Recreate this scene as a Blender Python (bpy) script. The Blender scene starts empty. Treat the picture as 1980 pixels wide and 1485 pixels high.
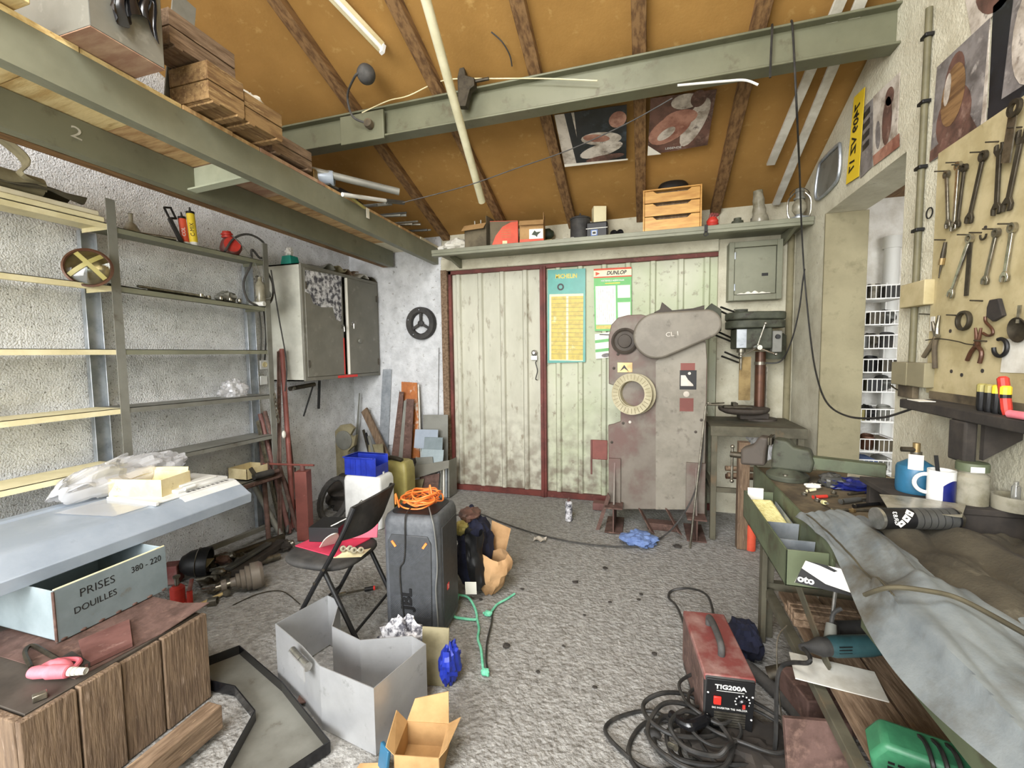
import bpy, bmesh, math, random
from mathutils import Vector, Matrix, noise
rnd = random.Random(7)
SC = bpy.context.scene
COL = SC.collection
# ---------------------------------------------------------------- camera, world, lights
H = 1.555
FPX = 848.16
CR = ((0.95685387, 0.29029821, -0.01255448), (0.00782239, -0.06892612, -0.9975911), (-0.29046424, 0.9544507, -0.06822306))
XL, XR, D = -3.42, 1.28, 4.57          # left wall, right wall, back wall
cam = bpy.data.cameras.new('camera')
camo = bpy.data.objects.new('camera', cam); COL.objects.link(camo)
cam.sensor_width = 36.0; cam.lens = FPX / 1980 * 36; cam.clip_start = 0.02; cam.clip_end = 200
r_, d_, f_ = CR
camo.matrix_world = Matrix(((r_[0], -d_[0], -f_[0], 0), (r_[1], -d_[1], -f_[1], 0), (r_[2], -d_[2], -f_[2], H), (0, 0, 0, 1)))
SC.camera = camo
W = bpy.data.worlds.new('world'); SC.world = W; W.use_nodes = True
nt = W.node_tree; bg = nt.nodes['Background']; bg.inputs[1].default_value = 3.0
tcw = nt.nodes.new('ShaderNodeTexCoord'); sep = nt.nodes.new('ShaderNodeSeparateXYZ'); rmp = nt.nodes.new('ShaderNodeValToRGB')
nt.links.new(tcw.outputs['Generated'], sep.inputs[0]); nt.links.new(sep.outputs[2], rmp.inputs[0]); nt.links.new(rmp.outputs[0], bg.inputs[0])
# an overcast sky above, the pale yard in front of the doorway below the horizon
rmp.color_ramp.elements[0].position = .0; rmp.color_ramp.elements[0].color = (.42, .41, .38, 1)
rmp.color_ramp.elements[1].position = .04; rmp.color_ramp.elements[1].color = (.92, .98, 1.05, 1)
def area(name, loc, tgt, sx, sy, power, col=(1, 1, 1)):
    l = bpy.data.lights.new(name, 'AREA'); l.shape = 'RECTANGLE'; l.size = sx; l.size_y = sy; l.energy = power; l.color = col
    o = bpy.data.objects.new(name, l); COL.objects.link(o); o.location = loc
    o.rotation_euler = (Vector(tgt) - Vector(loc)).to_track_quat('-Z', 'Y').to_euler()
    return o
area('doorway_daylight', (-1.6, -3.4, 2.4), (-1.4, 2.5, .8), 3.2, 2.4, 190, (1.0, 0.98, 0.95))
area('overhead_fill_light', (-.7, -.7, 4.2), (-1.4, 2.0, 0.0), 1.3, 1.3, 75, (1.0, 1.0, 1.0))  # added overhead fill behind the camera, lifts the floor brightness
area('store_room_window_light', (2.6, 2.2, 2.2), (2.5, 4.0, 1.3), 1.0, 1.0, 10, (1.0, 1.0, 1.0))
SC.view_settings.view_transform = 'Standard'; SC.view_settings.look = 'None'
SC.view_settings.exposure = 1.0; SC.view_settings.gamma = 1.0; SC.view_settings.use_curve_mapping = False
# ---------------------------------------------------------------- helpers
def ray(px, py):
    a, b = (px - 990) / FPX, (py - 742.5) / FPX
    return Vector([CR[0][i] * a + CR[1][i] * b + CR[2][i] for i in range(3)])
def P(px, py, X=None, Y=None, Z=None):
    "point of the photograph on the plane X=, Y= or Z="
    d = ray(px, py)
    t = X / d.x if X is not None else Y / d.y if Y is not None else (Z - H) / d.z
    return Vector((0, 0, H)) + d * t
def Pp(px, py, p0, n):
    d = ray(px, py); o = Vector((0, 0, H)); n = Vector(n)
    return o + d * ((Vector(p0) - o).dot(n) / d.dot(n))
CZ, CS = 2.88, 0.363                    # roof: z = CZ + CS*(D-y)
def roofz(y): return CZ + CS * (D - y)
RN = Vector((0, CS, 1)).normalized()
def PR(px, py, off=0.0): return Pp(px, py, (0, D, CZ - off), (0, CS, 1))
def lin(h):
    v = [int(h[i:i + 2], 16) / 255 for i in (0, 2, 4)]
    return tuple(c / 12.92 if c <= .04045 else ((c + .055) / 1.055) ** 2.4 for c in v) + (1,)
MATS = {}
def mat(name, c, c2=None, sc=4.0, lo=.42, hi=.62, rough=.6, metal=0.0, bump=0.0, bsc=60.0, st=(1, 1, 1), c3=None, sc3=1.3, lo3=.5, hi3=.7, trans=0.0, alpha=1.0, spec=None, det=8.0, vor=False, zd=None):
    m = bpy.data.materials.new(name); m.use_nodes = True; nt = m.node_tree; N = nt.nodes; L = nt.links
    b = N['Principled BSDF']; b.inputs['Roughness'].default_value = rough; b.inputs['Metallic'].default_value = metal
    b.inputs['Base Color'].default_value = lin(c)
    if spec is not None: b.inputs['Specular IOR Level'].default_value = spec
    if trans: b.inputs['Transmission Weight'].default_value = trans
    if alpha < 1: b.inputs['Alpha'].default_value = alpha
    tc = N.new('ShaderNodeTexCoord'); mp = N.new('ShaderNodeMapping'); mp.inputs['Scale'].default_value = st
    L.new(tc.outputs['Object'], mp.inputs[0])
    src = None
    def layer(base, colr, scale, a, z, dt):
        t = N.new('ShaderNodeTexNoise'); t.inputs['Scale'].default_value = scale; t.inputs['Detail'].default_value = dt; t.inputs['Roughness'].default_value = .62
        L.new(mp.outputs[0], t.inputs['Vector'])
        r = N.new('ShaderNodeMapRange'); r.inputs[1].default_value = a; r.inputs[2].default_value = z; L.new(t.outputs[0], r.inputs[0])
        x = N.new('ShaderNodeMix'); x.data_type = 'RGBA'; L.new(r.outputs[0], x.inputs[0])
        if isinstance(base, tuple): x.inputs[6].default_value = base
        else: L.new(base, x.inputs[6])
        x.inputs[7].default_value = lin(colr); return x.outputs[2]
    if c2: src = layer(lin(c), c2, sc, lo, hi, det)
    if c3: src = layer(src if src else lin(c), c3, sc3, lo3, hi3, det)
    if zd:                              # grime splashed up from the floor
        sp = N.new('ShaderNodeSeparateXYZ'); L.new(tc.outputs['Object'], sp.inputs[0])
        r1 = N.new('ShaderNodeMapRange'); r1.inputs[1].default_value = zd[0]; r1.inputs[2].default_value = 0; L.new(sp.outputs[2], r1.inputs[0])
        tn = N.new('ShaderNodeTexNoise'); tn.inputs['Scale'].default_value = 9; tn.inputs['Detail'].default_value = 9; L.new(tc.outputs['Object'], tn.inputs['Vector'])
        r2 = N.new('ShaderNodeMapRange'); r2.inputs[1].default_value = .38; r2.inputs[2].default_value = .62; L.new(tn.outputs[0], r2.inputs[0])
        mu = N.new('ShaderNodeMath'); mu.operation = 'MULTIPLY'; L.new(r1.outputs[0], mu.inputs[0]); L.new(r2.outputs[0], mu.inputs[1])
        x = N.new('ShaderNodeMix'); x.data_type = 'RGBA'; L.new(mu.outputs[0], x.inputs[0]); L.new(src, x.inputs[6]); x.inputs[7].default_value = lin(zd[1]); src = x.outputs[2]
    if src: L.new(src, b.inputs['Base Color'])
    if bump:
        t = N.new('ShaderNodeTexVoronoi' if vor else 'ShaderNodeTexNoise'); t.inputs['Scale'].default_value = bsc
        if not vor: t.inputs['Detail'].default_value = 6
        L.new(mp.outputs[0], t.inputs['Vector'])
        bp = N.new('ShaderNodeBump'); bp.inputs['Strength'].default_value = bump; bp.inputs['Distance'].default_value = .02
        L.new(t.outputs[0], bp.inputs['Height']); L.new(bp.outputs[0], b.inputs['Normal'])
    MATS[name] = m; return m
class MB:
    def __init__(s, T=None): s.v = []; s.f = []; s.T = T
    def add(s, vs, fs):
        o = len(s.v)
        s.v += [s.T @ Vector(p) if s.T else Vector(p) for p in vs]; s.f += [tuple(i + o for i in f) for f in fs]; return s
    def box(s, x0, x1, y0, y1, z0, z1):
        return s.add([(x0, y0, z0), (x1, y0, z0), (x1, y1, z0), (x0, y1, z0), (x0, y0, z1), (x1, y0, z1), (x1, y1, z1), (x0, y1, z1)],
                     [(3, 2, 1, 0), (4, 5, 6, 7), (0, 1, 5, 4), (1, 2, 6, 5), (2, 3, 7, 6), (3, 0, 4, 7)])
    def hexa(s, p): return s.add(p, [(3, 2, 1, 0), (4, 5, 6, 7), (0, 1, 5, 4), (1, 2, 6, 5), (2, 3, 7, 6), (3, 0, 4, 7)])
    def bar(s, a, b, w, h, up=(0, 0, 1)):
        a, b = Vector(a), Vector(b); d = (b - a).normalized(); u = Vector(up)
        if abs(d.dot(u)) > .98: u = Vector((0, 1, 0)) if abs(d.y) < .9 else Vector((1, 0, 0))
        x = d.cross(u).normalized() * (w / 2); z = x.cross(d).normalized() * (h / 2)
        return s.hexa([a - x - z, a + x - z, b + x - z, b - x - z, a - x + z, a + x + z, b + x + z, b - x + z])
    def prism(s, poly, vec):
        n = len(poly); v = Vector(vec); p = [Vector(q) for q in poly]
        return s.add(p + [q + v for q in p], [tuple(range(n - 1, -1, -1)), tuple(range(n, 2 * n))] + [(i, (i + 1) % n, n + (i + 1) % n, n + i) for i in range(n)])
    def tube(s, pts, r, n=8, closed=False):
        pts = [Vector(p) for p in pts]; m = len(pts); vs = []; up = None
        for i, p in enumerate(pts):
            if closed: t = pts[(i + 1) % m] - pts[i - 1]
            else: t = pts[min(i + 1, m - 1)] - pts[max(i - 1, 0)]
            t = t.normalized() if t.length > 1e-9 else Vector((0, 0, 1))
            if up is None:
                up = Vector((0, 0, 1)) if abs(t.z) < .9 else Vector((1, 0, 0))
            u = (up - t * up.dot(t)); u = u.normalized() if u.length > 1e-6 else t.orthogonal().normalized(); up = u; w = t.cross(u)
            rr = r[i] if isinstance(r, (list, tuple)) else r
            vs += [p + (u * math.cos(2 * math.pi * k / n) + w * math.sin(2 * math.pi * k / n)) * rr for k in range(n)]
        fs = []
        for i in range(m if closed else m - 1):
            j = (i + 1) % m
            fs += [(i * n + k, i * n + (k + 1) % n, j * n + (k + 1) % n, j * n + k) for k in range(n)]
        if not closed: fs += [tuple(range(n - 1, -1, -1)), tuple((m - 1) * n + k for k in range(n))]
        return s.add(vs, fs)
    def lathe(s, prof, c=(0, 0, 0), ax=(0, 0, 1), n=24, sx=1.0):
        a = Vector(ax).normalized(); u = a.orthogonal().normalized()
        if abs(a.z) > .9: u = (Vector((1, 0, 0)) - a * a.x).normalized()
        w = a.cross(u); c = Vector(c); m = len(prof); vs = []
        for r, h in prof: vs += [c + a * h + (u * math.cos(2 * math.pi * k / n) * sx + w * math.sin(2 * math.pi * k / n)) * max(r, 1e-4) for k in range(n)]
        fs = [(i * n + k, i * n + (k + 1) % n, (i + 1) * n + (k + 1) % n, (i + 1) * n + k) for i in range(m - 1) for k in range(n)]
        if prof[0] != prof[-1]: fs += [tuple(range(n - 1, -1, -1)), tuple((m - 1) * n + k for k in range(n))]
        return s.add(vs, fs)
    def surf(s, fn, nu, nv, th=0.0):
        vs = [Vector(fn(i / nu, j / nv)) for j in range(nv + 1) for i in range(nu + 1)]; q = nu + 1
        fs = [(j * q + i, j * q + i + 1, (j + 1) * q + i + 1, (j + 1) * q + i) for j in range(nv) for i in range(nu)]
        if th:
            nr = [Vector() for _ in vs]
            for f in fs:
                k = (vs[f[1]] - vs[f[0]]).cross(vs[f[3]] - vs[f[0]])
                for i in f: nr[i] += k
            k = len(vs); vs2 = [p - (n.normalized() * th if n.length > 1e-12 else Vector()) for p, n in zip(vs, nr)]
            ed = [j for j in range(nu + 1)] + [(j + 1) * q - 1 for j in range(1, nv + 1)] + [nv * q + i for i in range(nu - 1, -1, -1)] + [j * q for j in range(nv - 1, 0, -1)]
            fs = fs + [tuple(i + k for i in reversed(f)) for f in fs] + [(ed[i], ed[i] + k, ed[(i + 1) % len(ed)] + k, ed[(i + 1) % len(ed)]) for i in range(len(ed))]
            vs = vs + vs2
        return s.add(vs, fs)
    def blob(s, c, r, amp=.25, fr=2.0, seed=0, nu=24, nv=14, flat=None):
        c = Vector(c); r = Vector(r if hasattr(r, '__len__') else (r, r, r)); vs = []; o = Vector((seed * 7.3, seed * 3.1, seed))
        for j in range(1, nv):
            for i in range(nu):
                a, b = 2 * math.pi * i / nu, math.pi * j / nv
                d = Vector((math.cos(a) * math.sin(b), math.sin(a) * math.sin(b), math.cos(b)))
                k = 1 + amp * (noise.noise(d * fr + o) + .5 * noise.noise(d * fr * 2.3 + o) + amp * abs(noise.noise(d * fr * 4 + o)))
                q = Vector((d.x * r.x, d.y * r.y, d.z * r.z)) * k
                if flat is not None: q.z = max(q.z, flat)
                vs.append(c + q)
        top = c + Vector((0, 0, r.z)); bot = c + Vector((0, 0, max(-r.z, flat if flat is not None else -9)))
        n = len(vs); vs += [top, bot]
        fs = [(j * nu + i, (j + 1) * nu + i, (j + 1) * nu + (i + 1) % nu, j * nu + (i + 1) % nu) for j in range(nv - 2) for i in range(nu)]
        fs += [(n, i, (i + 1) % nu) for i in range(nu)] + [(n + 1, (nv - 2) * nu + (i + 1) % nu, (nv - 2) * nu + i) for i in range(nu)]
        return s.add(vs, fs)
    def fan(s, pts): return s.add(pts, [tuple(range(len(pts)))])
def tag(o, label=None, cat=None, group=None, kind=None):
    if label: o['label'] = label
    if cat: o['category'] = cat
    if group: o['group'] = group
    if kind: o['kind'] = kind
    return o
def thing(name, label, cat, loc=(0, 0, 0), group=None):
    o = bpy.data.objects.new(name, None); COL.objects.link(o); o.location = Vector(loc); o.empty_display_size = .05
    return tag(o, label, cat, group)
def rootloc(o):
    l = Vector()
    while o is not None: l = l + Vector(o.location); o = o.parent
    return l
def part(name, mb, m, parent=None, bev=0.0, ang=35, smooth=True, loc=None, seg=2):
    me = bpy.data.meshes.new(name); L = rootloc(parent) if parent else Vector(loc) if loc is not None else Vector()
    me.from_pydata([tuple(p - L) for p in mb.v], [], mb.f)
    bm = bmesh.new(); bm.from_mesh(me); bmesh.ops.recalc_face_normals(bm, faces=bm.faces); bm.to_mesh(me); bm.free()
    me.materials.append(MATS[m] if isinstance(m, str) else m)
    if smooth: me.shade_smooth(); me.set_sharp_from_angle(angle=math.radians(ang))
    o = bpy.data.objects.new(name, me); COL.objects.link(o)
    if parent: o.parent = parent
    else: o.location = L
    if bev:
        b = o.modifiers.new('bevel', 'BEVEL'); b.width = bev; b.segments = seg; b.limit_method = 'ANGLE'; b.angle_limit = math.radians(40)
    return o
def one(name, label, cat, mb, m, group=None, bev=0.0, kind=None, **k):
    lo = [min(p[i] for p in mb.v) for i in range(3)]; hi = [max(p[i] for p in mb.v) for i in range(3)]
    return tag(part(name, mb, m, None, bev, loc=((lo[0] + hi[0]) / 2, (lo[1] + hi[1]) / 2, lo[2]), **k), label, cat, group, kind)
def struct(name, mb, m, parent=None, bev=0.0, **k):
    o = part(name, mb, m, parent, bev, **k)
    if not parent: o['kind'] = 'structure'
    return o
def text(body, size, T, m, parent, name='lettering', ext=.0006, sx=1.0, shear=0.0, align='CENTER', bold=0.0):
    cu = bpy.data.curves.new(name, 'FONT'); cu.body = body; cu.size = size; cu.extrude = ext; cu.align_x = align; cu.align_y = 'CENTER'; cu.shear = shear; cu.offset = bold; cu.resolution_u = 3
    q = bpy.data.objects.new('tmp', cu); me = bpy.data.meshes.new_from_object(q); bpy.data.objects.remove(q)
    me.name = name; me.materials.clear(); me.materials.append(MATS[m]); o = bpy.data.objects.new(name, me); COL.objects.link(o); o.parent = parent
    o.matrix_local = Matrix.Translation(-rootloc(parent)) @ T @ Matrix.Diagonal((sx, 1, 1, 1)); return o
def frame(o, x, y):
    "matrix with origin o, local x and y along the given directions"
    x = Vector(x).normalized(); y = Vector(y); z = x.cross(y).normalized(); y = z.cross(x)
    return Matrix(((x.x, y.x, z.x, o[0]), (x.y, y.y, z.y, o[1]), (x.z, y.z, z.z, o[2]), (0, 0, 0, 1)))
def TR(loc, rz=0, rx=0, ry=0):
    return Matrix.Translation(Vector(loc)) @ Matrix.Rotation(math.radians(rz), 4, 'Z') @ Matrix.Rotation(math.radians(ry), 4, 'Y') @ Matrix.Rotation(math.radians(rx), 4, 'X')
def cr(pts, n=6, closed=False):
    "Catmull-Rom through pts"
    p = [Vector(q) for q in pts]; m = len(p); out = []
    for i in range(m if closed else m - 1):
        a, b, c, d = (p[(i - 1) % m], p[i], p[(i + 1) % m], p[(i + 2) % m]) if closed else (p[max(i - 1, 0)], p[i], p[i + 1], p[min(i + 2, m - 1)])
        for k in range(n):
            t = k / n; out.append(.5 * ((2 * b) + (c - a) * t + (2 * a - 5 * b + 4 * c - d) * t * t + (3 * b - a - 3 * c + d) * t ** 3))
    if not closed: out.append(p[-1])
    return out
def circ(c, r, u, v, n=20, a0=0, a1=2 * math.pi):
    c, u, v = Vector(c), Vector(u).normalized(), Vector(v).normalized(); k = n if abs(a1 - a0 - 2 * math.pi) < 1e-6 else n - 1
    return [c + (u * math.cos(a0 + (a1 - a0) * i / k) + v * math.sin(a0 + (a1 - a0) * i / k)) * r for i in range(n)]
def openbox(x0, x1, y0, y1, z0, z1, t=.004, T=None):
    return MB(T).box(x0, x1, y0, y1, z0, z0 + t).box(x0, x0 + t, y0, y1, z0, z1).box(x1 - t, x1, y0, y1, z0, z1).box(x0, x1, y0, y0 + t, z0, z1).box(x0, x1, y1 - t, y1, z0, z1)
X3, Y3, Z3 = Vector((1, 0, 0)), Vector((0, 1, 0)), Vector((0, 0, 1))
# ---------------------------------------------------------------- materials
mat('roof_board', 'AF8648', '967036', sc=1.4, lo=.35, hi=.7, rough=.85, bump=.05, c3='BD9A5C', sc3=14, lo3=.6, hi3=.75)
mat('rafter_wood', '8A6A44', '5E4328', sc=3, st=(14, 1.2, 14), rough=.8, bump=.1, bsc=30)
mat('concrete_wall', 'E8EAEC', 'D0D2D3', sc=9, lo=.4, hi=.65, rough=.95, bump=.8, bsc=100, c3='7F7E7A', sc3=62, lo3=.58, hi3=.66)
mat('concrete_back', 'CED0D2', 'B4B6B8', sc=7, lo=.4, hi=.65, rough=.95, bump=.35, bsc=60, c3='8E8D8A', sc3=24, lo3=.62, hi3=.7)
mat('plaster', 'CFCBB6', 'B5AF98', sc=5, lo=.4, hi=.7, rough=.95, bump=.35, bsc=70, c3='8D8670', sc3=18, lo3=.62, hi3=.75)
mat('plaster_smooth', '8A8368', '7A735A', sc=3, lo=.4, hi=.7, rough=.9, bump=.08, c3='6A634B', sc3=9, lo3=.56, hi3=.76)
mat('concrete_floor', '9C9B97', '7F7D78', sc=22, lo=.4, hi=.62, rough=.92, bump=1.0, bsc=45, c3='B9B7B3', sc3=70, lo3=.57, hi3=.7)
mat('galv', 'B4BAC0', '9AA1A8', sc=12, rough=.4, metal=.6, c3='848A90', sc3=30, lo3=.6, hi3=.75)
mat('steel_green', '828370', '717260', sc=3, lo=.4, hi=.7, rough=.5, metal=.1, c3='655E4C', sc3=9, lo3=.6, hi3=.8)
mat('girder_green', '6E6F5A', '5F604C', sc=3, lo=.4, hi=.7, rough=.45, metal=.15, c3='544E3C', sc3=9, lo3=.58, hi3=.75)
mat('conduit_olive', '6C674E', '5C5842', sc=6, rough=.6)
mat('steel_light', 'B4BAA4', 'A2A892', sc=4, rough=.5, c3='8A8470', sc3=9, lo3=.62, hi3=.8)
mat('steel_grey', '83837B', '6F6E66', sc=3, rough=.5, metal=.2, c3='5A5248', sc3=12, lo3=.62, hi3=.75)
mat('steel_dark', '5E5E5A', '4A4A47', sc=6, rough=.5, metal=.4)
mat('steel_bright', 'C9C9C6', 'A5A5A0', sc=20, rough=.28, metal=.9)
mat('alu', 'C4C5C6', 'AAABAC', sc=5, lo=.3, hi=.75, rough=.34, metal=.55, c3='949494', sc3=18, lo3=.6, hi3=.75)
mat('rust', '685048', '4C3830', sc=9, rough=.85, metal=.1, bump=.15, c3='7C6256', sc3=20, lo3=.55, hi3=.7)
mat('rust_red', '75504A', '5E3C36', sc=6, rough=.65, c3='8C6E66', sc3=20, lo3=.6, hi3=.72)
mat('door_frame_red', '6E332B', '56261F', sc=6, rough=.6, c3='8A5A4A', sc3=16, lo3=.6, hi3=.75)
mat('door_sheet', 'C6C5B4', 'AFAE9C', sc=3, st=(1, 1, .35), lo=.35, hi=.7, rough=.6, c3='857B68', sc3=14, lo3=.57, hi3=.72, zd=(1.2, '7A6F60'))
mat('door_sheet_green', 'C4C6B0', 'B2BA9A', sc=1.3, lo=.4, hi=.65, rough=.6, c3='857B68', sc3=14, lo3=.58, hi3=.73, zd=(1.2, '7A6F60'))
mat('wood_pale', 'D9C48E', 'B89A62', sc=3, st=(1, 6, 10), rough=.8, bump=.1, bsc=20, c3='8F7240', sc3=5, lo3=.6, hi3=.75)
mat('wood_ply', 'C9A878', 'A47F52', sc=4, st=(1, 5, 1), rough=.8, c3='7C5B38', sc3=2.6, lo3=.55, hi3=.75)
mat('wood_ply_red', '94705A', 'B2967A', sc=3, st=(1, 4, 1), rough=.8)
mat('wood_white', 'DDD6BE', 'C9C0A4', sc=4, rough=.8)
mat('wood_old', '7E6953', '5A4838', sc=5, st=(10, 10, 1.2), lo=.36, hi=.66, rough=.85, bump=.45, bsc=12, c3='968270', sc3=9, lo3=.58, hi3=.7)
mat('wood_old_flat', '86705A', '604C38', sc=5, st=(10, 1.2, 10), lo=.38, hi=.62, rough=.85, bump=.3, bsc=12, c3='A48C70', sc3=9, lo3=.6, hi3=.7)
mat('crate_wood', '8C7048', '6A4F30', sc=5, st=(9, 1.2, 9), rough=.85, bump=.2, bsc=16, c3='B09668', sc3=7, lo3=.58, hi3=.7)
mat('pine', 'D9A95C', 'B9823C', sc=3.2, st=(1.4, 4, 9), lo=.35, hi=.65, rough=.45, bump=.05)
mat('cream', 'E6DDB6', 'D4C99E', sc=5, rough=.55, c3='B9AC84', sc3=14, lo3=.62, hi3=.75)
mat('cardboard', 'B38F60', '9C7A4E', sc=6, rough=.85)
mat('cardboard_pale', 'E4D6AC', 'D2C294', sc=8, rough=.85, c3='9A8458', sc3=20, lo3=.64, hi3=.75)
mat('cardboard_dark', '6E6450', '544C3C', sc=6, rough=.85)
mat('black', '111112', rough=.5)
mat('black_gloss', '141416', rough=.2)
mat('black_dust', '2C2B2A', '3E3C39', sc=12, rough=.7)
mat('rubber', '3A3937', '4A4845', sc=20, rough=.75)
mat('cable', '1F1F1E', '33312E', sc=20, rough=.55)
mat('cable_grey', '6A6A66', rough=.5)
mat('white', 'DCDCD7', rough=.5)
mat('white_dull', 'D6D4CA', 'BDB9AC', sc=8, rough=.7)
mat('paper', 'EFECE0', rough=.85)
mat('white_wire', 'F0EFEA', rough=.4)
mat('red', 'C23A2E', 'A82C24', sc=10, rough=.5)
mat('red_dull', '80423E', '6C3733', sc=7, rough=.55, c3='A3827A', sc3=7, lo3=.48, hi3=.72)
mat('red_lead', '80483F', '6E3C34', sc=5, rough=.6, c3='A07268', sc3=22, lo3=.66, hi3=.72)
mat('bright_red', 'E03026', rough=.4)
mat('orange', 'F08A42', 'E0702C', sc=20, rough=.5)
mat('orange_red', 'D8583C', 'C84A30', sc=9, rough=.6)
mat('yellow', 'E8CF3C', 'D6B92C', sc=6, rough=.5)
mat('yellow_dull', 'A2985A', '8A8048', sc=4, rough=.5)
mat('sponge', 'E6DFA2', 'CFC684', sc=40, rough=.95, bump=.4, bsc=120)
mat('pink', 'E07C88', 'C9626E', sc=10, rough=.5)
mat('magenta', 'C43A54', 'AC2E48', sc=6, rough=.5)
mat('blue', '2438A8', '1C2C8C', sc=10, rough=.4)
mat('blue_gas', '2C6484', '24566F', sc=7, rough=.4, c3='6C5A48', sc3=16, lo3=.64, hi3=.76)
mat('blue_rag', '6F86B4', '5A70A0', sc=20, rough=.95)
mat('navy', '1E2238', '16182A', sc=10, rough=.95)
mat('navy_gloss', '1A2266', '141B52', sc=10, rough=.3)
mat('denim', '787E7E', '5F6669', sc=7, lo=.38, hi=.66, rough=.98, bump=.08, bsc=200, c3='4A463B', sc3=3.2, lo3=.47, hi3=.64)
mat('tarp', '8C8468', '6E664C', sc=5, rough=.9)
mat('tarp_dark', '4E4836', '3A3526', sc=5, rough=.9)
mat('speaker_body', '55585C', '484B4F', sc=30, rough=.55)
mat('speaker_side', '3E4043', '353739', sc=30, rough=.55)
mat('lamp_housing', 'A2ACB8', '929DAA', sc=3, rough=.35, metal=.1, c3='828C98', sc3=9, lo3=.62, hi3=.8)
mat('grey_box', '7F8B8F', '6F7B7E', sc=4, rough=.55, metal=.1, c3='6A6052', sc3=10, lo3=.62, hi3=.76)
mat('pale_grey_lit_face', '9FACB0', '8C999D', sc=4, rough=.5, metal=.1)  # paler copy of the box grey: its lit faces put into colour
mat('cabinet_grey', '7C7A70', '706E64', sc=3, rough=.5, metal=.1, c3='8E8C82', sc3=11, lo3=.6, hi3=.75)
mat('cabinet_side', 'C4C4B8', 'AFAFA4', sc=4, rough=.6, c3='8C8878', sc3=12, lo3=.62, hi3=.75)
mat('machine', '7C7469', '685F55', sc=4, lo=.35, hi=.65, rough=.55, metal=.1, c3='69514A', sc3=2.0, lo3=.48, hi3=.62)
mat('machine_dark', '4E4740', '3C3630', sc=5, rough=.6, c3='342E29', sc3=12, lo3=.6, hi3=.75, spec=.3)
mat('orange_paint', 'B06A34', '94552A', sc=7, rough=.6, c3='CFC6B8', sc3=5, lo3=.52, hi3=.6)
mat('machine_light', '8B8578', '7A7467', sc=5, rough=.5, metal=.1, c3='665E53', sc3=11, lo3=.57, hi3=.7)
mat('machine_cover', '7F796D', '716B60', sc=6, rough=.5, metal=.1, c3='5E584D', sc3=16, lo3=.6, hi3=.73)
mat('cast_green', '4A4D40', '3A3C32', sc=8, rough=.6, c3='2E2720', sc3=14, lo3=.55, hi3=.7, spec=.3)
mat('bench_green', '586048', '4A523C', sc=5, rough=.6, c3='3F3929', sc3=9, lo3=.52, hi3=.7)
mat('bench_dark', '5A5646', '484436', sc=7, rough=.75, c3='6E5A42', sc3=5, lo3=.55, hi3=.72)
mat('bench_top', '6B5F4A', '4E4534', sc=6, rough=.85, c3='37302A', sc3=3, lo3=.52, hi3=.7)
mat('brass_dull', 'A08A60', '7E6A48', sc=8, rough=.35, metal=.7)
mat('copper_brown', '5E3F2E', '463024', sc=7, rough=.4, metal=.4)
mat('ring_beige', 'B8B094', 'A59D80', sc=12, rough=.8)
mat('teal_sign', '1F8A7C', '2A9486', sc=8, rough=.35)
mat('yellow_sign', 'C6B032', 'B09A26', sc=20, lo=.45, hi=.6, rough=.4, c3='E2DAA0', sc3=9, lo3=.6, hi3=.72)
mat('green_sign', '3FA03A', '4BAA44', sc=8, rough=.4)
mat('cream_sign', 'EADFB8', rough=.5)
mat('pegboard', 'B8AB84', 'A4976F', sc=6, rough=.9, bump=.05, c3='847850', sc3=14, lo3=.64, hi3=.75)
mat('chrome', 'BDB9AE', '8F8B80', sc=25, rough=.25, metal=.95)
mat('tool_grey', '8E897C', '6B665A', sc=25, rough=.35, metal=.85)
mat('tool_dark', '4C463A', '38332A', sc=20, rough=.5, metal=.6)
mat('plastic_film', 'F2F2F4', rough=.12, trans=.55, spec=.8, alpha=.75)
mat('plastic_white', 'E4E5E2', 'D2D3D0', sc=6, rough=.4)
mat('plastic_clear', 'F4F5F4', rough=.08, trans=.9)
mat('glass', 'E8EEE8', rough=.03, trans=1.0)
mat('glass_dusty', 'B4AF9C', '8E8872', sc=12, rough=.25, trans=.4)
mat('green_dark', '2F3A2A', rough=.6)
mat('green_tool', '3A7A56', '2C6044', sc=10, rough=.45)
mat('teal_tool', '2A4A4E', '1F3A3E', sc=10, rough=.5)
mat('rope_green', '7ED0AE', '5FB894', sc=40, rough=.8)
mat('tube_white', 'F6F0DC', rough=.3)  # plain pale tube colour, no emission
mat('pvc', 'D6D2B4', 'C2BD9C', sc=4, rough=.5)
mat('skin_print', 'B08270', '7A4C40', sc=9, lo=.4, hi=.66, rough=.4, c3='D2AE98', sc3=6, lo3=.52, hi3=.7)
mat('dark_print', '24262C', '14161A', sc=6, rough=.4, c3='4A5660', sc3=7, lo3=.55, hi3=.72)
mat('light_print', 'CFC7BC', '94897C', sc=10, lo=.42, hi=.62, rough=.4, c3='6A5E56', sc3=16, lo3=.58, hi3=.7)
mat('paper_grey', 'D0C9BE', 'B4AB9E', sc=5, rough=.4)
mat('sepia_print', '6E5046', '40302A', sc=9, lo=.4, hi=.64, rough=.6, c3='94796C', sc3=12, lo3=.55, hi3=.7)
mat('grey_print', '85807E', '575250', sc=9, lo=.4, hi=.64, rough=.6, c3='B0AAA4', sc3=14, lo3=.56, hi3=.7)
mat('newspaper', 'D8D8DC', '4A4A52', sc=24, lo=.42, hi=.56, rough=.7, c3='ECECEE', sc3=9, lo3=.55, hi3=.65)
mat('plate_yellow', 'E6C62E', rough=.4)
mat('brown_paper', 'B9946A', 'A27E56', sc=6, rough=.9, bump=.1)
mat('white_wall', 'F2F0EA', 'DCD8CE', sc=6, rough=.9, bump=.5, bsc=30)
mat('yellow_board', 'D9CE8A', 'C9BD76', sc=5, rough=.8)
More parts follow.
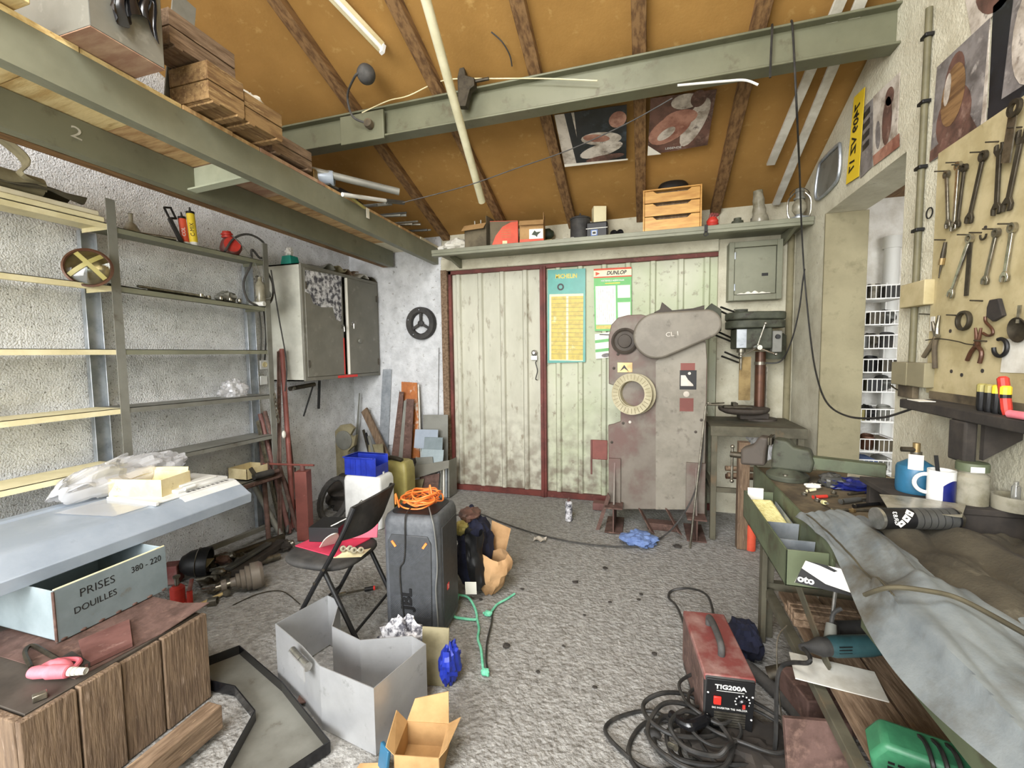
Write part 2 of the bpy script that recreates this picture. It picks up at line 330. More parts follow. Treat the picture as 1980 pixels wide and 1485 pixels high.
mat('oily_cloth', '484234', '332E23', sc=6, lo=.4, hi=.65, rough=.95, bump=.2, bsc=120, c3='666050', sc3=9, lo3=.58, hi3=.7)
mat('dirt_black', '2A2622', '3A342E', sc=10, rough=.9)
# ---------------------------------------------------------------- the setting
# floor: lumpy worn concrete
def floor_fn(u, v):
    x = XL - .3 + u * (4.6 - XL + .3); y = -2.5 + v * (D + .6 + 2.5)
    k = noise.noise(Vector((x * 1.3, y * 1.3, 0))) * .006 + noise.noise(Vector((x * 6, y * 6, 3))) * .0025
    return (x, y, min(k, 0.004) - .004)
struct('floor', MB().surf(floor_fn, 150, 130), 'concrete_floor')
g = 5.2
struct('wall_left', MB().prism([(XL, -2.5, -.1), (XL, D + .3, -.1), (XL, D + .3, roofz(D + .3)), (XL, -2.5, roofz(-2.5))], (-.25, 0, 0)), 'concrete_wall')
DL, DR, DZ, DM = -2.13, .65, 2.49, -1.04
wb = struct('wall_back', MB().box(XL, DL - .07, D, D + .25, -.1, 2.9), 'concrete_back')
struct('pier', MB().box(DR, XR + .25, D, D + .25, -.1, 2.9), 'plaster', wb)
struct('lintel', MB().box(DL - .07, DR, D - .03, D + .25, DZ, 2.62).box(DL - .07, DR, D, D + .25, 2.62, 2.9), 'plaster', wb, bev=.01)
OY0, OY1, OZ = 2.83, 3.90, 2.57
def rz(y): return roofz(y) - .02
struct('wall_right', MB().prism([(XR, -2.5, -.1), (XR, OY0, -.1), (XR, OY0, OZ), (XR, OY1, OZ), (XR, OY1, -.1), (XR, D + .2, -.1), (XR, D + .2, rz(D + .2)), (XR, -2.5, rz(-2.5))], (.25, 0, 0)), 'plaster')
wf = struct('wall_light_block', MB().box(XL - .2, XR + .2, -2.6, -2.4, 3.6, rz(-2.4)).box(.5, XR + .2, -2.6, -2.4, -.1, 3.6), 'plaster')  # unseen wall and header, added to cut daylight on bench and loft
struct('trim_1', MB().box(XR - .004, XR + .27, OY1 - .022, OY1, 0, OZ), 'plaster_smooth', bev=.004)
# timber strip on the door jamb
struct('trim_2', MB().box(DL - .075, DL, D - .03, D + .04, 0, 2.5), 'wood_old_flat', bev=.004)
struct('trim_3', MB().tube([(1.235, D - .03, 0), (1.235, D - .03, 2.58)], .028, 12), 'plaster_smooth')
# sloping roof of fibre board between rafters
y0, y1 = -2.6, D + .3
ce = struct('ceiling', MB().hexa([(XL - .3, y0, roofz(y0)), (XR + .3, y0, roofz(y0)), (XR + .3, y1, roofz(y1)), (XL - .3, y1, roofz(y1)),
    (XL - .3, y0, roofz(y0) + .1), (XR + .3, y0, roofz(y0) + .1), (XR + .3, y1, roofz(y1) + .1), (XL - .3, y1, roofz(y1) + .1)]), 'roof_board')
for a in (PR(570, 40), PR(800, 70), PR(1018, 60), PR(1236, 60), PR(1462, 60), PR(1670, 200)):
    xr = a.x
    part('rafter', MB().bar((xr, y0, roofz(y0) - .03), (xr, D, roofz(D) - .03), .085, .06, RN), 'rafter_wood', ce, bev=.004)
xr = PR(330, 60).x
part('rafter', MB().bar((xr, y0, roofz(y0) - .03), (xr, D, roofz(D) - .03), .085, .06, RN), 'rafter_wood', ce, bev=.004)
for (ax, ay, bx, by) in ((1600, 60, 1490, 318), (1640, 60, 1500, 395)):       # two pale boards laid up the slope
    a, b = PR(ax, ay, .075), PR(bx, by, .075); d = (a - b) * .6
    part('batten', MB().bar(b, a + d, .06, .02, RN), 'white_dull', ce, bev=.003)
# neighbouring store room seen through the opening
struct('wall_store', MB().box(XR + .25, 4.4, D + .1, D + .3, -.1, 2.9).box(4.3, 4.5, -1, D + .1, -.1, 2.9), 'white_wall')
struct('ceiling_store', MB().box(XR + .25, 4.5, -1.2, D + .3, 2.86, 2.95), 'rafter_wood')
# ---------------------------------------------------------------- double door of ribbed sheet
dr = thing('door_1', None, None, (DM, D + .04, 0)); dr['kind'] = 'structure'
def leaf(x0, x1, ribs, m):
    prof = [(x0, 0)]
    for r in ribs: prof += [(r - .034, 0), (r - .018, -.026), (r + .018, -.026), (r + .034, 0)]
    prof.append((x1, 0)); yb = D + .055
    vs = [(x, yb + y, z) for z in (.03, DZ - .03) for x, y in prof]; n = len(prof)
    return part('leaf', MB().add(vs, [(i, i + 1, n + i + 1, n + i) for i in range(n - 1)]), m, dr, ang=15)
xs = [P(px, 700, Y=D + .03).x for px in (888, 930, 972, 1016)]
l1 = leaf(DL + .03, DM - .02, xs, 'door_sheet')
xs = [P(px, 600, Y=D + .03).x for px in (1079, 1122, 1168, 1214, 1262, 1316, 1366)]
l2 = leaf(DM + .02, DR + .0, xs, 'door_sheet_green')
part('frame', MB().box(DL, DR, D + .01, D + .05, DZ - .04, DZ).box(DL, DL + .035, D + .01, D + .05, 0, DZ).box(DL, DR, D + .01, D + .055, 0, .06), 'door_frame_red', dr, bev=.003)
part('post', MB().box(DM - .032, DM + .032, D - .01, D + .05, 0, DZ - .02).box(DM - .008, DM + .008, D - .022, D - .01, 0, DZ - .03), 'door_frame_red', dr, bev=.004)
a = P(1032, 686, Y=D)
lk = part('lock', MB().lathe([(.03, 0), (.034, .006), (.03, .014), (.018, .02), (.016, .03)], (a.x, D + .03, a.z + .02), (0, -1, 0), 20).box(a.x - .035, a.x + .035, D + .012, D + .03, a.z - .055, a.z - .01), 'steel_bright', dr, bev=.003)
a, b = P(1037, 698, Y=D), P(1037, 735, Y=D)
part('handle', MB().tube(cr([(a.x, D + .02, a.z), (a.x, D - .03, a.z - .02), (a.x + .02, D - .035, (a.z + b.z) / 2), (a.x, D - .03, b.z + .02), (a.x, D + .02, b.z)]), .006), 'steel_dark', dr)
# ---------------------------------------------------------------- roof girder across the room
gy = 2.943; gz0, gz1 = 3.17, 3.385
gd = thing('roof_girder', 'grey green steel girder spanning the room under the sloping roof', 'girder', (-.5, gy, gz0))
gx0 = -3.4; t = .012
part('web', MB().box(gx0, XR, gy + .04, gy + .052, gz0 + .01, gz1 - .01), 'girder_green', gd)
for z in (gz0, gz1 - .014): part('flange', MB().box(gx0, XR, gy - .01, gy + .10, z, z + .014), 'girder_green', gd, bev=.004)
a = P(640, 260, Y=gy); b = P(745, 260, Y=gy)
part('splice_plate', MB().box(a.x + .1, b.x, gy - .02, gy + .002, gz0 - .02, gz1 - .03), 'girder_green', gd, bev=.004)
# ---------------------------------------------------------------- mezzanine
FX, RX, MZ0, MZ1 = -2.238, -2.78, 2.57, 2.745
def up(x, y): return (D - y) * (.011 + .010 * min(max((x - RX) / (FX - RX), -.3), 1.2))     # the loft climbs gently towards the doorway
def lbox(m, x0, x1, y0, y1, z0, z1):
    q = [(x, y, z + up(x, y)) for z in (z0, z1) for x, y in ((x0, y0), (x1, y0), (x1, y1), (x0, y1))]; return m.hexa(q)
mz = thing('mezzanine', 'steel framed storage loft with board deck along the block wall', 'loft', (FX - .3, 2.2, MZ0))
def channel(x, z0, z1, y0, y1):
    m = MB(); lbox(m, x - .008, x, y0, y1, z0, z1); lbox(m, x - .06, x - .008, y0, y1, z0, z0 + .01); return lbox(m, x - .06, x - .008, y0, y1, z1 - .01, z1)
part('front_beam', channel(FX, MZ0, MZ1, -2.38, D), 'steel_green', mz)
part('rear_beam', channel(RX, MZ0, MZ1, -2.38, D - .06), 'steel_green', mz)
cy = P(375, 330, X=RX).y
part('cross_member', lbox(lbox(MB(), RX, FX - .008, cy, cy + .01, MZ0 + .02, MZ1 - .002), RX, FX - .008, cy - .05, cy, MZ0 + .02, MZ0 + .03), 'steel_light', mz)
part('joist', lbox(MB(), RX - .16, RX - .09, -2.38, D - .02, MZ0 + .01, MZ1 - .02), 'rafter_wood', mz)
edges = [-2.35, -1.5, -.85, -.2, .45, .95, 1.30, 1.72, 2.0, cy, 2.75, 3.2, 3.75, 4.15, D - .01]
mm = ['wood_ply', 'wood_ply', 'wood_ply', 'wood_ply', 'wood_pale', 'wood_pale', 'wood_pale', 'wood_ply', 'wood_ply', 'wood_ply_red', 'wood_ply', 'wood_ply', 'wood_ply', 'wood_white']
for i in range(14):
    y0, y1 = edges[i], edges[i + 1]
    part('deck_board', lbox(MB(), -3.05, FX + rnd.uniform(-.004, .012), y0 + .003, y1 - .003, MZ1, MZ1 + .022), mm[i], mz)
def mt(y): return MZ1 + .0235 + up(FX, y)      # deck top at the loft edge
text('2', .085, frame(P(148, 258, X=RX + .002), (0, 1, -.1), (0, 0, 1)), 'white_dull', mz, 'chalk_number', sx=1.3)
# ---------------------------------------------------------------- ledge over the door
LZ = 2.567; LY = D - .45; lx0 = P(835, 490, Y=LY).x; lx1 = XR - .005
lg = thing('wall_ledge', 'long grey steel channel ledge above the ribbed door', 'shelf', (-.4, D, LZ))
part('channel', MB().box(lx0, lx1, LY, D, LZ + .03, LZ + .036).box(lx0, lx1, LY - .006, LY, LZ - .012, LZ + .05).box(lx0, lx1, LY, LY + .05, LZ - .012, LZ - .004).box(lx0, lx1, LY - .012, LY - .006, LZ + .012, LZ + .05), 'steel_green', lg, bev=.003)
for x in (lx0 + .12, XR - .12):
    part('bracket', MB().prism([(x, D, LZ + .028), (x, LY + .06, LZ + .028), (x, LY + .06, LZ - .0), (x, D, LZ - .07)], (.03, 0, 0)), 'steel_green', lg, bev=.002)
part('wall_plank', MB().box(lx0 + .3, XR - .3, D - .028, D - .004, LZ + .04, LZ + .155), 'wood_pale', lg, bev=.003)
LT = LZ + .0365
# ---------------------------------------------------------------- goods on the loft
def slat_crate(name, label, x0, x1, y0, y1, z0, z1, m, n=3, cat='crate', t=.012, group=None):
    r = thing(name, label, cat, ((x0 + x1) / 2, (y0 + y1) / 2, z0), group); h = (z1 - z0)
    for i in range(n):
        a = z0 + .012 + (h - .012) * i / n + .003; b = z0 + .012 + (h - .012) * (i + 1) / n - .003
        part('slat', MB().box(x1 - t, x1, y0, y1, a, b), m, r, bev=.002)
        part('slat', MB().box(x0, x0 + t, y0, y1, a, b), m, r, bev=.002)
        part('end_board', MB().box(x0 + t, x1 - t, y0, y0 + t, a, b), m, r, bev=.002)
        part('end_board', MB().box(x0 + t, x1 - t, y1 - t, y1, a, b), m, r, bev=.002)
    for y in (y0 + .015, y1 - .055): part('runner', MB().box(x0 + .01, x1 + .008, y, y + .04, z0, z0 + .012), m, r, bev=.002)
    part('bottom_board', MB().box(x0 + t, x1 - t, y0 + t, y1 - t, z0 + .012, z0 + .022), m, r)
    return r
MT = mt(1.25)
a, b = P(178, 50, Z=MT), P(316, 137, Z=MT); gx = (a.x + b.x) / 2
r = thing('storage_box', 'big grey metal box with rusty underside at the near end of the loft', 'box', (gx - .3, (a.y + b.y) / 2, MT))
part('body', openbox(gx - .5, gx, a.y, b.y, MT + .004, MT + .34, .006), 'cabinet_grey', r, bev=.004)
part('base_plate', MB().box(gx - .5, gx, a.y, b.y, MT, MT + .0038), 'wood_ply_red', r)
mb = MB()
def bagfn(u, v):
    y = a.y + .06 + u * (b.y - a.y - .1); k = noise.noise(Vector((u * 9, v * 3, 1))) * .03
    if v < .35: return (gx - .22 + v * .66, y + k, MT + .352 + .012 * math.sin(u * 20) + k * .3)
    q = (v - .35) / .65; return (gx + .012 + .012 * math.sin(u * 26) * (1 - .3 * q) + .012, y + k, MT + .352 - q * (.24 + .05 * math.sin(u * 7)))
one('bin_bag', 'crinkled black plastic sheet hanging over the big grey metal box', 'plastic sheet', mb.surf(bagfn, 40, 16, .003), 'black_gloss')
a = P(80, 4, Z=mt(.9)); MT = mt(.75)
one('plank', 'pale short timber lying on the loft edge before the grey box', 'plank', MB().box(gx - .35, a.x - .06, .66, a.y, MT + .001, MT + .04), 'wood_pale', bev=.004)
MT = mt(1.6)
a, b = P(404, 195, Z=MT), P(476, 236, Z=MT)
cx = a.x
slat_crate('wooden_crate', 'pale wooden slatted crate overhanging the loft edge, nearest of the three', cx - .26, cx, a.y, b.y - .004, MT, MT + .2, 'crate_wood', 2)
c = P(540, 280, Z=MT)
slat_crate('wooden_crate', 'wooden crate stuffed with crumpled white paper on the loft edge', cx - .24, cx - .006, b.y + .004, c.y, MT, MT + .17, 'crate_wood', 2)
one('paper_wad', 'crumpled white paper sticking out of the middle loft crate', 'paper', MB().blob((cx - .11, (b.y + c.y) / 2, MT + .17), (.08, .08, .06), .5, 2.5, 3), 'white_dull', ang=10)
d = P(604, 335, Z=MT)
slat_crate('wooden_crate', 'darker low wooden crate farthest along the loft edge', d.x - .2, d.x, c.y + .06, d.y, MT, MT + .14, 'wood_old_flat', 2)
slat_crate('wooden_crate', 'dark wooden crate stacked on top behind the pale slatted crate', cx - .27, cx - .075, a.y - .12, a.y + .23, MT + .203, MT + .38, 'wood_old_flat', 2)
one('board', 'thin grey board leaning up behind the dark stacked crate', 'board', MB().bar((cx - .3, a.y + .05, MT), (cx - .285, a.y + .13, MT + .64), .12, .008, (1, 0, 0)), 'steel_grey')
MT = mt(2.5)
p = P(650, 345, Z=MT + .06)
r = thing('electric_motor', 'grey blue motor with round open end lying beyond the loft crates', 'motor', (p.x - .06, p.y, MT))
part('body', MB().lathe([(.045, 0), (.055, .005), (.055, .11), (.048, .12), (.04, .12), (.036, .02), (.0, .02)][::-1], (p.x - .12, p.y - .06, MT + .058), (.9, .5, 0), 24), 'lamp_housing', r)
part('base', MB().box(p.x - .12, p.x - .02, p.y - .05, p.y + .05, MT, MT + .01), 'steel_dark', r)
part('terminal_box', MB().box(p.x - .14, p.x - .08, p.y - .14, p.y - .07, MT + .02, MT + .09), 'brass_dull', r, bev=.006)
def rod(name, label, cat, a, b, rad, m, group=None, n=12): return one(name, label, cat, MB().tube([a, b], rad, n), m, group)
a = P(772, 371, Y=3.1); b = P(690, 343, X=-2.15)
r = thing('pipe', 'wide grey tube end sticking over the loft edge above white tube', 'pipe', (a.x - .2, a.y, a.z))
v = Vector((b.x, b.y, b.z)); mb = MB()
o = Vector((-2.5, 2.6, MT + .12)); e = Vector(a); dd = (e - o)
part('tube_wall', MB().lathe([(.026, 0), (.026, dd.length), (.021, dd.length), (.021, 0), (.026, 0)], o, dd, 20), 'steel_grey', r)
a = P(662, 376, X=-2.2); b = P(745, 388, X=-2.12); c = P(780, 392, X=-2.09)
r = thing('strip_light_tube', 'white plastic tube with dark end cap resting on the loft edge', 'tube', a)
part('tube', MB().tube([a, b], .016, 14), 'white', r); part('end_cap', MB().tube([b, c], .018, 14), 'steel_dark', r)
a = P(678, 382, X=-2.2); b = P(705, 402, X=-2.2)
rod('torch', 'small yellow tube pointing over the loft edge beside white tube', 'tube', a, b, .012, 'yellow_dull')
a = P(712, 410, X=-2.222)
one('paper_tag', 'small white paper tag hanging on the loft beam', 'tag', MB().box(-2.228, -2.225, a.y - .02, a.y + .02, a.z - .05, a.z + .03), 'paper')
MT = mt(3.2)
for i in range(11):
    y = 3.3 + i * .085; z = MT + .012 + (i % 3) * .026; x1 = -2.12 + rnd.uniform(-.05, .05)
    rod('metal_rod', 'thin metal rod end in the bundle at the far loft corner', 'rod', (-2.75, y - .1, z), (x1, y + rnd.uniform(-.05, .08), z + .005), rnd.choice((.009, .012)), rnd.choice(('steel_grey', 'tool_grey', 'steel_dark')), 'metal rods bundled on the loft corner', 8)
one('dark_lump', 'black crumpled plastic heap behind the rods on the loft', 'plastic sheet', MB().blob((-2.55, 3.25, MT + .06), (.2, .25, .09), .4, 2.2, 9, flat=-.06), 'black', ang=10)
# ---------------------------------------------------------------- girder and roof fittings
a = P(740, 95, X=None, Y=None, Z=None) if 0 else PR(738, 92, .06); b = PR(640, -12, .06)
dv = (b - a).normalized(); r = thing('ceiling_light', 'bare fluorescent batten with white tube under the brown roof boards', 'light', a)
part('body', MB().bar(a, a + dv * 1.3, .055, .045, RN), 'cream', r, bev=.004)
s_ = dv.cross(RN).normalized()
o = a - RN * .05 - s_ * .035
part('lamp_tube', MB().tube([o + dv * .02, o + dv * 1.26], .014, 14), 'tube_white', r)
part('lamp_holder', MB().bar(o + dv * .0, o + dv * .02, .03, .06, RN), 'plastic_white', r)
ym = gy - .09
a = P(818, -20, Y=2.2); b = P(932, 390, Y=3.35)
r = thing('plastic_pipe', 'long pale plastic pipe hung sloping in front of the roof girder', 'pipe', b)
part('pipe_wall', MB().lathe([(.028, 0), (.028, (a - b).length), (.023, (a - b).length), (.023, 0), (.028, 0)], b, a - b, 20), 'pvc', r)
# cable gland loop
a = P(700, 155, Y=gy - .3); b = P(712, 240, Y=gy - .05)
r = thing('bulkhead_lamp', 'dusty round lamp on rafter with stiff cable looping to girder plate', 'light', b)
part('dome', MB().lathe([(.0, 0), (.06, .0), (.062, .02), (.05, .05), (.03, .065), (0, .068)], a + Vector((.02, .03, .05)), (.1, -1, -.5), 24), 'rubber', r)
part('gland', MB().lathe([(0, 0), (.028, 0), (.034, .03), (.03, .05), (.012, .06), (.0, .06)], b + Vector((0, .03, 0)), (.1, -1, .1), 20), 'bench_top', r)
part('cable', MB().tube(cr([a + Vector((.0, -.03, .03)), P(685, 150, Y=gy - .3), P(672, 185, Y=gy - .12), P(682, 225, Y=gy - .1), b + Vector((0, -.01, 0))]), .008), 'rubber', r)
# clamp hook
a = P(890, 150, Y=gy - .05)
r = thing('beam_clamp', 'dark iron clamp hooked over the girder beside pale pipe', 'clamp', a)
part('jaw', MB().prism([P(x, y, Y=gy - .06) for x, y in ((884, 150), (893, 108), (900, 145), (917, 150), (917, 165), (908, 172), (900, 205), (886, 205))], (0, .05, 0)), 'tool_dark', r, bev=.004)
part('screw', MB().tube([P(915, 158, Y=gy - .035), P(945, 152, Y=gy - .035)], .011), 'tool_dark', r)
def wire(name, label, pts, rad, m, cat='wire', n=6, group=None): return one(name, label, cat, MB().tube(cr(pts, n), rad, 6), m, group)
wire('wire', 'thin pale wire lying along the girder top past the pipe', [P(x, y, Y=gy - .015) for x, y in ((700, 218), (750, 195), (790, 185), (860, 155), (960, 152), (1060, 152), (1155, 156))], .004, 'cream')
wire('wire', 'thin dark bent wire poking down from roof above the girder', [PR(x, y, .03) for x, y in ((950, 62), (970, 80), (985, 105), (990, 128))], .0045, 'rubber')
a = PR(989, 125, .02)
wire('guy_wire', 'long thin dark wire sagging under the roof posters', [P(778, 392, Y=3.0), P(900, 360, Y=3.1), P(1000, 325, Y=3.2), P(1100, 290, Y=3.2), P(1210, 240, Y=3.1), P(1300, 190, Y=3.0)], .004, 'rubber')
wire('bent_rod', 'glossy white bent rod hung under the girder', [P(1310, 165, Y=gy - .03), P(1400, 157, Y=gy - .03), P(1440, 155, Y=gy - .03), P(1466, 164, Y=gy - .03)], .007, 'white')
# black cable slung over the girder, hanging in a loop and draping to the far wall shelf
wire('power_cable', 'long black cable slung over girder and draped in loops to wall shelf', [P(1530, 40, Y=gy + .03), P(1533, 60, Y=gy - .025), P(1540, 200, Y=gy - .03), P(1546, 330, Y=3.4), P(1550, 440, Y=3.9), P(1556, 540, Y=4.05), P(1568, 660, Y=3.9), P(1580, 730, Y=3.6), P(1600, 780, Y=3.3), P(1640, 805, Y=3.0), P(1700, 808, Y=2.75), P(1750, 795, Y=2.6), P(1800, 776, Y=2.5)], .006, 'cable', 'cable', 8)
wire('power_cable', 'black cable from drill press rising to a knot by the metal cupboard', [P(1480, 702, Y=4.28), P(1510, 698, Y=4.25), P(1530, 660, Y=4.15), P(1545, 600, Y=4.1), P(1552, 545, Y=4.07), P(1556, 520, Y=4.07)], .006, 'cable', 'cable', 8)
wire('power_cable', 'short dark cable dropping over the girder face near the block wall', [P(1493, 48, Y=gy + .02), P(1493, 60, Y=gy - .02), P(1491, 100, Y=gy - .022), P(1489, 150, Y=gy - .02)], .007, 'cable', 'cable')
# posters pinned under the roof
def poster(name, label, quad, m, th=.002, cat='poster', n=None):
    r = thing(name, label, cat, quad[0]); q = [Vector(p) for p in quad]; nn = (q[1] - q[0]).cross(q[3] - q[0]).normalized()
    if nn.dot(Vector((0, 0, H)) - q[0]) < 0: nn = -nn
    part('sheet', MB().prism(q, nn * th), m, r)
    def at(u, v, k=1): return q[0] + (q[1] - q[0]) * u + (q[3] - q[0]) * v + nn * (th + .0008 * k)
    def blob(pts, m2, k=1, nm='print'): return part(nm, MB().fan([at(u, v, k) for u, v in pts]), m2, r)
    return r, at, blob
def ell(cu, cv, ru, rv, rot=0, n=18): return [(cu + ru * math.cos(t) * math.cos(rot) - rv * math.sin(t) * math.sin(rot), cv + ru * math.cos(t) * math.sin(rot) + rv * math.sin(t) * math.cos(rot)) for t in [2 * math.pi * i / n for i in range(n)]]
q = [PR(x, y, .065) for x, y in ((1072, 222), (1212, 202), (1211, 308), (1092, 322))]
r, at, bl = poster('roof_poster', 'dark glossy poster of a reclining figure pinned under the roof', q, 'dark_print')
bl([(0, 0), (.28, 0), (.25, 1), (.0, 1)], 'light_print', 1); bl([(.14, .0), (.24, 0), (.3, 1), (.2, 1)], 'dark_print', 2)
bl(ell(.87, .22, .12, .14, .4), 'skin_print', 1); bl(ell(.62, .52, .3, .12, .1), 'light_print', 1); bl(ell(.6, .74, .34, .12, -.25), 'light_print', 2); bl(ell(.55, .5, .2, .07, .2), 'skin_print', 2); bl(ell(.65, .9, .3, .06, -.1), 'sepia_print', 3)
bl([(0, .94), (1, .97), (1, 1), (0, 1)], 'paper', 4)
q = [PR(x, y, .065) for x, y in ((1258, 190), (1386, 172), (1368, 280), (1252, 300))]
r, at, bl = poster('roof_poster', 'warm brown poster of figures on white cloth pinned under the roof', q, 'sepia_print')
bl(ell(.75, .5, .16, .42, .35), 'light_print', 1); bl(ell(.35, .55, .38, .22, -.5), 'skin_print', 2); bl(ell(.5, .38, .28, .14, -.1), 'skin_print', 3); bl(ell(.3, .62, .17, .08, -.6), 'light_print', 4); bl(ell(.55, .12, .22, .12, 0), 'light_print', 1); bl(ell(.75, .1, .12, .13, 0), 'sepia_print', 3)
bl([(0, .8), (.25, 1), (0, 1)], 'paper', 4)
text('LEGENDE', .028, frame(at(.45, .9, 5), q[1] - q[0], q[0] - q[3]), 'white', r)
# ---------------------------------------------------------------- open metal shelving on the block wall
SF, SB = -3.10, -3.40
sh = thing('shelving_unit', 'open grey metal shelving with cream boards along the block wall', 'shelf', (-3.25, 2, 0))
for y in (.72, 1.90, 3.03):
    part('post', MB().box(SF - .004, SF, y - .025, y + .025, 0, 2.52).box(SF - .035, SF - .004, y - .002, y + .002, 0, 2.52), 'steel_grey', sh)
for y in (.80, 1.93, 3.10):
    part('wall_rail', MB().box(SB, SB + .006, y - .045, y + .045, .0, 2.36).box(SB, SB + .035, y - .045, y - .039, .0, 2.36).box(SB, SB + .035, y + .039, y + .045, .0, 2.36), 'galv', sh, bev=.003)
def shelf(y0, y1, z, m, z1=None, nm='shelf_board'):
    z1 = z if z1 is None else z1; x0, x1 = SB + .04, SF - .004; mb = MB()
    mb.hexa([(x0, y0, z - .004), (x1, y0, z - .004), (x1, y1, z1 - .004), (x0, y1, z1 - .004), (x0, y0, z), (x1, y0, z), (x1, y1, z1), (x0, y1, z1)])
    mb.hexa([(x1 - .003, y0, z - .034), (x1, y0, z - .034), (x1, y1, z1 - .034), (x1 - .003, y1, z1 - .034), (x1 - .003, y0, z), (x1, y0, z), (x1, y1, z1), (x1 - .003, y1, z1)])
    mb.hexa([(x0, y1 - .003, z1 - .03), (x1, y1 - .003, z1 - .03), (x1, y1, z1 - .03), (x0, y1, z1 - .03), (x0, y1 - .003, z1), (x1, y1 - .003, z1), (x1, y1, z1), (x0, y1, z1)])
    return part(nm, mb, m, sh)
ZA, ZB, ZC, ZD, ZE = 2.37, 2.0, 1.615, 1.25, .90
for z in (ZA, ZB, ZC, ZD, ZE): shelf(.70, 1.895, z, 'cream')
shelf(1.905, 3.04, ZA - .01, 'steel_green', ZA - .0); shelf(1.905, 3.04, ZB + .005, 'steel_green', ZB - .02); shelf(1.905, 3.04, ZC, 'steel_green'); shelf(1.905, 3.04, ZD, 'steel_grey', ZD - .02); shelf(1.905, 3.04, ZE - .01, 'steel_grey', ZE - .02)
part('brace', MB().bar((SF - .01, 2.2, .14), (SF - .01, 3.06, .09), .03, .035), 'steel_grey', sh)
part('lower_rail', MB().box(SF - .005, SF, 1.9, 3.04, .50, .535).box(SB + .05, SF, 2.5, 3.04, .53, .535), 'steel_grey', sh)
shy = lambda y, z: (SF - .15, y, z)
# boards stacked on the top shelf
for i, (z, y1) in enumerate(((ZA + .001, 1.86), (ZA + .032, 1.84))):
    one('board', ('cream laminated board lying flat on the top wall shelf', 'dusty pale board lying uppermost on the top wall shelf')[i], 'board', MB().box(SB + .03, SF + .005 - i * .01, .72, y1, z, z + .028), ('cream', 'wood_white')[i], bev=.003)
tz = ZA + .062
# roof tiles / tarpaulin rolls
def roll(a, b, r, turns=2.2, th=.006):
    a, b = Vector(a), Vector(b); d = (b - a).normalized(); u = d.orthogonal().normalized(); w = d.cross(u); vs = []
    n = int(18 * turns)
    for p in (a, b):
        for i in range(n + 1):
            t = 2 * math.pi * turns * i / n; q = r * (.45 + .55 * i / n); vs.append(p + (u * math.cos(t) + w * math.sin(t)) * q)
    return MB().add(vs, [(i, i + 1, n + 2 + i, n + 1 + i) for i in range(n)])
one('tarp_roll', 'dusty rolled canvas sheet on the top wall shelf', 'canvas', roll((SF - .1, .75, tz + .07), (SF - .08, 1.62, tz + .06), .058), 'tarp')
def tp(u, v): return (SF - .26 + .25 * u + .03 * math.sin(v * 9), .8 + v * .98, tz + .03 + .10 * abs(math.sin(u * 5 + v * 2)) * (1 - .6 * v) + .02 * noise.noise(Vector((u * 5, v * 6, 0))))
one('tarpaulin', 'dark folded tarpaulin sagging off the top wall shelf end', 'tarpaulin', MB().surf(tp, 20, 24, .006), 'tarp_dark')
def tp2(u, v): 
    s = 1 - v; return (SF - .1 + .07 * u + .05 * math.sin(v * 3), 1.42 + .2 * v + .06 * math.sin(v * 6), tz + .06 + .22 * s * s + .02 * u + .01 * math.sin(u * 6))
one('canvas_strip', 'curled pale canvas strip standing up from the tarpaulin', 'canvas', MB().surf(tp2, 6, 16, .005), 'tarp')
def tube_thing(name, label, cat, a, b, r1, m, nm='body', group=None):
    r = thing(name, label, cat, a, group); part(nm, MB().tube([a, b], r1, 16), m, r); return r
# items on the right top shelf
def sp(px, py, x=SF - .1, **k): return P(px, py, X=x)
zt = ZA + .002
p = sp(322, 440); y = p.y
r = thing('tile_clamp', 'black clamp tool with frame head leaning on top wall shelf', 'tool', (SF - .1, y, zt))
b = Vector((SF - .1, y + .1, zt + .012)); t = Vector((SF - .14, y + .02, zt + .24))
part('shaft', MB().bar(b, b.lerp(t, .7), .03, .025), 'black', r, bev=.003); q = b.lerp(t, .7)
part('head', MB().bar(q, t, .012, .012).bar(q + Vector((0, .045, .012)), t + Vector((0, .045, .012)), .012, .012).bar(t, t + Vector((0, .05, .012)), .012, .012).bar(q, q + Vector((0, .05, .012)), .012, .014), 'black', r)
part('tip', MB().tube([b, b + Vector((.01, .03, -.006))], .007), 'steel_bright', r)
def cartridge(px, py, label, h, rad, m, txt, tm, dx=0, tilt=.0):
    p = sp(px, py, SF - .08 + dx); o = Vector((p.x, p.y, zt)); t = o + Vector((-.02, -.0 + tilt, h))
    r = thing('sealant_cartridge', label, 'cartridge', o)
    part('tube', MB().tube([o, t], rad, 20), m, r); part('collar', MB().tube([t, t + (t - o).normalized() * .016], rad * 1.05, 20), 'black', r)
    part('nozzle', MB().tube([t + (t - o).normalized() * .016, t + (t - o).normalized() * .05], [rad * .35, rad * .2], 10), 'black_dust', r)
    c = o.lerp(t, .5); cd = (Vector((0, 0, H)) - c); cd.z = 0; cd.normalize()
    part('label_band', MB().tube([o.lerp(t, .0), o.lerp(t, .12)], rad * 1.02, 20), 'white', r)
    text(txt, rad * 1.35, frame(c + cd * (rad + .001), t - o, (t - o).cross(cd) * -1), tm, r)
    return r
cartridge(358, 458, 'red and white sealant cartridge standing on top wall shelf', .19, .024, 'orange_red', 'COL', 'white', -.03)
cartridge(375, 465, 'yellow sealant cartridge standing on top wall shelf', .235, .026, 'yellow', 'C-MIX', 'black')
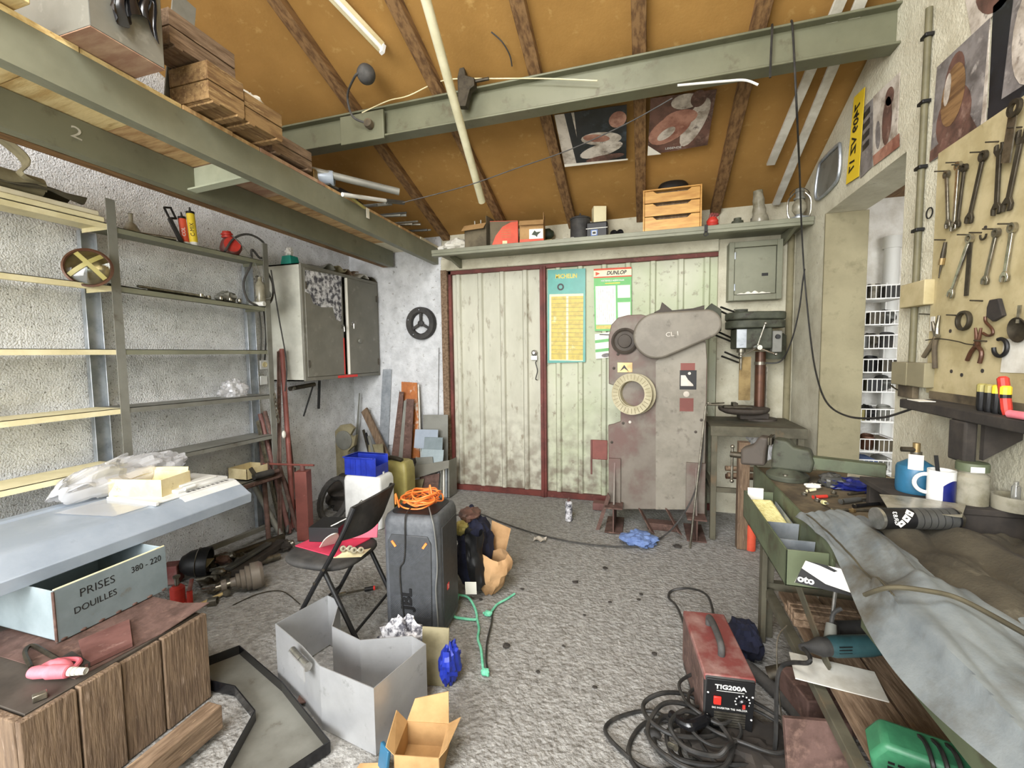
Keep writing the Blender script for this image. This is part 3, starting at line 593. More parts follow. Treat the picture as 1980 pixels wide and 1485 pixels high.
# sawhorse like saw frame lying on that shelf
p = sp(262, 430); tube_thing('steel_pipe', 'thin steel tube with pale end lying on top wall shelf', 'pipe', (SF - .2, p.y - .05, zt + .02), (SF - .05, p.y + .22, zt + .015), .011, 'tool_grey')
one('glass_flask', 'dusty clear flask shape at the back of top wall shelf', 'jar', MB().lathe([(.0, 0), (.05, 0), (.055, .02), (.03, .07), (.012, .09), (.012, .14), (.016, .145)], (SF - .18, sp(270, 430).y, zt), Z3, 20), 'glass_dusty')
# red pump / motor with cable
p = sp(450, 470); c = Vector((SF - .12, p.y, zt + .075))
r = thing('drum_motor', 'red round motor with ribbed cap on the top wall shelf end', 'motor', (c.x, c.y, zt))
part('drum', MB().lathe([(0, -.06), (.06, -.06), (.073, -.045), (.075, .03), (.06, .055), (.0, .06)], c, (.8, -.5, .15), 28), 'red_dull', r)
part('end_plate', MB().lathe([(0, 0), (.055, 0), (.058, .008), (.0, .012)], c + Vector((.8, -.5, .15)).normalized() * .055, (.8, -.5, .15), 24), 'red', r)
part('cap', MB().lathe([(.0, 0), (.04, 0), (.042, .01), (.034, .012), (.034, .02), (.042, .022), (.042, .032), (.034, .034), (.03, .05), (0, .055)], c + Vector((-.01, -.02, .07)), (0, -.1, 1), 20), 'red', r)
c2 = Vector((SF - .06, sp(470, 470).y, zt + .09))
one('cable_coil', 'grey hose coil hanging off the top wall shelf end', 'cable', MB().tube(cr([c + Vector((.05, -.1, -.06)), c + Vector((.06, -.02, .06)), c + Vector((.08, .1, .12)), c + Vector((.08, .24, .09)), c + Vector((.08, .27, -.01)), c + Vector((.08, .2, -.05)), c + Vector((.085, .12, 0)), c + Vector((.09, .1, -.12)), c + Vector((.09, .02, -.28)), c + Vector((.09, .05, -.42)), c + Vector((.1, .17, -.46)), c + Vector((.1, .28, -.4)), c + Vector((.1, .3, -.25)), c + Vector((.1, .22, -.12))]), .009, 8), 'rubber')
wire('twin_cable', 'pale twin cord trailing from the red motor down the shelf post', [c + Vector((.06, -.04, .08)), c + Vector((.1, .06, -.03)), c + Vector((.1, .15, -.15)), c + Vector((.1, .18, -.28)), c + Vector((.1, .12, -.4))], .004, 'cable_grey', 'cable')
# second row
zt = ZB + .003
p = sp(158, 500, SF - .05); c = Vector((SF - .0, p.y, ZB + .085))
r = thing('reflector_bowl', 'old chrome headlamp bowl with yellow tape cross on wall shelf', 'lamp', (c.x, c.y, ZB + .002))
ax = Vector((.75, -.62, .12)).normalized()
part('reflector', MB().lathe([(0, -.085), (.05, -.075), (.085, -.04), (.105, .0), (.107, .004), (.1, .002), (.08, -.036), (.045, -.066), (.0, -.075)], c, ax, 36), 'brass_dull', r)
part('rim', MB().lathe([(.1, -.006), (.112, -.004), (.114, .006), (.104, .01), (.098, .004), (.1, -.006)], c, ax, 36), 'copper_brown', r)
part('glass_face', MB().lathe([(0, .028), (.05, .02), (.09, .006), (.1, .0), (.09, .002), (0, .02)], c, ax, 32), 'glass', r)
part('bulb', MB().blob(c - ax * .03, .018, 0), 'steel_bright', r)
u = ax.orthogonal().normalized(); w = ax.cross(u)
for k, (uu, vv) in enumerate(((u, w), (w, u))):
    part('tape', MB().surf(lambda i, j: c + ax * (.03 - .024 * (2 * i - 1) ** 2) + uu * (.095 * (2 * i - 1)) + vv * (.012 * (2 * j - 1) + .015) + ax * .002 * k, 12, 1), 'yellow_dull', r)
for k, (px, py, L, rd, m) in enumerate(((300, 560, .42, .009, 'chrome'), (350, 570, .3, .007, 'tool_grey'), (330, 562, .36, .008, 'tool_dark'), (250, 552, .2, .012, 'black'))):
    y = sp(px, py).y; r = thing('socket_wrench', ('long chrome ratchet bar lying on the second wall shelf', 'short grey extension bar lying on the second wall shelf', 'dark tommy bar lying at the back of second wall shelf', 'black handle bar lying by post on second wall shelf')[k], 'wrench', (SF - .08 - .04 * k, y, zt))
    x = SF - .05 - .045 * k
    part('shaft', MB().tube([(x, y - L / 3, zt + .012 + rd), (x + .01, y + L * .66, zt + rd)], rd, 10), m, r); part('head', MB().lathe([(0, 0), (.014, 0), (.016, .006), (.014, .024), (0, .026)], (x + .01, y + L * .66, zt - .0), Z3, 14), m, r)
for k in range(6):
    y = sp(418 + k * 9, 590).y; x = SF - .05 - (k % 2) * .045
    one('socket', 'small steel socket beside the bars on second wall shelf', 'socket', MB().lathe([(.006, .03), (.012, .03), (.014, .024), (.014, .004), (.012, 0), (0, 0)], (x, y, zt - .004), Z3, 14), 'chrome', 'loose sockets on second wall shelf')
y = sp(480, 545).y
one('spray_bottle', 'clear plastic bottle hanging by the shelf post cable loops', 'bottle', MB().lathe([(0, 0), (.03, 0), (.036, .02), (.036, .16), (.016, .19), (.016, .22), (0, .22)], (SF - .02, y + .04, zt + .005), Z3, 20), 'glass_dusty')
r = thing('mug', 'dusty grey tin cup tipped at the second wall shelf end', 'cup', (SF - .08, y + .1, zt))
part('cup', MB().lathe([(0, 0), (.04, 0), (.045, .01), (.05, .08), (.046, .08), (.04, .012), (0, .012)], (SF - .06, y + .12, zt + .05), (.5, -.4, .35), 20), 'steel_grey', r)
one('rag', 'dusty crumpled rag on the second wall shelf', 'rag', MB().blob((SF - .12, sp(440, 575).y, zt + .028), (.06, .07, .045), .5, 2.5, 4, flat=-.03), 'steel_grey', ang=10)
a = sp(508, 590, SF - .02)
tube_thing('paint_roller', 'white and red round tube end at second wall shelf corner', 'tube', (SF - .1, a.y - .05, zt + .0), (SF + .03, a.y - .03, zt + .0), .02, 'white')
# lower rows
def film(px, py, z, r, seed, label, m='plastic_film', x=SF - .15):
    y = P(px, py, X=x).y; return one('plastic_bag', label, 'bag', MB().blob((x, y, z + r[2] * .6), r, .55, 2.6, seed, 36, 20, flat=-r[2] * .6), m, ang=8)
film(452, 745, ZD - .018, (.08, .1, .08), 11, 'crumpled translucent bag on the fourth wall shelf')
one('dark_box', 'dark cardboard box at the frame edge on the fourth wall shelf', 'box', MB().box(SB + .03, SF - .1, .7, 1.16, ZD, ZD + .16), 'bench_top', bev=.004)
# socket outlets on the wall behind the post
x = XL + .002; a = P(510, 705, X=XL + .05); b = P(510, 735, X=XL + .05)
r = thing('socket_outlet', 'pair of cream surface socket boxes on the block wall', 'socket outlet', (XL, a.y, b.z - .05))
for q in (a, b): part('box', MB().box(x, XL + .055, q.y - .04, q.y + .04, q.z - .045, q.z + .04), 'plastic_white', r, bev=.006)
part('outlet', MB().lathe([(.0, 0), (.018, 0), (.026, .004), (.026, .01), (.02, .01), (.018, .003), (0, .003)], (XL + .055, a.y, a.z), X3, 20), 'cream', r)
for k, (dy, top) in enumerate(((0, 2.3), (.05, 2.1))): wire('wall_cable', ('grey cable running up the block wall from the socket boxes', 'dark cable running up beside the socket boxes')[k], [(XL + .012, a.y + dy, a.z + .04), (XL + .012, a.y + dy + .03, a.z + .3), (XL + .012, a.y + dy + .01, a.z + .6), (XL + .012, a.y + dy + .02, top)], .007, ('cable_grey', 'cable')[k], 'cable')
# ---------------------------------------------------------------- wall cabinet
KX = -3.03; ky0, ky1, kz0, kz1 = 3.35, 4.55, 1.325, 2.415
kb = thing('wall_cabinet', 'grey steel two door wall cabinet with torn newspaper on one door', 'cabinet', (-3.2, 3.95, kz0))
part('carcass', MB().box(XL + .002, KX - .022, ky0, ky0 + .012, kz0, kz1).box(XL + .002, KX - .022, ky1 - .012, ky1, kz0, kz1).box(XL + .002, KX - .022, ky0, ky1, kz0, kz0 + .012).box(XL + .002, KX - .022, ky0, ky1, kz1 - .012, kz1).box(XL + .002, XL + .01, ky0, ky1, kz0, kz1), 'cabinet_side', kb)
part('front_frame', MB().box(KX - .022, KX, ky0, ky0 + .03, kz0, kz1).box(KX - .022, KX, ky1 - .03, ky1, kz0, kz1).box(KX - .022, KX, ky0 + .03, ky1 - .03, kz0, kz0 + .035).box(KX - .022, KX, ky0 + .03, ky1 - .03, kz1 - .035, kz1), 'cabinet_grey', kb, bev=.003)
yc = P(665, 640, X=KX).y
d1 = part('door', MB().box(KX - .016, KX + .006, ky0 + .032, yc - .01, kz0 + .037, kz1 - .037), 'cabinet_grey', kb, bev=.003)
part('door', MB().box(KX - .01, KX + .008, yc + .075, ky1 - .032, kz0 + .037, kz1 - .037), 'cabinet_grey', kb, bev=.003)
part('door_edge', MB().box(KX - .02, KX + .0085, yc + .063, yc + .0745, kz0 + .037, kz1 - .037), 'paper', kb)
part('red_edge', MB().box(KX - .004, KX + .0075, yc - .022, yc - .008, kz0 + .037, kz0 + .42).box(KX, KX + .002, yc - .12, yc + .2, kz0 + .004, kz0 + .03), 'bright_red', kb)
for y, z in ((yc - .03, 1.86), (yc + .13, 1.9)):
    part('latch', MB().box(KX + .006, KX + .014, y - .02, y + .02, z - .02, z + .02).tube([(KX + .012, y, z), (KX + .03, y, z), (KX + .03, y, z - .05)], .005), 'chrome', kb)
part('knob', MB().lathe([(.0, .02), (.022, .02), (.026, .014), (.02, 0)][::-1], (KX + .008, yc + .24, 1.72), X3, 18), 'steel_grey', kb)
for y in (ky0 + .045, ky1 - .04):
    for z in (kz0 + .16, kz1 - .2): part('hinge', MB().tube([(KX + .008, y, z - .035), (KX + .008, y, z + .035)], .009, 10), 'tool_dark', kb)
q = P(583, 518, X=KX + .007)
pts = [(575, 518), (660, 530), (660, 618), (650, 614), (643, 590), (622, 590), (606, 583), (600, 565), (583, 560)]
part('newspaper', MB().prism([P(max(x, 590), y + 4, X=KX + .0065) for x, y in pts], (.001, 0, 0)), 'newspaper', kb)
one('tissue_pack', 'green and white tissue box on top of the wall cabinet', 'box', MB().hexa([(x, y, z) for z, s in ((kz1 + .001, 1), (kz1 + .085, .8)) for x, y in ((-3.22 - .06 * s, 3.42 - .05 * s), (-3.22 + .06 * s, 3.42 - .05 * s), (-3.22 + .06 * s, 3.42 + .07 * s), (-3.22 - .06 * s, 3.42 + .07 * s))]), 'teal_sign', bev=.004)
one('tissue', 'white tissue tuft pulled from the green tissue box', 'tissue', MB().blob((-3.22, 3.42, kz1 + .12), (.03, .035, .045), .5, 2.5, 5, 16, 10), 'white', ang=10)
for k in range(5):
    y = 3.62 + .19 * k; one('scrap_sheet', ('rolled grey sheet lying on the wall cabinet top', 'dusty bent tin lying on the wall cabinet top', 'short brown tube lying on the wall cabinet top', 'flattened pale carton on the wall cabinet top', 'dark pad overhanging the far wall cabinet corner')[k], 'scrap', MB().surf(lambda u, v: (-3.34 + .3 * u, y + .17 * v + .05 * u, kz1 + .012 + .05 * abs(math.sin(v * 3 + k)) + .012 * math.sin(u * 7 + k)), 8, 8, .008), ('steel_grey', 'tarp', 'wood_old', 'white_dull', 'tarp_dark')[k])
# things hung below the cabinet
a = P(575, 748, X=-3.3)
r = thing('grease_gun', 'steel cylinder tool hung under the wall cabinet', 'tool', a)
part('barrel', MB().tube([P(560, 752, X=-3.32), P(608, 743, X=-3.28)], .022, 14), 'tool_dark', r); part('nose', MB().tube([P(566, 752, X=-3.3), P(570, 750, X=-3.26)], .013, 14), 'chrome', r)
tube_thing('hanging_bar', 'thin black bar hung slanting under the wall cabinet', 'bar', P(606, 750, X=-3.3) + Vector((0, 0, .03)), P(587, 805, X=-3.36), .008, 'black')
tube_thing('hanging_bar', 'thick black handle hung under the wall cabinet', 'bar', P(618, 745, X=-3.3) + Vector((0, 0, .05)), P(616, 790, X=-3.34), .014, 'black')
# ---------------------------------------------------------------- things on the ledge over the door
YL = LY + .02
def rc(px0, py0, px1, py1, Y): a, b = P(px0, py0, Y=Y), P(px1, py1, Y=Y); return a.x, b.x, b.z
x0, x1, z1 = rc(845, 470, 908, 450, YL); one('plastic_sack', 'crumpled white plastic sack at the loft end of the ledge', 'bag', MB().blob(((x0 + x1) / 2, YL + .12, LT + .05), ((x1 - x0) / 2, .1, .075), .45, 2.2, 21, 32, 18, flat=-.05), 'white_dull', ang=10)
def carton(name, label, x0, x1, y0, y1, z0, z1, m, flap=None, cat='box', rz=0):
    c = ((x0 + x1) / 2, (y0 + y1) / 2); T = TR((c[0], c[1], z0), rz); r = thing(name, label, cat, (c[0], c[1], z0)); w, d, h = (x1 - x0) / 2, (y1 - y0) / 2, z1 - z0
    part('body', openbox(-w, w, -d, d, 0, h, .005, T), m, r)
    if flap:
        part('flap', MB(T).hexa([(-w, -d - .002, h), (w, -d - .002, h), (w, -d - .002 - flap, h - flap * 1.1), (-w, -d - .002 - flap, h - flap * 1.1), (-w, -d - .006, h), (w, -d - .006, h), (w, -d - .006 - flap, h - flap * 1.1), (-w, -d - .006 - flap, h - flap * 1.1)]), 'cardboard', r)
        part('flap', MB(T).box(w - .003, w + .001, -d, d, h, h + .07), m, r)
    return r, T, w, d, h
x0, x1, z1 = rc(899, 470, 938, 432, YL); r, T, w, d, h = carton('carton', 'dark brown carton with open flap and pegs sticking out on the ledge', x0, x1 + .03, YL, YL + .16, LT, z1, 'cardboard_dark', .06, rz=-8)
for dx in (-.05, .02): part('peg', MB(T).tube([(dx, 0, h - .1), (dx, 0, h + .06)], .006), 'white_dull', r)
x0, x1, z1 = rc(945, 468, 1000, 425, YL); r, T, w, d, h = carton('carton', 'grey carton with large orange red curved print on the ledge', x0, x1 - .02, YL, YL + .17, LT, z1, 'cardboard_dark', None, rz=14)
part('lid', MB(T).box(-w, w, -d, d, h, h + .004), 'orange_red', r)
pts = [(-w * .9, 0), (w, 0), (w, h * .98), (w * .5, h * .96), (-w * .1, h * .78), (-w * .6, h * .42)]
part('print', MB(T).fan([(x, -d - .001, z) for x, z in pts]), 'orange_red', r); part('print', MB(T).fan([(w + .001, -d, .0), (w + .001, d, .0), (w + .001, d, h * .9), (w + .001, -d, h * .98)]), 'orange_red', r)
part('print', MB(T).box(-.015, .03, -d - .002, -d - .001, .02, .05), 'cream', r)
for k in range(4): part('print', MB(T).box(-w * .2, w * .5, -d - .002, -d - .001, h * (.35 + .1 * k), h * (.365 + .1 * k)), 'cardboard', r)
x0, x1, z1 = rc(1003, 464, 1048, 424, YL); r, T, w, d, h = carton('carton', 'brown carton with small picture of green tools on the ledge', x0, x1, YL, YL + .18, LT, z1, 'cardboard', .05, rz=8)
part('print', MB(T).box(-w * .2, w * .95, -d - .002, -d - .0005, h * .2, h * .62), 'paper', r); part('print', MB(T).box(-w, w, -d - .0025, -d - .0012, 0, h * .2), 'orange_red', r)
part('print', MB(T).fan([(a * w, -d - .003, b * h) for a, b in ((0, .38), (.25, .56), (.4, .48), (.8, .5), (.5, .36), (.45, .26), (.3, .34))]), 'green_dark', r)
x0, x1, z1 = rc(1050, 440, 1075, 415, D - .1); one('green_lump', 'dark green rounded lid behind the brown carton on ledge', 'lid', MB().blob((x0 + .04, D - .1, LT + .16), (.07, .05, .06), .15, 2, 3, 20, 12), 'green_dark'); one('block', 'pale wooden block under the dark green lid on ledge', 'block', MB().box(x0 - .02, x0 + .1, D - .15, D - .05, LT, LT + .1), 'wood_pale', bev=.004)
x0, x1, z1 = rc(1070, 458, 1112, 445, YL); one('paper_scraps', 'torn white paper scraps on the ledge by black pot', 'paper', MB().surf(lambda u, v: (x0 + (x1 - x0) * u, YL + .1 * v, LT + .008 + .02 * abs(math.sin(u * 9 + v * 4))), 12, 4, .002), 'paper')
x0, x1, z1 = rc(1100, 452, 1139, 414, YL + .04); c = ((x0 + x1) / 2, YL + .13); q = (x1 - x0) / 2
r = thing('pot', 'black cylindrical pot with domed lid on the ledge', 'pot', (c[0], c[1], LT)); part('body', MB().lathe([(0, 0), (q, 0), (q, z1 - LT - .02), (0, z1 - LT - .02)], (*c, LT), Z3, 28), 'black_dust', r, bev=.004); part('lid', MB().lathe([(q * 1.05, 0), (q * 1.05, .012), (q * .6, .03), (.01, .036), (.008, .06), (0, .06)], (*c, z1 - .02), Z3, 28), 'black_dust', r)
x0, x1, z1 = rc(1133, 450, 1168, 427, YL); r = thing('tester', 'small black box with white pictogram on the ledge', 'box', (x0, YL, LT))
part('body', MB().box(x0, x1 + .03, YL, YL + .14, LT, z1), 'black', r, bev=.012); part('print', MB().box(x0 + .045, x0 + .105, YL - .001, YL + .002, LT + .005, LT + .075), 'blue_rag', r); part('print', MB().box(x0 + .055, x0 + .095, YL - .002, YL, LT + .03, LT + .065), 'paper', r); part('print', MB().box(x0 + .06, x0 + .09, YL - .003, YL - .001, LT + .036, LT + .058), 'black', r); part('print', MB().box(x0, x1 + .03, YL - .0015, YL, LT + .085, LT + .09), 'paper', r)
zt = z1; x0, x1, z1 = rc(1143, 430, 1178, 391, YL + .1); one('white_box', 'tall pale carton standing behind the black pictogram box', 'box', MB(TR((x0 + .06, YL + .22, LT), 18)).box(-.06, .06, -.05, .05, 0, z1 - LT), 'cream', bev=.003)
a = P(1190, 436, Y=YL + .05); r = thing('goggles', 'black welding goggles lying on the ledge beside pale carton', 'goggles', (a.x, a.y, LT))
for dx in (0, .055): part('eyecup', MB().lathe([(.03, 0), (.034, .03), (.028, .045), (.02, .045), (.018, .035), (0, .035)][::-1], (a.x + dx - .02, a.y + .04, LT + .036), (.2, -1, .2), 18), 'black_gloss', r)
one('board', 'white board lying on the ledge beside the wooden drawers', 'board', MB().box(P(1195, 440, Y=YL).x, P(1240, 436, Y=YL).x, YL + .02, YL + .16, LT, LT + .012), 'white_dull'); one('black_bar', 'black flat bar lying behind white board on ledge', 'bar', MB().box(P(1198, 430, Y=YL).x, P(1242, 430, Y=YL).x, YL + .17, YL + .2, LT, LT + .03), 'black')
# small wooden drawer chest
x0, x1, z1 = rc(1243, 440, 1358, 355, YL - .02); y = YL - .02
ch = thing('drawer_chest', 'small pine chest of three drawers standing on the ledge', 'drawers', ((x0 + x1) / 2, y, LT)); t = .012; hh = z1 - LT
part('carcass', MB().box(x0, x0 + t, y, y + .10, LT, z1).box(x1 - t, x1, y, y + .10, LT, z1).box(x0 + t, x1 - t, y, y + .10, LT, LT + t).box(x0 + t, x1 - t, y, y + .10, z1 - t, z1).box(x0 + t, x1 - t, y + .09, y + .10, LT + t, z1 - t), 'pine', ch, bev=.002)
hs = [.31, .33, .36]; z = z1 - t
for k in range(3):
    h = (hh - 2 * t) * hs[k]; za = z - h + .003; zb = z - .003; xa, xb = x0 + t + .003, x1 - t - .003; w = xb - xa
    dw = part('drawer', MB().prism([(xa, y + .004, za), (xb, y + .004, za), (xb, y + .004, zb), (xa + w * .85, y + .004, zb), (xa + w * .78, y + .004, zb - h * .22), (xa + w * .22, y + .004, zb - h * .22), (xa + w * .15, y + .004, zb), (xa, y + .004, zb)], (0, .012, 0)), 'pine', ch, bev=.002)
    part('drawer_recess', MB().box(xa, xb, y + .05, y + .052, za, zb), 'wood_old', ch); z -= h
q = (x0 + x1) / 2
def dome(u, v): a = u * 2 * math.pi; b = v * math.pi / 2; return (q + .01 + .13 * math.cos(a) * math.cos(b), y + .055 + .05 * math.sin(a) * math.cos(b), z1 + .002 + .085 * math.sin(b))
one('domed_hat', 'black domed hat resting on top of the pine drawer chest', 'hat', MB().surf(dome, 28, 8), 'black')
x0, x1, z1 = rc(1367, 433, 1395, 400, YL); r = thing('glove', 'red rubber glove bundle standing on the ledge by pine chest', 'glove', (x0 + .05, YL + .06, LT))
part('cuff', MB().lathe([(0, 0), (.045, 0), (.05, .02), (.044, .03), (.05, .045), (.044, .055), (.048, .07), (.03, .1), (0, .105)], (x0 + .05, YL + .06, LT), Z3, 18, ), 'red', r)
for k in range(3): part('finger', MB().tube(cr([(x0 + .03 + .02 * k, YL + .05, LT + .09), (x0 + .035 + .022 * k, YL + .045, LT + .12), (x0 + .05 + .02 * k, YL + .03, LT + .125 - .01 * k)]), [.012] * 12 + [.008]), 'red_dull', r)
x0, x1, z1 = rc(1410, 430, 1445, 405, YL); c = (x0 + .08, YL + .1)
r = thing('bell_housing', 'squat grey green bell shaped part on the ledge', 'housing', (*c, LT)); part('body', MB().lathe([(0, 0), (.075, 0), (.075, .015), (.05, .03), (.045, .06), (.03, .066), (.03, .085), (0, .088)], (*c, LT), Z3, 24), 'cast_green', r)
one('bracket', 'small black bracket lying beside the bell shaped part', 'bracket', MB().box(c[0] + .09, c[0] + .16, c[1] - .05, c[1] + .03, LT, LT + .03).box(c[0] + .1, c[0] + .12, c[1] - .02, c[1], LT + .03, LT + .07), 'black')
a = P(1470, 425, Y=YL + .08); r = thing('wrapped_lamp', 'old oil lamp wrapped in dusty clear plastic on the ledge', 'lamp', (a.x, a.y, LT))
part('wrap', MB().lathe([(0, .012), (.06, .012), (.068, .03), (.062, .07), (.05, .1), (.052, .13), (.043, .17), (.046, .21), (.038, .25), (.036, .29), (0, .29)], (a.x, a.y, LT), (-.08, 0, 1), 22), 'glass_dusty', r); part('base', MB().lathe([(0, 0), (.085, 0), (.08, .012), (.06, .02), (0, .02)], (a.x, a.y, LT), Z3, 22), 'copper_brown', r); part('burner', MB().lathe([(0, .02), (.03, .02), (.04, .05), (.02, .08), (.014, .22), (0, .22)], (a.x, a.y, LT), Z3, 16), 'brass_dull', r)
a = P(1545, 415, Y=YL + .07); r = thing('hurricane_lantern', 'tin hurricane lantern at the far wall end of the ledge', 'lantern', (a.x, a.y, LT))
part('tank', MB().lathe([(0, 0), (.07, 0), (.074, .01), (.07, .035), (.03, .045), (.025, .06), (0, .06)], (a.x, a.y, LT), Z3, 24), 'galv', r); part('globe', MB().lathe([(.03, .06), (.052, .1), (.05, .14), (.03, .18)], (a.x, a.y, LT), Z3, 22), 'glass_dusty', r)
for s in (-1, 1): part('side_tube', MB().tube(cr([(a.x + s * .065, a.y, LT + .03), (a.x + s * .082, a.y, LT + .08), (a.x + s * .08, a.y, LT + .18), (a.x + s * .04, a.y, LT + .235)]), .008), 'chrome', r)
part('chimney', MB().lathe([(.04, .18), (.042, .195), (.028, .2), (.028, .235), (.036, .24), (.03, .265), (0, .27)], (a.x, a.y, LT), Z3, 20), 'steel_grey', r); part('bail', MB().tube(circ((a.x, a.y, LT + .2), .075, (1, 0, 0), (0, 0, 1), 14, .3, 2.84), .003, 6), 'tool_dark', r)
a = P(1365, 440, Y=LY - .012); r = thing('spring_clip', 'black spring clip gripping the ledge lip under pine chest', 'clip', (a.x, LY - .02, a.z - .05))
part('jaw', MB().bar((a.x, LY - .016, LZ + .055), (a.x, LY - .02, LZ - .0), .025, .01), 'black', r); part('loop', MB().tube(circ((a.x, LY - .02, LZ - .02), .016, X3, Z3, 14), .004, 6, True), 'black', r)
# ---------------------------------------------------------------- hung on the door and back wall
DYF = D + .024
def sign(name, label, quad, m): return poster(name, label, quad, m, .0025, 'sign')
q = [P(x, y, Y=DYF) for x, y in ((1059, 522), (1132, 519), (1132, 700), (1059, 702))]
r, at, bl = sign('tyre_chart', 'tall teal chart sign with yellow table on the ribbed door', q, 'teal_sign'); dx, dy = q[1] - q[0], q[0] - q[3]
bl([(.05, .26), (.95, .26), (.95, .97), (.05, .97)], 'cream_sign', 1)
for u0, u1 in ((.1, .5), (.56, .95)): bl([(u0, .285), (u1, .285), (u1, .96), (u0, .96)], 'yellow_sign', 2)
for k in range(14): bl([(.1, .31 + .045 * k), (.95, .31 + .045 * k), (.95, .315 + .045 * k), (.1, .315 + .045 * k)], 'yellow_dull', 3)
text('MICHELIN', .062, frame(at(.5, .075, 2), dx, dy), 'yellow', r, sx=.82, bold=.0012)
tc = at(.35, .185, 2); part('print', MB().add([p for p in circ(tc, .036, dx, dy, 24)] + [p for p in circ(tc, .02, dx, dy, 24)], [(i, (i + 1) % 24, 24 + (i + 1) % 24, 24 + i) for i in range(24)]), 'black', r)
q = [P(x, y, Y=DYF) for x, y in ((1148, 520), (1221, 516), (1221, 622), (1148, 640))]; q[3] = P(1150, 640, Y=DYF); q[2] = P(1221, 640, Y=DYF)
r, at, bl = sign('tyre_chart', 'green and cream chart sign beside the teal one on the door', q, 'green_sign'); dx, dy = q[1] - q[0], q[0] - q[3]
bl([(0, .03), (1, .03), (1, .13), (0, .13)], 'cream_sign', 1); bl([(0, 0), (1, 0), (1, .03), (0, .03)], 'orange_red', 1); bl([(0, .13), (1, .13), (1, .15), (0, .15)], 'orange_red', 2)
text('DUNLOP', .052, frame(at(.6, .08, 2), dx, dy), 'black', r, sx=.9, shear=.25, bold=.002); bl([(.05, .05), (.17, .08), (.05, .115)], 'orange_red', 3)
text('MATERIELS AGRICOLES', .022, frame(at(.5, .2, 2), dx, dy), 'white', r, bold=.0005); bl([(.3, .235), (.7, .235), (.7, .25), (.3, .25)], 'yellow', 2)
for u0, v0, u1, v1 in ((.04, .28, .58, .9), (.63, .28, .96, .48), (.63, .55, .96, .8), ): bl([(u0, v0), (u1, v0), (u1, v1), (u0, v1)], 'paper', 2)
for k in range(9): bl([(.07 + .055 * k, .3), (.075 + .055 * k, .3), (.075 + .055 * k, .86), (.07 + .055 * k, .86)], 'newspaper', 3)
bl([(.04, .91), (.7, .91), (.7, .97), (.04, .97)], 'yellow_sign', 2)
q = [P(x, y, Y=DYF) for x, y in ((1150, 646), (1196, 640), (1196, 690), (1152, 694))]
r, at, bl = sign('notice', 'white notice with green bands below the green chart sign', q, 'paper')
for v in (.25, .62): bl([(0, v), (1, v), (1, v + .12), (0, v + .12)], 'green_sign', 1)
bl(ell(.45, .9, .2, .08), 'grey_print', 2); bl([(.2, .02), (.8, .12), (.8, .16), (.2, .06)], 'black', 2)
# wheel ring on the back wall
a = P(812, 625, Y=D - .06); b = P(812, 595, Y=D - .06); R_ = (b.z - a.z) * 1.06
r = thing('wheel_ring', 'black plastic wheel with three spokes hung on back wall', 'wheel', (a.x, D, a.z - R_)); ax = Vector((-.12, -1, 0))
part('rim', MB().lathe([(R_, 0), (R_, .05), (R_ * .97, .06), (R_ * .68, .06), (R_ * .64, .05), (R_ * .64, .0), (R_, 0)], (a.x, D - .006, a.z), (-.05, -1, 0), 40), 'black_dust', r)
for k in range(3):
    t = math.radians(90 + 120 * k); u = Vector((math.cos(t), 0, math.sin(t))); part('spoke', MB().bar((a.x, D - .04, a.z), Vector((a.x, D - .04, a.z)) + u * R_ * .66, .03, .012, (0, 1, 0)), 'black_dust', r)
part('hub', MB().lathe([(.035, 0), (.035, .02), (.02, .03), (0, .03)], (a.x, D - .03, a.z), (0, -1, 0), 20), 'black_dust', r)
for k in range(5):
    t = math.radians(20 + 72 * k); part('bolt', MB().lathe([(.006, 0), (.006, .004), (0, .005)], (a.x + R_ * .82 * math.cos(t), D - .066, a.z + R_ * .82 * math.sin(t)), (0, -1, 0), 10), 'galv', r)
# electric cupboard
x0, x1, z1 = rc(1408, 582, 1515, 461, D - .13); z0 = P(1408, 582, Y=D - .13).z
r = thing('electric_cupboard', 'shallow grey steel cupboard with keyhole on the back wall', 'cabinet', ((x0 + x1) / 2, D, z0)); yf = D - .13
part('case', MB().box(x0, x1, yf + .03, D, z0, z1), 'steel_green', r, bev=.004)
part('rim', MB().box(x0, x0 + .045, yf, yf + .03, z0, z1).box(x1 - .045, x1, yf, yf + .03, z0, z1).box(x0 + .045, x1 - .045, yf, yf + .03, z0, z0 + .05).box(x0 + .045, x1 - .045, yf, yf + .03, z1 - .05, z1), 'steel_green', r, bev=.003)
dd = part('door', MB().box(x0 + .05, x1 - .05, yf + .012, yf + .029, z0 + .055, z1 - .055), 'steel_green', r, bev=.002)
part('keyhole', MB().box(x1 - .16, x1 - .11, yf + .008, yf + .013, z0 + .21, z0 + .235), 'black', dd)
for z in (z0 + .12, z1 - .12): part('hinge', MB().tube([(x0 + .052, yf + .008, z - .03), (x0 + .052, yf + .008, z + .03)], .007, 8), 'galv', r)
one('mortar_bags', 'thin white crumpled plastic strip lying in the cupboard door rim', 'plastic sheet', MB().surf(lambda u, v: (x0 + .07 + (x1 - x0 - .16) * u, yf - .004 + .02 * v, z0 + .052 + (.01 + .03 * abs(math.sin(u * 14)) * (1 - abs(2 * u - 1))) * v + .002), 30, 3), 'paper', ang=10)
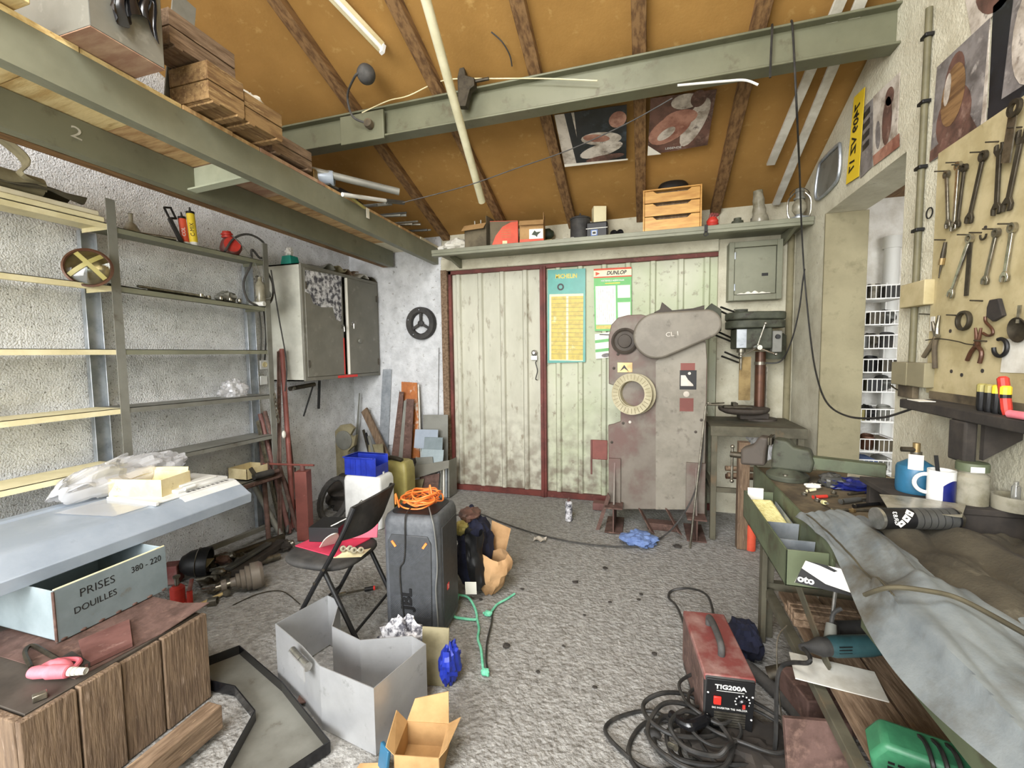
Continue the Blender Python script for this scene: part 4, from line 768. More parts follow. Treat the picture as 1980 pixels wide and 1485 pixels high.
# ---------------------------------------------------------------- band saw
SY = 3.95; sy2 = SY + .32
bs = thing('band_saw', 'large old grey iron band saw on girder feet before the ribbed door', 'band saw', (.15, SY + .1, .0))
def S(px, py, Y=SY): return P(px, py, Y=Y)
body = [S(1178, 985), S(1176, 822), S(1186, 820), S(1200, 815), S(1200, 750), S(1177, 742), S(1177, 650), S(1182, 628), S(1195, 614), S(1215, 609), S(1240, 608), S(1330, 630), S(1365, 660), S(1368, 700), S(1362, 985)]
part('body', MB().prism([(p.x, SY, p.z) for p in body], (0, .03, 0)), 'machine', bs, bev=.006)
part('back_column', MB().box(-.2, .42, SY + .03, sy2, .25, 1.7), 'machine_dark', bs)
c = S(1222, 655); part('wheel_boss', MB().lathe([(.115, 0), (.115, .02), (.1, .03), (.085, .015), (.06, .015), (.055, .03), (.02, .035), (0, .035)], (c.x - .06, SY, c.z - .02), (0, -1, 0), 32), 'machine_dark', bs)
part('front_sheet', MB().prism([(p.x, SY - .0025, p.z) for p in (S(1268, 985), S(1268, 700), S(1330, 640), S(1364, 665), S(1366, 700), S(1360, 985))], (0, .0025, 0)), 'machine_light', bs)
# belt guard: two unequal rounds joined by tangents
c1, c2 = S(1270, 650), S(1362, 628); R1 = (S(1270, 610).z - c1.z) * 1.1; R2 = R1 * .62; pts = []
d12 = math.atan2(c2.z - c1.z, c2.x - c1.x); L12 = math.hypot(c2.x - c1.x, c2.z - c1.z); g = math.acos((R1 - R2) / L12)
for i in range(25): t = d12 + g + (2 * math.pi - 2 * g) * i / 24; pts.append((c1.x + R1 * math.cos(t), SY - .10, c1.z + R1 * math.sin(t)))
for i in range(17): t = d12 - g + 2 * g * i / 16; pts.append((c2.x + R2 * math.cos(t), SY - .10, c2.z + R2 * math.sin(t)))
gu = part('belt_guard', MB().prism(pts, (0, .095, 0)), 'machine_cover', bs, bev=.018, seg=3)
text('CL 1', .05, frame((c1.x + .12, SY - .1015, c1.z + .01), (1, 0, .1), (-.1, 0, 1)), 'paper_grey', gu, 'chalk_mark', sx=1.1)
part('top_tool', MB().prism([S(x, y, SY + .05) for x, y in ((1264, 604), (1276, 598), (1280, 584), (1300, 600), (1340, 596), (1362, 590), (1362, 598), (1310, 606))], (0, .05, 0)), 'machine_dark', bs, bev=.004)
part('rear_lug', MB().prism([S(x, y, SY + .03) for x, y in ((1362, 600), (1376, 586), (1395, 598), (1395, 640), (1375, 640))], (0, .06, 0)), 'cast_green', bs, bev=.005)
pl = lambda a, b, c_, d_, m, nm, y=SY: part(nm, MB().box(S(a, b, y).x, S(c_, d_, y).x, y - .004, y, S(a, b, y).z, S(c_, d_, y).z), m, bs, bev=.001)
pl(1194, 720, 1223, 701, 'brass_dull', 'badge'); x = S(1207, 712); part('badge_mark', MB().prism([(x.x - .04, SY - .006, x.z - .03), (x.x, SY - .006, x.z + .03), (x.x + .04, SY - .006, x.z - .03), (x.x, SY - .006, x.z)], (0, .003, 0)), 'black', bs)
pl(1314, 753, 1347, 716, 'black', 'data_plate'); pl(1316, 716, 1344, 702, 'red_lead', 'data_plate'); pl(1314, 795, 1341, 770, 'red_lead', 'data_plate')
x = S(1330, 736, SY - .005); part('plate_print', MB().fan([(x.x - .055, SY - .0052, x.z - .045), (x.x + .045, SY - .0052, x.z - .045), (x.x + .04, SY - .0052, x.z - .03), (x.x, SY - .0052, x.z + .01), (x.x - .02, SY - .0052, x.z + .045), (x.x - .055, SY - .0052, x.z + .045)]), 'paper_grey', bs)
for px, py, rr in ((1333, 722, .012), (1327, 762, .024), (1218, 816, .012)): x = S(px, py); part('plate_dot', MB().lathe([(rr, 0), (rr, .006), (0, .0065)], (x.x, SY, x.z), (0, -1, 0), 16), 'paper_grey', bs)
for px, py in ((1205, 818), (1187, 712), (1183, 855), (1345, 835), (1356, 812), (1195, 685)): x = S(px, py); part('bolt', MB().lathe([(.012, 0), (.012, .006), (.006, .01), (0, .01)], (x.x, SY, x.z), (0, -1, 0), 12), 'machine_dark', bs)
# feet: tee plates on short girders
for px0, px1, gz in ((1177, 1200, 0), (1325, 1362, 0)):
    a = S(px0, 1000); b = S(px1, 1000); zt = .235 if px0 < 1200 else .20; m = (a.x + b.x) / 2; y = SY - .02
    f = part('foot', MB().box(a.x, b.x, y - .006, y + .018, zt - .02, .62), 'machine', bs, bev=.003)
    part('gusset', MB().prism([(m - .006, y - .006, zt), (m - .006, y - .006, .58), (m - .006, y - .10, zt)], (.012, 0, 0)), 'machine', f)
    part('girder_foot', MB().box(m - .075, m + .075, y - .16, y + .22, zt - .022, zt - .01).box(m - .006, m + .006, y - .16, y + .22, .012, zt - .022).box(m - .075, m + .075, y - .16, y + .22, 0, .012), 'rust', bs, bev=.002)
part('brace', MB().bar(S(1238, 985, SY) , P(1262, 1030, Y=SY - .25), .05, .008, (1, 0, 1)), 'rust', bs); part('brace', MB().bar(S(1290, 985, SY), P(1315, 1032, Y=SY - .25), .05, .008, (1, 0, 1)), 'rust', bs)
one('steel_plate', 'rusty plate standing slanted against the band saw foot', 'plate', MB().prism([P(x, y, Y=SY - .12) for x, y in ((1150, 1030), (1175, 952), (1180, 962), (1172, 985), (1158, 1028))], (0, .015, 0)), 'rust')
a = P(1146, 985, Z=.01); one('steel_offcut', 'short rusty channel offcut on floor beside band saw foot', 'offcut', MB().box(a.x, a.x + .12, a.y, a.y + .1, .005, .075), 'rust_red', bev=.004)
a = P(1252, 1028, Z=0); one('steel_plate', 'low rusty plate lying under the band saw', 'plate', MB().box(a.x, a.x + .25, a.y + .05, a.y + .16, 0, .06), 'rust', bev=.003)
a = S(1143, 887, SY + .12); b = S(1175, 851, SY + .12); r = thing('hinge_block', 'rusty red hinge plate bolted to the band saw edge', 'hinge', (a.x, a.y, a.z))
part('plate', MB().box(a.x, b.x, SY + .1, SY + .12, a.z, b.z), 'red_lead', r, bev=.006)
part('pin', MB().tube([(a.x + .005, SY + .1, a.z - .14), (a.x + .005, SY + .1, b.z)], .009), 'rust_red', r)
# beige paper reel hung on the saw
c = S(1224, 762, SY - .09); r = thing('tape_reel', 'beige ribbed cardboard reel hanging on the front of the band saw', 'reel', (c.x, SY, c.z - .15)); Rr = S(1224, 722, SY - .09).z - c.z; ax = (-.32, -1, .05)
part('front_flange', MB().lathe([(Rr, 0), (Rr, .012), (Rr * .64, .012), (Rr * .64, 0), (Rr, 0)], (c.x - .01, SY - .09, c.z), ax, 40), 'ring_beige', r); part('rear_flange', MB().lathe([(Rr, 0), (Rr, .012), (Rr * .64, .012), (Rr * .64, 0), (Rr, 0)], (c.x + .02, SY - .018, c.z - .005), ax, 40), 'ring_beige', r)
part('core', MB().lathe([(Rr * .66, 0), (Rr * .66, .08), (Rr * .62, .08), (Rr * .62, 0), (Rr * .66, 0)], (c.x + .018, SY - .015, c.z), ax, 36), 'ring_beige', r)
av = Vector(ax).normalized(); u = av.orthogonal().normalized(); w = av.cross(u)
for k in range(30): t = 2 * math.pi * k / 30; dv = u * math.cos(t) + w * math.sin(t); o = Vector((c.x - .01, SY - .09, c.z)) + av * .012; part('rib', MB().bar(o + dv * Rr * .7, o + dv * Rr * .95, .004, .003, av), 'tarp', r)
one('rag', 'faded blue cloth rag on the floor under the band saw', 'rag', MB().blob((P(1235, 1045, Z=.03).x, P(1235, 1045, Z=.03).y, .045), (.13, .1, .05), .4, 2.2, 6, 30, 16, flat=-.045), 'blue_rag', ang=12)
# long thin rod leaning by the saw
a, b = P(1365, 785, Y=3.75), P(1334, 1062, Z=0.0); b.z = .01
rod('long_rod', 'long thin bright rod leaning on the band saw', 'rod', (a.x, a.y, a.z), b, .008, 'tool_grey', None, 8)
wire('bent_rod', 'thin rod bent at the top reaching towards the drill table', [P(1367, 800, Y=3.85), P(1366, 781, Y=3.85), P(1375, 780, Y=3.85), P(1400, 779, Y=3.95)], .006, 'tool_grey')
wire('floor_cable', 'grey cable trailing across the floor to the band saw', [P(872, 998, Z=.008), P(920, 992, Z=.008), P(970, 1010, Z=.008), P(1040, 1033, Z=.008), P(1120, 1050, Z=.008), P(1200, 1057, Z=.008), P(1250, 1054, Z=.01), P(1285, 1035, Z=.03), P(1310, 1010, Y=3.68), P(1340, 960, Y=3.8), P(1355, 900, Y=3.88), P(1362, 800, Y=3.98)], .007, 'rubber', 'cable')
# ---------------------------------------------------------------- drill press and its stand
QY = 4.2
dp = thing('drill_press', 'old green grey pillar drill with belt cover before the back wall', 'drill press', (.95, QY + .05, .95))
def Q(px, py, Y=QY): return P(px, py, Y=Y)
a, b = Q(1402, 636), Q(1524, 602); cx, w = (a.x + b.x) / 2, (b.x - a.x) / 2
sec = [(cx + w * (.98 if c > 0 else .95) * c if abs(c) > .05 else cx, QY + .06 + (.17 if c < 0 else .13) * s) for c, s in [(math.copysign(abs(math.cos(t)) ** .6, math.cos(t)), math.copysign(abs(math.sin(t)) ** .7, math.sin(t))) for t in [2 * math.pi * i / 36 for i in range(36)]]]
zc = (a.z + b.z) / 2
part('belt_cover', MB().prism([(x, y, zc + .004) for x, y in sec], (0, 0, b.z - zc)), 'cast_green', dp, bev=.015, seg=3)
part('belt_cover_base', MB().prism([(cx + (x - cx) * .985, y, a.z) for x, y in sec], (0, 0, zc - a.z)), 'cast_green', dp, bev=.008)
a1 = Q(1430, 600); part('cap_knob', MB().lathe([(.05, 0), (.05, .025), (0, .027)], (a1.x + .02, QY + .03, b.z), Z3, 20).box(a1.x - .04, a1.x + .07, QY + .02, QY + .04, b.z + .025, b.z + .035), 'cast_green', dp, bev=.003)
h0, h1 = Q(1420, 675), Q(1470, 636); part('head', MB().box(h0.x, h1.x + .08, QY - .06, QY + .2, h0.z, a.z), 'cast_green', dp, bev=.012); part('name_plate', MB().box(h0.x + .005, h0.x + .08, QY - .063, QY - .059, h0.z + .01, a.z - .01), 'galv', dp)
m0, m1 = Q(1485, 690, QY + .1), Q(1518, 640, QY + .1); part('motor', MB().lathe([(0, 0), (.075, 0), (.08, .02), (.08, .2), (.06, .22), (0, .22)], (m0.x + .06, QY + .12, m0.z - .02), Z3, 24), 'cast_green', dp); part('motor_box', MB().box(m0.x, m1.x - .05, QY - .02, QY + .05, m0.z + .04, m1.z), 'steel_grey', dp, bev=.006)
part('switch', MB().lathe([(.02, 0), (.018, .02), (0, .02)], (m0.x + .04, QY - .02, m1.z - .05), (0, -1, 0), 14), 'black', dp)
hub = Q(1462, 672, QY - .1); part('feed_hub', MB().lathe([(.028, 0), (.03, .06), (.02, .09), (0, .09)], (hub.x, QY - .06, hub.z), (.2, -1, 0), 18), 'chrome', dp)
for p, q in (((1462, 660), (1480, 625)), ((1466, 670), (1500, 685)), ((1455, 675), (1432, 690))): pp = P(*q, Y=QY - .17); e = part('feed_lever', MB().tube([(hub.x, QY - .13, hub.z), pp], .007), 'chrome', dp); part('lever_knob', MB().blob(pp, .013, 0, 1, 0, 12, 8), 'chrome', e)
s0 = Q(1428, 680); part('quill', MB().lathe([(.035, 0), (.035, -.03), (.022, -.035), (.022, -.055), (.012, -.06), (.008, -.18), (0, -.18)], (s0.x + .02, QY + .0, h0.z), Z3, 18), 'tool_grey', dp)
k0, k1 = Q(1430, 775), Q(1455, 690); part('guard_board', MB().box(k0.x, k1.x, QY + .05, QY + .06, k0.z, k1.z), 'brass_dull', dp)
c0, c1 = Q(1465, 900, QY + .12), Q(1465, 680, QY + .12); part('column', MB().tube([(c0.x, QY + .12, .95), (c0.x, QY + .12, c1.z)], .042, 24), 'copper_brown', dp); part('column_collar', MB().tube([(c0.x, QY + .12, Q(1465, 706).z), (c0.x, QY + .12, Q(1465, 700).z)], .047, 24), 'tool_grey', dp)
part('rack', MB().box(c0.x + .04, c0.x + .05, QY + .08, QY + .1, Q(1470, 790).z, Q(1470, 710).z), 'tool_grey', dp)
t0, t1 = Q(1392, 788), Q(1484, 800); part('table', MB().lathe([(0, 0), (.15, 0), (.19, .02), (.2, .035), (.2, .05), (0, .05)], ((t0.x + t1.x) / 2, QY + .0, t1.z), Z3, 32), 'machine_dark', dp); part('table_arm', MB().box((t0.x + t1.x) / 2 - .02, c0.x + .06, QY + .02, QY + .18, t1.z - .06, t1.z), 'machine_dark', dp, bev=.01)
r = thing('drill_vise', 'small steel vise and offcuts lying on the drill press table', 'vise', ((t0.x + t1.x) / 2, QY - .05, t1.z + .05)); z = t1.z + .052; x = (t0.x + t1.x) / 2
part('base', MB().box(x - .17, x + .05, QY - .1, QY + .0, z, z + .018), 'tool_dark', r, bev=.003); part('jaw', MB().box(x - .1, x - .06, QY - .1, QY, z + .018, z + .045), 'tool_dark', r, bev=.003); part('screw', MB().tube([(x - .3, QY - .05, z + .02), (x - .17, QY - .05, z + .02)], .008), 'tool_grey', r)
# rods stuck in the wall rack behind the press
for k, (p, q) in enumerate((((1394, 594), (1428, 606)), ((1394, 602), (1424, 616)), ((1385, 640), (1418, 655)), ((1383, 648), (1418, 662)), ((1402, 681), (1430, 693)), ((1396, 689), (1428, 701)))):
    rod('hook_rod', 'black rod prong jutting from the wall beside the pillar drill', 'rod', P(*p, Y=QY + .1), P(*q, Y=D - .002), .009, 'black', 'black rods jutting by the pillar drill', 8)
# steel stand with the press
st = thing('drill_stand', 'dark square section steel stand under the pillar drill', 'stand', (.9, 4.1, 0)); z = .93
x0, x1 = P(1372, 870, Y=3.9).x, 1.2
part('top', MB().box(x0, x1, 3.86, 4.45, z, z + .02).box(x0, x1, 3.855, 3.86, z - .06, z + .02), 'bench_dark', st, bev=.003)
for x in (x0 + .03, x1 - .04):
    for y in (3.88, 4.42): part('leg', MB().box(x - .022, x + .022, y - .022, y + .022, 0, z), 'bench_dark', st, bev=.003)
part('stretcher', MB().box(x0 + .01, x1, 3.87, 3.9, .4, .44).box(x0 + .01, x0 + .05, 3.9, 4.42, .4, .44), 'bench_dark', st, bev=.003)
part('column_base', MB().lathe([(0, 0), (.14, 0), (.14, .015), (.06, .03), (.055, .06), (0, .06)], (c0.x, QY + .12, z + .02), Z3, 24), 'machine_dark', st)
# ---------------------------------------------------------------- beyond the opening: wire basket rack in the store room
one('yellow_board', 'pale yellow board fixed to the white store room wall', 'board', MB().box(P(1647, 500, Y=D + .08).x, P(1668, 500, Y=D + .08).x, D + .06, D + .098, P(1650, 520, Y=D).z, P(1650, 424, Y=D).z), 'yellow_board')
a, b = P(1716, 535, Y=D), P(1740, 455, Y=D); r = thing('drain_pipe', 'white drain pipe with collar on the store room wall', 'pipe', ((a.x + b.x) / 2, D + .05, .0))
part('pipe_wall', MB().tube([((a.x + b.x) / 2, D + .03, 0), ((a.x + b.x) / 2, D + .03, b.z)], .055, 20), 'white', r); part('collar', MB().tube([((a.x + b.x) / 2, D + .03, b.z - .1), ((a.x + b.x) / 2, D + .03, b.z)], .066, 20), 'white', r)
KY = 4.25
rk = thing('wire_rack', 'white wire basket tower standing in the store room', 'rack', (1.75, KY + .1, 0)); x0, x1 = P(1642, 700, Y=KY).x, P(1728, 700, Y=KY).x + .06
for x in (x0, x1):
    for y in (KY - .0, KY + .3): part('upright', MB().tube([(x, y, 0), (x, y, 2.12)], .006, 8), 'white_wire', rk)
def basket(z, h):
    fr = MB(); ww = MB()
    for zz in (z, z + h): fr.tube([(x0 + .008, KY, zz), (x1 - .008, KY, zz), (x1 - .008, KY + .3, zz), (x0 + .008, KY + .3, zz)], .005, 6, True)
    k = 11
    for i in range(1, k): x = x0 + (x1 - x0) * i / k; ww.tube([(x, KY, z), (x, KY, z + h)], .003, 5); ww.tube([(x, KY + .3, z), (x, KY + .3, z + h)], .003, 5)
    for i in range(1, 8): y = KY + .3 * i / 8; ww.tube([(x0 + .008, y, z + h), (x0 + .008, y, z), (x1 - .008, y, z), (x1 - .008, y, z + h)], .003, 5)
    b = part('basket', fr, 'white_wire', rk); part('wires', ww, 'white_wire', b)
zs = [P(1680, y, Y=KY).z for y in (578, 628, 674, 720, 758, 816, 874, 914)]
for z in zs: basket(z, .105)
cols = ['black', 'tool_grey', 'white_dull', 'black_dust', 'steel_dark', 'rust', 'plastic_white', 'red', 'yellow_dull', 'tool_dark']
what = [('jar_lid', 'tool_grey'), ('pump_body', 'black'), ('metal_elbow', 'steel_dark'), ('grey_fitting', 'steel_grey')]
names = ['black part in the top wire basket', 'dark brackets in the second wire basket', 'white tin in the third wire basket', 'white and grey parts in the fourth wire basket', 'yellow sponge in the fifth wire basket', 'yellow tin in the sixth wire basket', 'brown cartons in the seventh wire basket', 'blue carton in the lowest wire basket']
mats = [('black', 'tool_grey', 'black_dust'), ('black', 'tool_dark', 'steel_dark'), ('steel_dark', 'tool_grey', 'black_dust'), ('steel_grey', 'black', 'tool_dark'), ('sponge', 'black', 'steel_dark'), ('yellow_dull', 'black', 'steel_grey'), ('rust', 'copper_brown', 'cardboard_dark'), ('black_dust', 'blue_rag', 'steel_grey')]
for i, z in enumerate(zs):
    w = (x1 - x0 - .05) / 3
    for k in range(3):
        cxx = x0 + .03 + w * (k + .5); m = mats[i][k]; lab = ('near post', 'in the middle', 'far end')[k]
        lab = {0: 'at its store room post', 1: 'in its middle', 2: 'at its pillar end'}[k]; nm = ('spare_part', 'tin', 'carton')[(i + k) % 3]
        t = ('lumpy', 'round', 'square')[(i + k) % 3]; o = ('top', 'second', 'third', 'fourth', 'fifth', 'sixth', 'seventh', 'lowest')[i]
        L = '%s %s in the %s wire basket, %s' % (MATS[m].name.replace('_dull', '').replace('_', ' ').replace('tool ', 'metal ').replace('blue rag', 'pale blue').replace('sponge', 'pale yellow').replace('dust', ''), {'lumpy': 'lumpy part', 'round': 'round tin', 'square': 'small box'}[t], o, lab)
        if t == 'lumpy': mb = MB().blob((cxx, KY + .13, z + .065), (w * .5, .11, .062), .3, 2.5, i * 3 + k, 14, 10)
        elif t == 'round': mb = MB().lathe([(0, 0), (w * .47, 0), (w * .47, .11), (w * .4, .12), (w * .36, .1), (0, .1)], (cxx, KY + .12, z + .01), (.0, -.25, 1), 18)
        else: mb = MB().box(cxx - w * .48, cxx + w * .48, KY + .02, KY + .26, z + .008, z + .1)
        one(nm, ' '.join(L.split()), ('part', 'tin', 'box')[(i + k) % 3], mb, m, bev=.003 if t == 'square' else 0)
a = P(1653, 540, Y=KY + .05); tube_thing('red_tool', 'red tool handle leaning out of the top wire basket', 'handle', (x0 + .07, KY + .08, zs[0] + .06), P(1662, 532, Y=KY + .08), .016, 'red')
# ---------------------------------------------------------------- block wall beside the opening
XW = XR - .003
pts = [P(x, y, X=XR - .018) for x, y in ((1793, 20), (1786, 200), (1779, 330), (1772, 460), (1768, 600), (1766, 700))]
cd = thing('conduit', 'grey vertical electric conduit with black clips on the block wall', 'conduit', pts[-1])
part('pipe_wall', MB().tube([(XR - .018, pts[2].y - .01, pts[0].z), (XR - .018, pts[2].y - .01, pts[-1].z)], .014, 12), 'conduit_olive', cd)
for py in (85, 205, 325, 443, 715): q = P(1780, py, X=XR - .02); part('clip', MB().box(XR - .038, XW, pts[2].y - .034, pts[2].y + .014, q.z - .008, q.z + .008), 'black', cd, bev=.003)
def wallbox(name, label, cat, p, q, dep, m, bev=.004):
    a, b = P(*p, X=XR - dep), P(*q, X=XR - dep); return one(name, label, cat, MB().box(XR - dep, XW, min(a.y, b.y), max(a.y, b.y), min(a.z, b.z), max(a.z, b.z)), m, bev=bev)
wallbox('cover_plate', 'dusty brown cover box over the conduit on the block wall', 'box', (1739, 597), (1788, 540), .05, 'pegboard'); a, b = P(1722, 742, X=XR - .05), P(1788, 702, X=XR - .05)
r = thing('switch_box', 'dusty grey switch box pair low on the wall pier', 'switch', (XR, a.y, a.z)); part('box', MB().box(XR - .05, XW, b.y, (a.y + b.y) / 2, a.z, b.z), 'plaster_smooth', r, bev=.004); part('box', MB().box(XR - .05, XW, (a.y + b.y) / 2 + .003, a.y, a.z, b.z), 'plaster_smooth', r, bev=.004)
a, b = P(1735, 766, X=XR - .03), P(1765, 742, X=XR - .03); part('outlet', MB().box(XR - .03, XW, b.y, a.y, a.z, b.z), 'bench_top', r, bev=.003)
wire('wall_cable', 'thin dark wires sagging under the grey switch box', [P(1722, 745, X=XR - .02), P(1740, 755, X=XR - .02), P(1765, 748, X=XR - .02), P(1788, 735, X=XR - .02)], .004, 'tool_dark', 'cable')
# tool board
a, b = P(1812, 300, X=XR - .012), P(1795, 765, X=XR - .012)
tb = one('tool_board', 'big beige fibre tool board fixed to the block wall', 'board', MB().box(XR - .012, XW, .9, 2.54, 1.35, 2.44), 'pegboard'); XB = XR - .0125
# posters
def wq(pts, x=XR - .004): return [P(px, py, X=x) for px, py in pts]
q = wq(((1813, 130), (1916, 34), (1906, 243), (1799, 314)))
r, at, bl = poster('wall_poster', 'faded brown poster of a long haired person by block conduit', q, 'light_print', .002)
bl([(0, 0), (1, 0), (1, 1), (0, 1)], 'grey_print', 1)
bl(ell(.45, .68, .36, .3, .2), 'sepia_print', 2); bl(ell(.42, .3, .2, .26, .1), 'sepia_print', 3); bl(ell(.42, .45, .24, .3, .15), 'rafter_wood', 4); bl(ell(.3, .35, .07, .16, .1), 'light_print', 5); bl([(0, .88), (.8, .78), (.95, .95), (0, 1)], 'sepia_print', 3)
q = wq(((1922, 12), (2060, -125), (2060, 140), (1911, 240)))
r, at, bl = poster('wall_poster', 'large dark grey poster at the picture edge above tool board', q, 'grey_print', .002); bl([(0, 0), (.35, 0), (.2, 1), (0, 1)], 'dark_print', 1); bl(ell(.65, .5, .3, .4), 'light_print', 2); bl([(0, .86), (1, .9), (1, 1), (0, 1)], 'dark_print', 3)
q = wq(((1862, -30), (1960, -120), (1962, -10), (1880, 70)));
r, at, bl = poster('wall_poster', 'brown poster bottom showing at the top of block wall', q, 'light_print', .002); bl(ell(.55, .5, .35, .4), 'sepia_print', 1)
q = wq(((1689, 187), (1741, 139), (1735, 272), (1689, 322)))
r, at, bl = poster('wall_poster', 'small faded poster of a standing figure left of conduit', q, 'light_print', .002); bl(ell(.65, .2, .16, .12), 'sepia_print', 2); bl(ell(.55, .5, .18, .32, .2), 'sepia_print', 2); bl([(0, .85), (1, .78), (1, .95), (.05, 1)], 'skin_print', 3); bl(ell(.2, .6, .1, .2), 'grey_print', 1)
q = wq(((1668, 210), (1688, 190), (1687, 322), (1664, 345)))
r, at, bl = poster('wall_poster', 'narrow grey poster strip beside the yellow number plate', q, 'grey_print', .002)
for k in range(4): bl([(.15, .1 + .15 * k), (.8, .07 + .15 * k), (.8, .16 + .15 * k), (.15, .19 + .15 * k)], 'dark_print', 1)
q = wq(((1652, 188), (1673, 168), (1661, 341), (1636, 357)), XR - .012)
r, at, bl = poster('number_plate', 'yellow number plate hung on end beside the oval mirror frame', q, 'plate_yellow', .002, 'number plate'); c = (q[0] + q[1] + q[2] + q[3]) / 4
Lp = (q[0] - q[3]).length; text('7409 VZ 17', .1, frame(at(.5, .5, 3), q[3] - q[0], q[0] - q[1]), 'black', r, sx=Lp / .62, bold=.002)
pts = wq(((1578, 385), (1583, 325), (1592, 308), (1618, 282), (1624, 283), (1623, 330), (1612, 358)), XR - .015); c = sum(pts, Vector()) / len(pts)
r = thing('mirror_frame', 'old rounded metal rimmed panel on the wall above the opening', 'frame', c); part('rim', MB().tube(cr(pts, 4, True), .011, 8, True), 'galv', r); part('panel', MB().fan([p + (c - p) * .08 + Vector((.008, 0, 0)) for p in cr(pts, 4, True)]), 'steel_grey', r)
for k, (px, py) in enumerate(((1672, 395), (1700, 255), (1752, 298), (1797, 350))): 
    p = P(px, py, X=XR)
# ---------------------------------------------------------------- wrenches and tools on the board
def nail(px, py): q = P(px, py, X=XB); return part('nail', MB().tube([(XB - .04, q.y, q.z + .004), (XB + .005, q.y, q.z)], .003, 6), 'tool_dark', tb)
def spanner(name, label, p, q, w, m, ring=True, group=None, off=.012):
    a, b = P(*p, X=XB - off), P(*q, X=XB - off); L = (b - a).length; T = frame(a, b - a, (b - a).cross(X3)); r = thing(name, label, 'wrench', b, group); h = w / 2
    part('shaft', MB(T).box(h * 1.2, L - h * 1.2, -h * .42, h * .42, -.004, .004), m, r, bev=.002)
    def jaw(x, s): return [(x - s * h * .9, h * .4), (x, h * 1.0), (x + s * h * .9, h * .95), (x + s * h * 1.1, h * .4), (x + s * h * .1, h * .42), (x - s * h * .05, 0), (x + s * h * .1, -h * .42), (x + s * h * 1.1, -h * .4), (x + s * h * .9, -h * .95), (x, -h), (x - s * h * .9, -h * .4)]
    part('jaw', MB(T).prism([(x, y, -.005) for x, y in jaw(L - h, 1)], (0, 0, .01)), m, r, bev=.0015)
    if ring: part('ring', MB(T).lathe([(h * .95, -.006), (h * .95, .006), (h * .55, .006), (h * .55, -.006), (h * .95, -.006)], (h * .3, 0, 0), Z3, 18), m, r)
    else: part('jaw', MB(T).prism([(x, y, -.005) for x, y in jaw(h, -1)], (0, 0, .01)), m, r, bev=.0015)
    return r
sp_ = [((1830, 335), (1833, 440), .036, 'tool_grey', True, 'bright thin spanner hung first in the top row by conduit'), ((1853, 318), (1843, 446), .038, 'chrome', True, 'shiny straight spanner second in the top row of tool board'), ((1865, 322), (1850, 440), .034, 'tool_dark', True, 'dark spanner tucked beside the shiny one in top row'), ((1902, 298), (1872, 432), .044, 'tool_dark', True, 'long dark spanner slanting in the middle of the top row'), ((1933, 278), (1926, 415), .046, 'tool_dark', False, 'thick dark double ended spanner hung upright in top row'), ((1978, 250), (1945, 408), .05, 'tool_dark', False, 'big dark spanner slanting at the right of top row'),
       ((1876, 458), (1836, 575), .04, 'chrome', True, 'chrome ring spanner slanting in the second tool row'), ((1927, 447), (1903, 550), .036, 'tool_grey', True, 'slim open ended spanner in the second row, middle'), ((1958, 437), (1941, 545), .04, 'chrome', True, 'chrome combination spanner last in the second row')]
for p, q, w, m, rg, lab in sp_: spanner('spanner', lab, p, q, w, m, rg, 'spanners hung on the tool board'); nail(p[0] - 2, p[1] - 4)
a, b = P(1960, 222, X=XB - .02), P(1947, 312, X=XB - .02); T = frame(a, b - a, (b - a).cross(X3)); L = (b - a).length
r = thing('hatchet', 'steel blade tool with hole hung over the top row of spanners', 'tool', b); part('blade', MB(T).prism([(0, -.02, 0), (L, -.024, 0), (L + .01, .02, 0), (0, .02, 0)], (0, 0, .004)), 'tool_grey', r); part('head', MB(T).lathe([(.03, 0), (.03, .012), (.016, .012), (.016, 0), (.03, 0)], (-.02, .01, 0), Z3, 18), 'tool_dark', r)
a, b = P(1876, 468, X=XB - .006), P(1868, 572, X=XB - .006); one('steel_strip', 'flat dark strip hung behind the chrome ring spanner', 'strip', MB().bar(a, b, .022, .004, X3), 'tool_dark')
a, b, c = P(1828, 468, X=XB - .01), P(1820, 512, X=XB - .01), P(1815, 538, X=XB - .01); r = thing('punch', 'small dark punch hung at the edge of second tool row', 'punch', c); part('body', MB().tube([a, a.lerp(b, .5), b], [.006, .009, .009], 10), 'tool_dark', r); part('tip', MB().tube([b, c], [.005, .002], 8), 'tool_dark', r); part('collar', MB().tube([b.lerp(a, .3), b], .011, 10), 'brass_dull', r); nail(1828, 464)
p = P(1901, 455, X=XB - .01); one('hook', 'small dark hook on the second tool row', 'hook', MB().tube(circ(p, .016, Y3, Z3, 12, 3, 6.6), .004, 6), 'tool_dark'); nail(1898, 450)
p = P(1863, 620, X=XB - .012); one('wire_coil', 'small brown coil of wire hung on the tool board', 'coil', MB().lathe([(.032, -.008), (.04, -.008), (.042, 0), (.04, .008), (.032, .008), (.03, 0), (.032, -.008)], p, X3, 24), 'tool_dark'); nail(1852, 610)
pts = [P(x, y, X=XB - .016) for x, y in ((1907, 595), (1912, 580), (1929, 577), (1938, 610), (1918, 622), (1906, 612))]; one('dark_pad', 'black worn pad hung on the tool board', 'pad', MB().prism(pts, (.014, 0, 0)), 'dirt_black', bev=.003); nail(1900, 582)
one('s_hook', 'brown S shaped hook hung under the black pad', 'hook', MB().tube(cr([P(x, y, X=XB - .01) for x, y in ((1905, 612), (1906, 622), (1918, 636), (1919, 646), (1910, 649), (1901, 644))]), .005, 8), 'copper_brown')
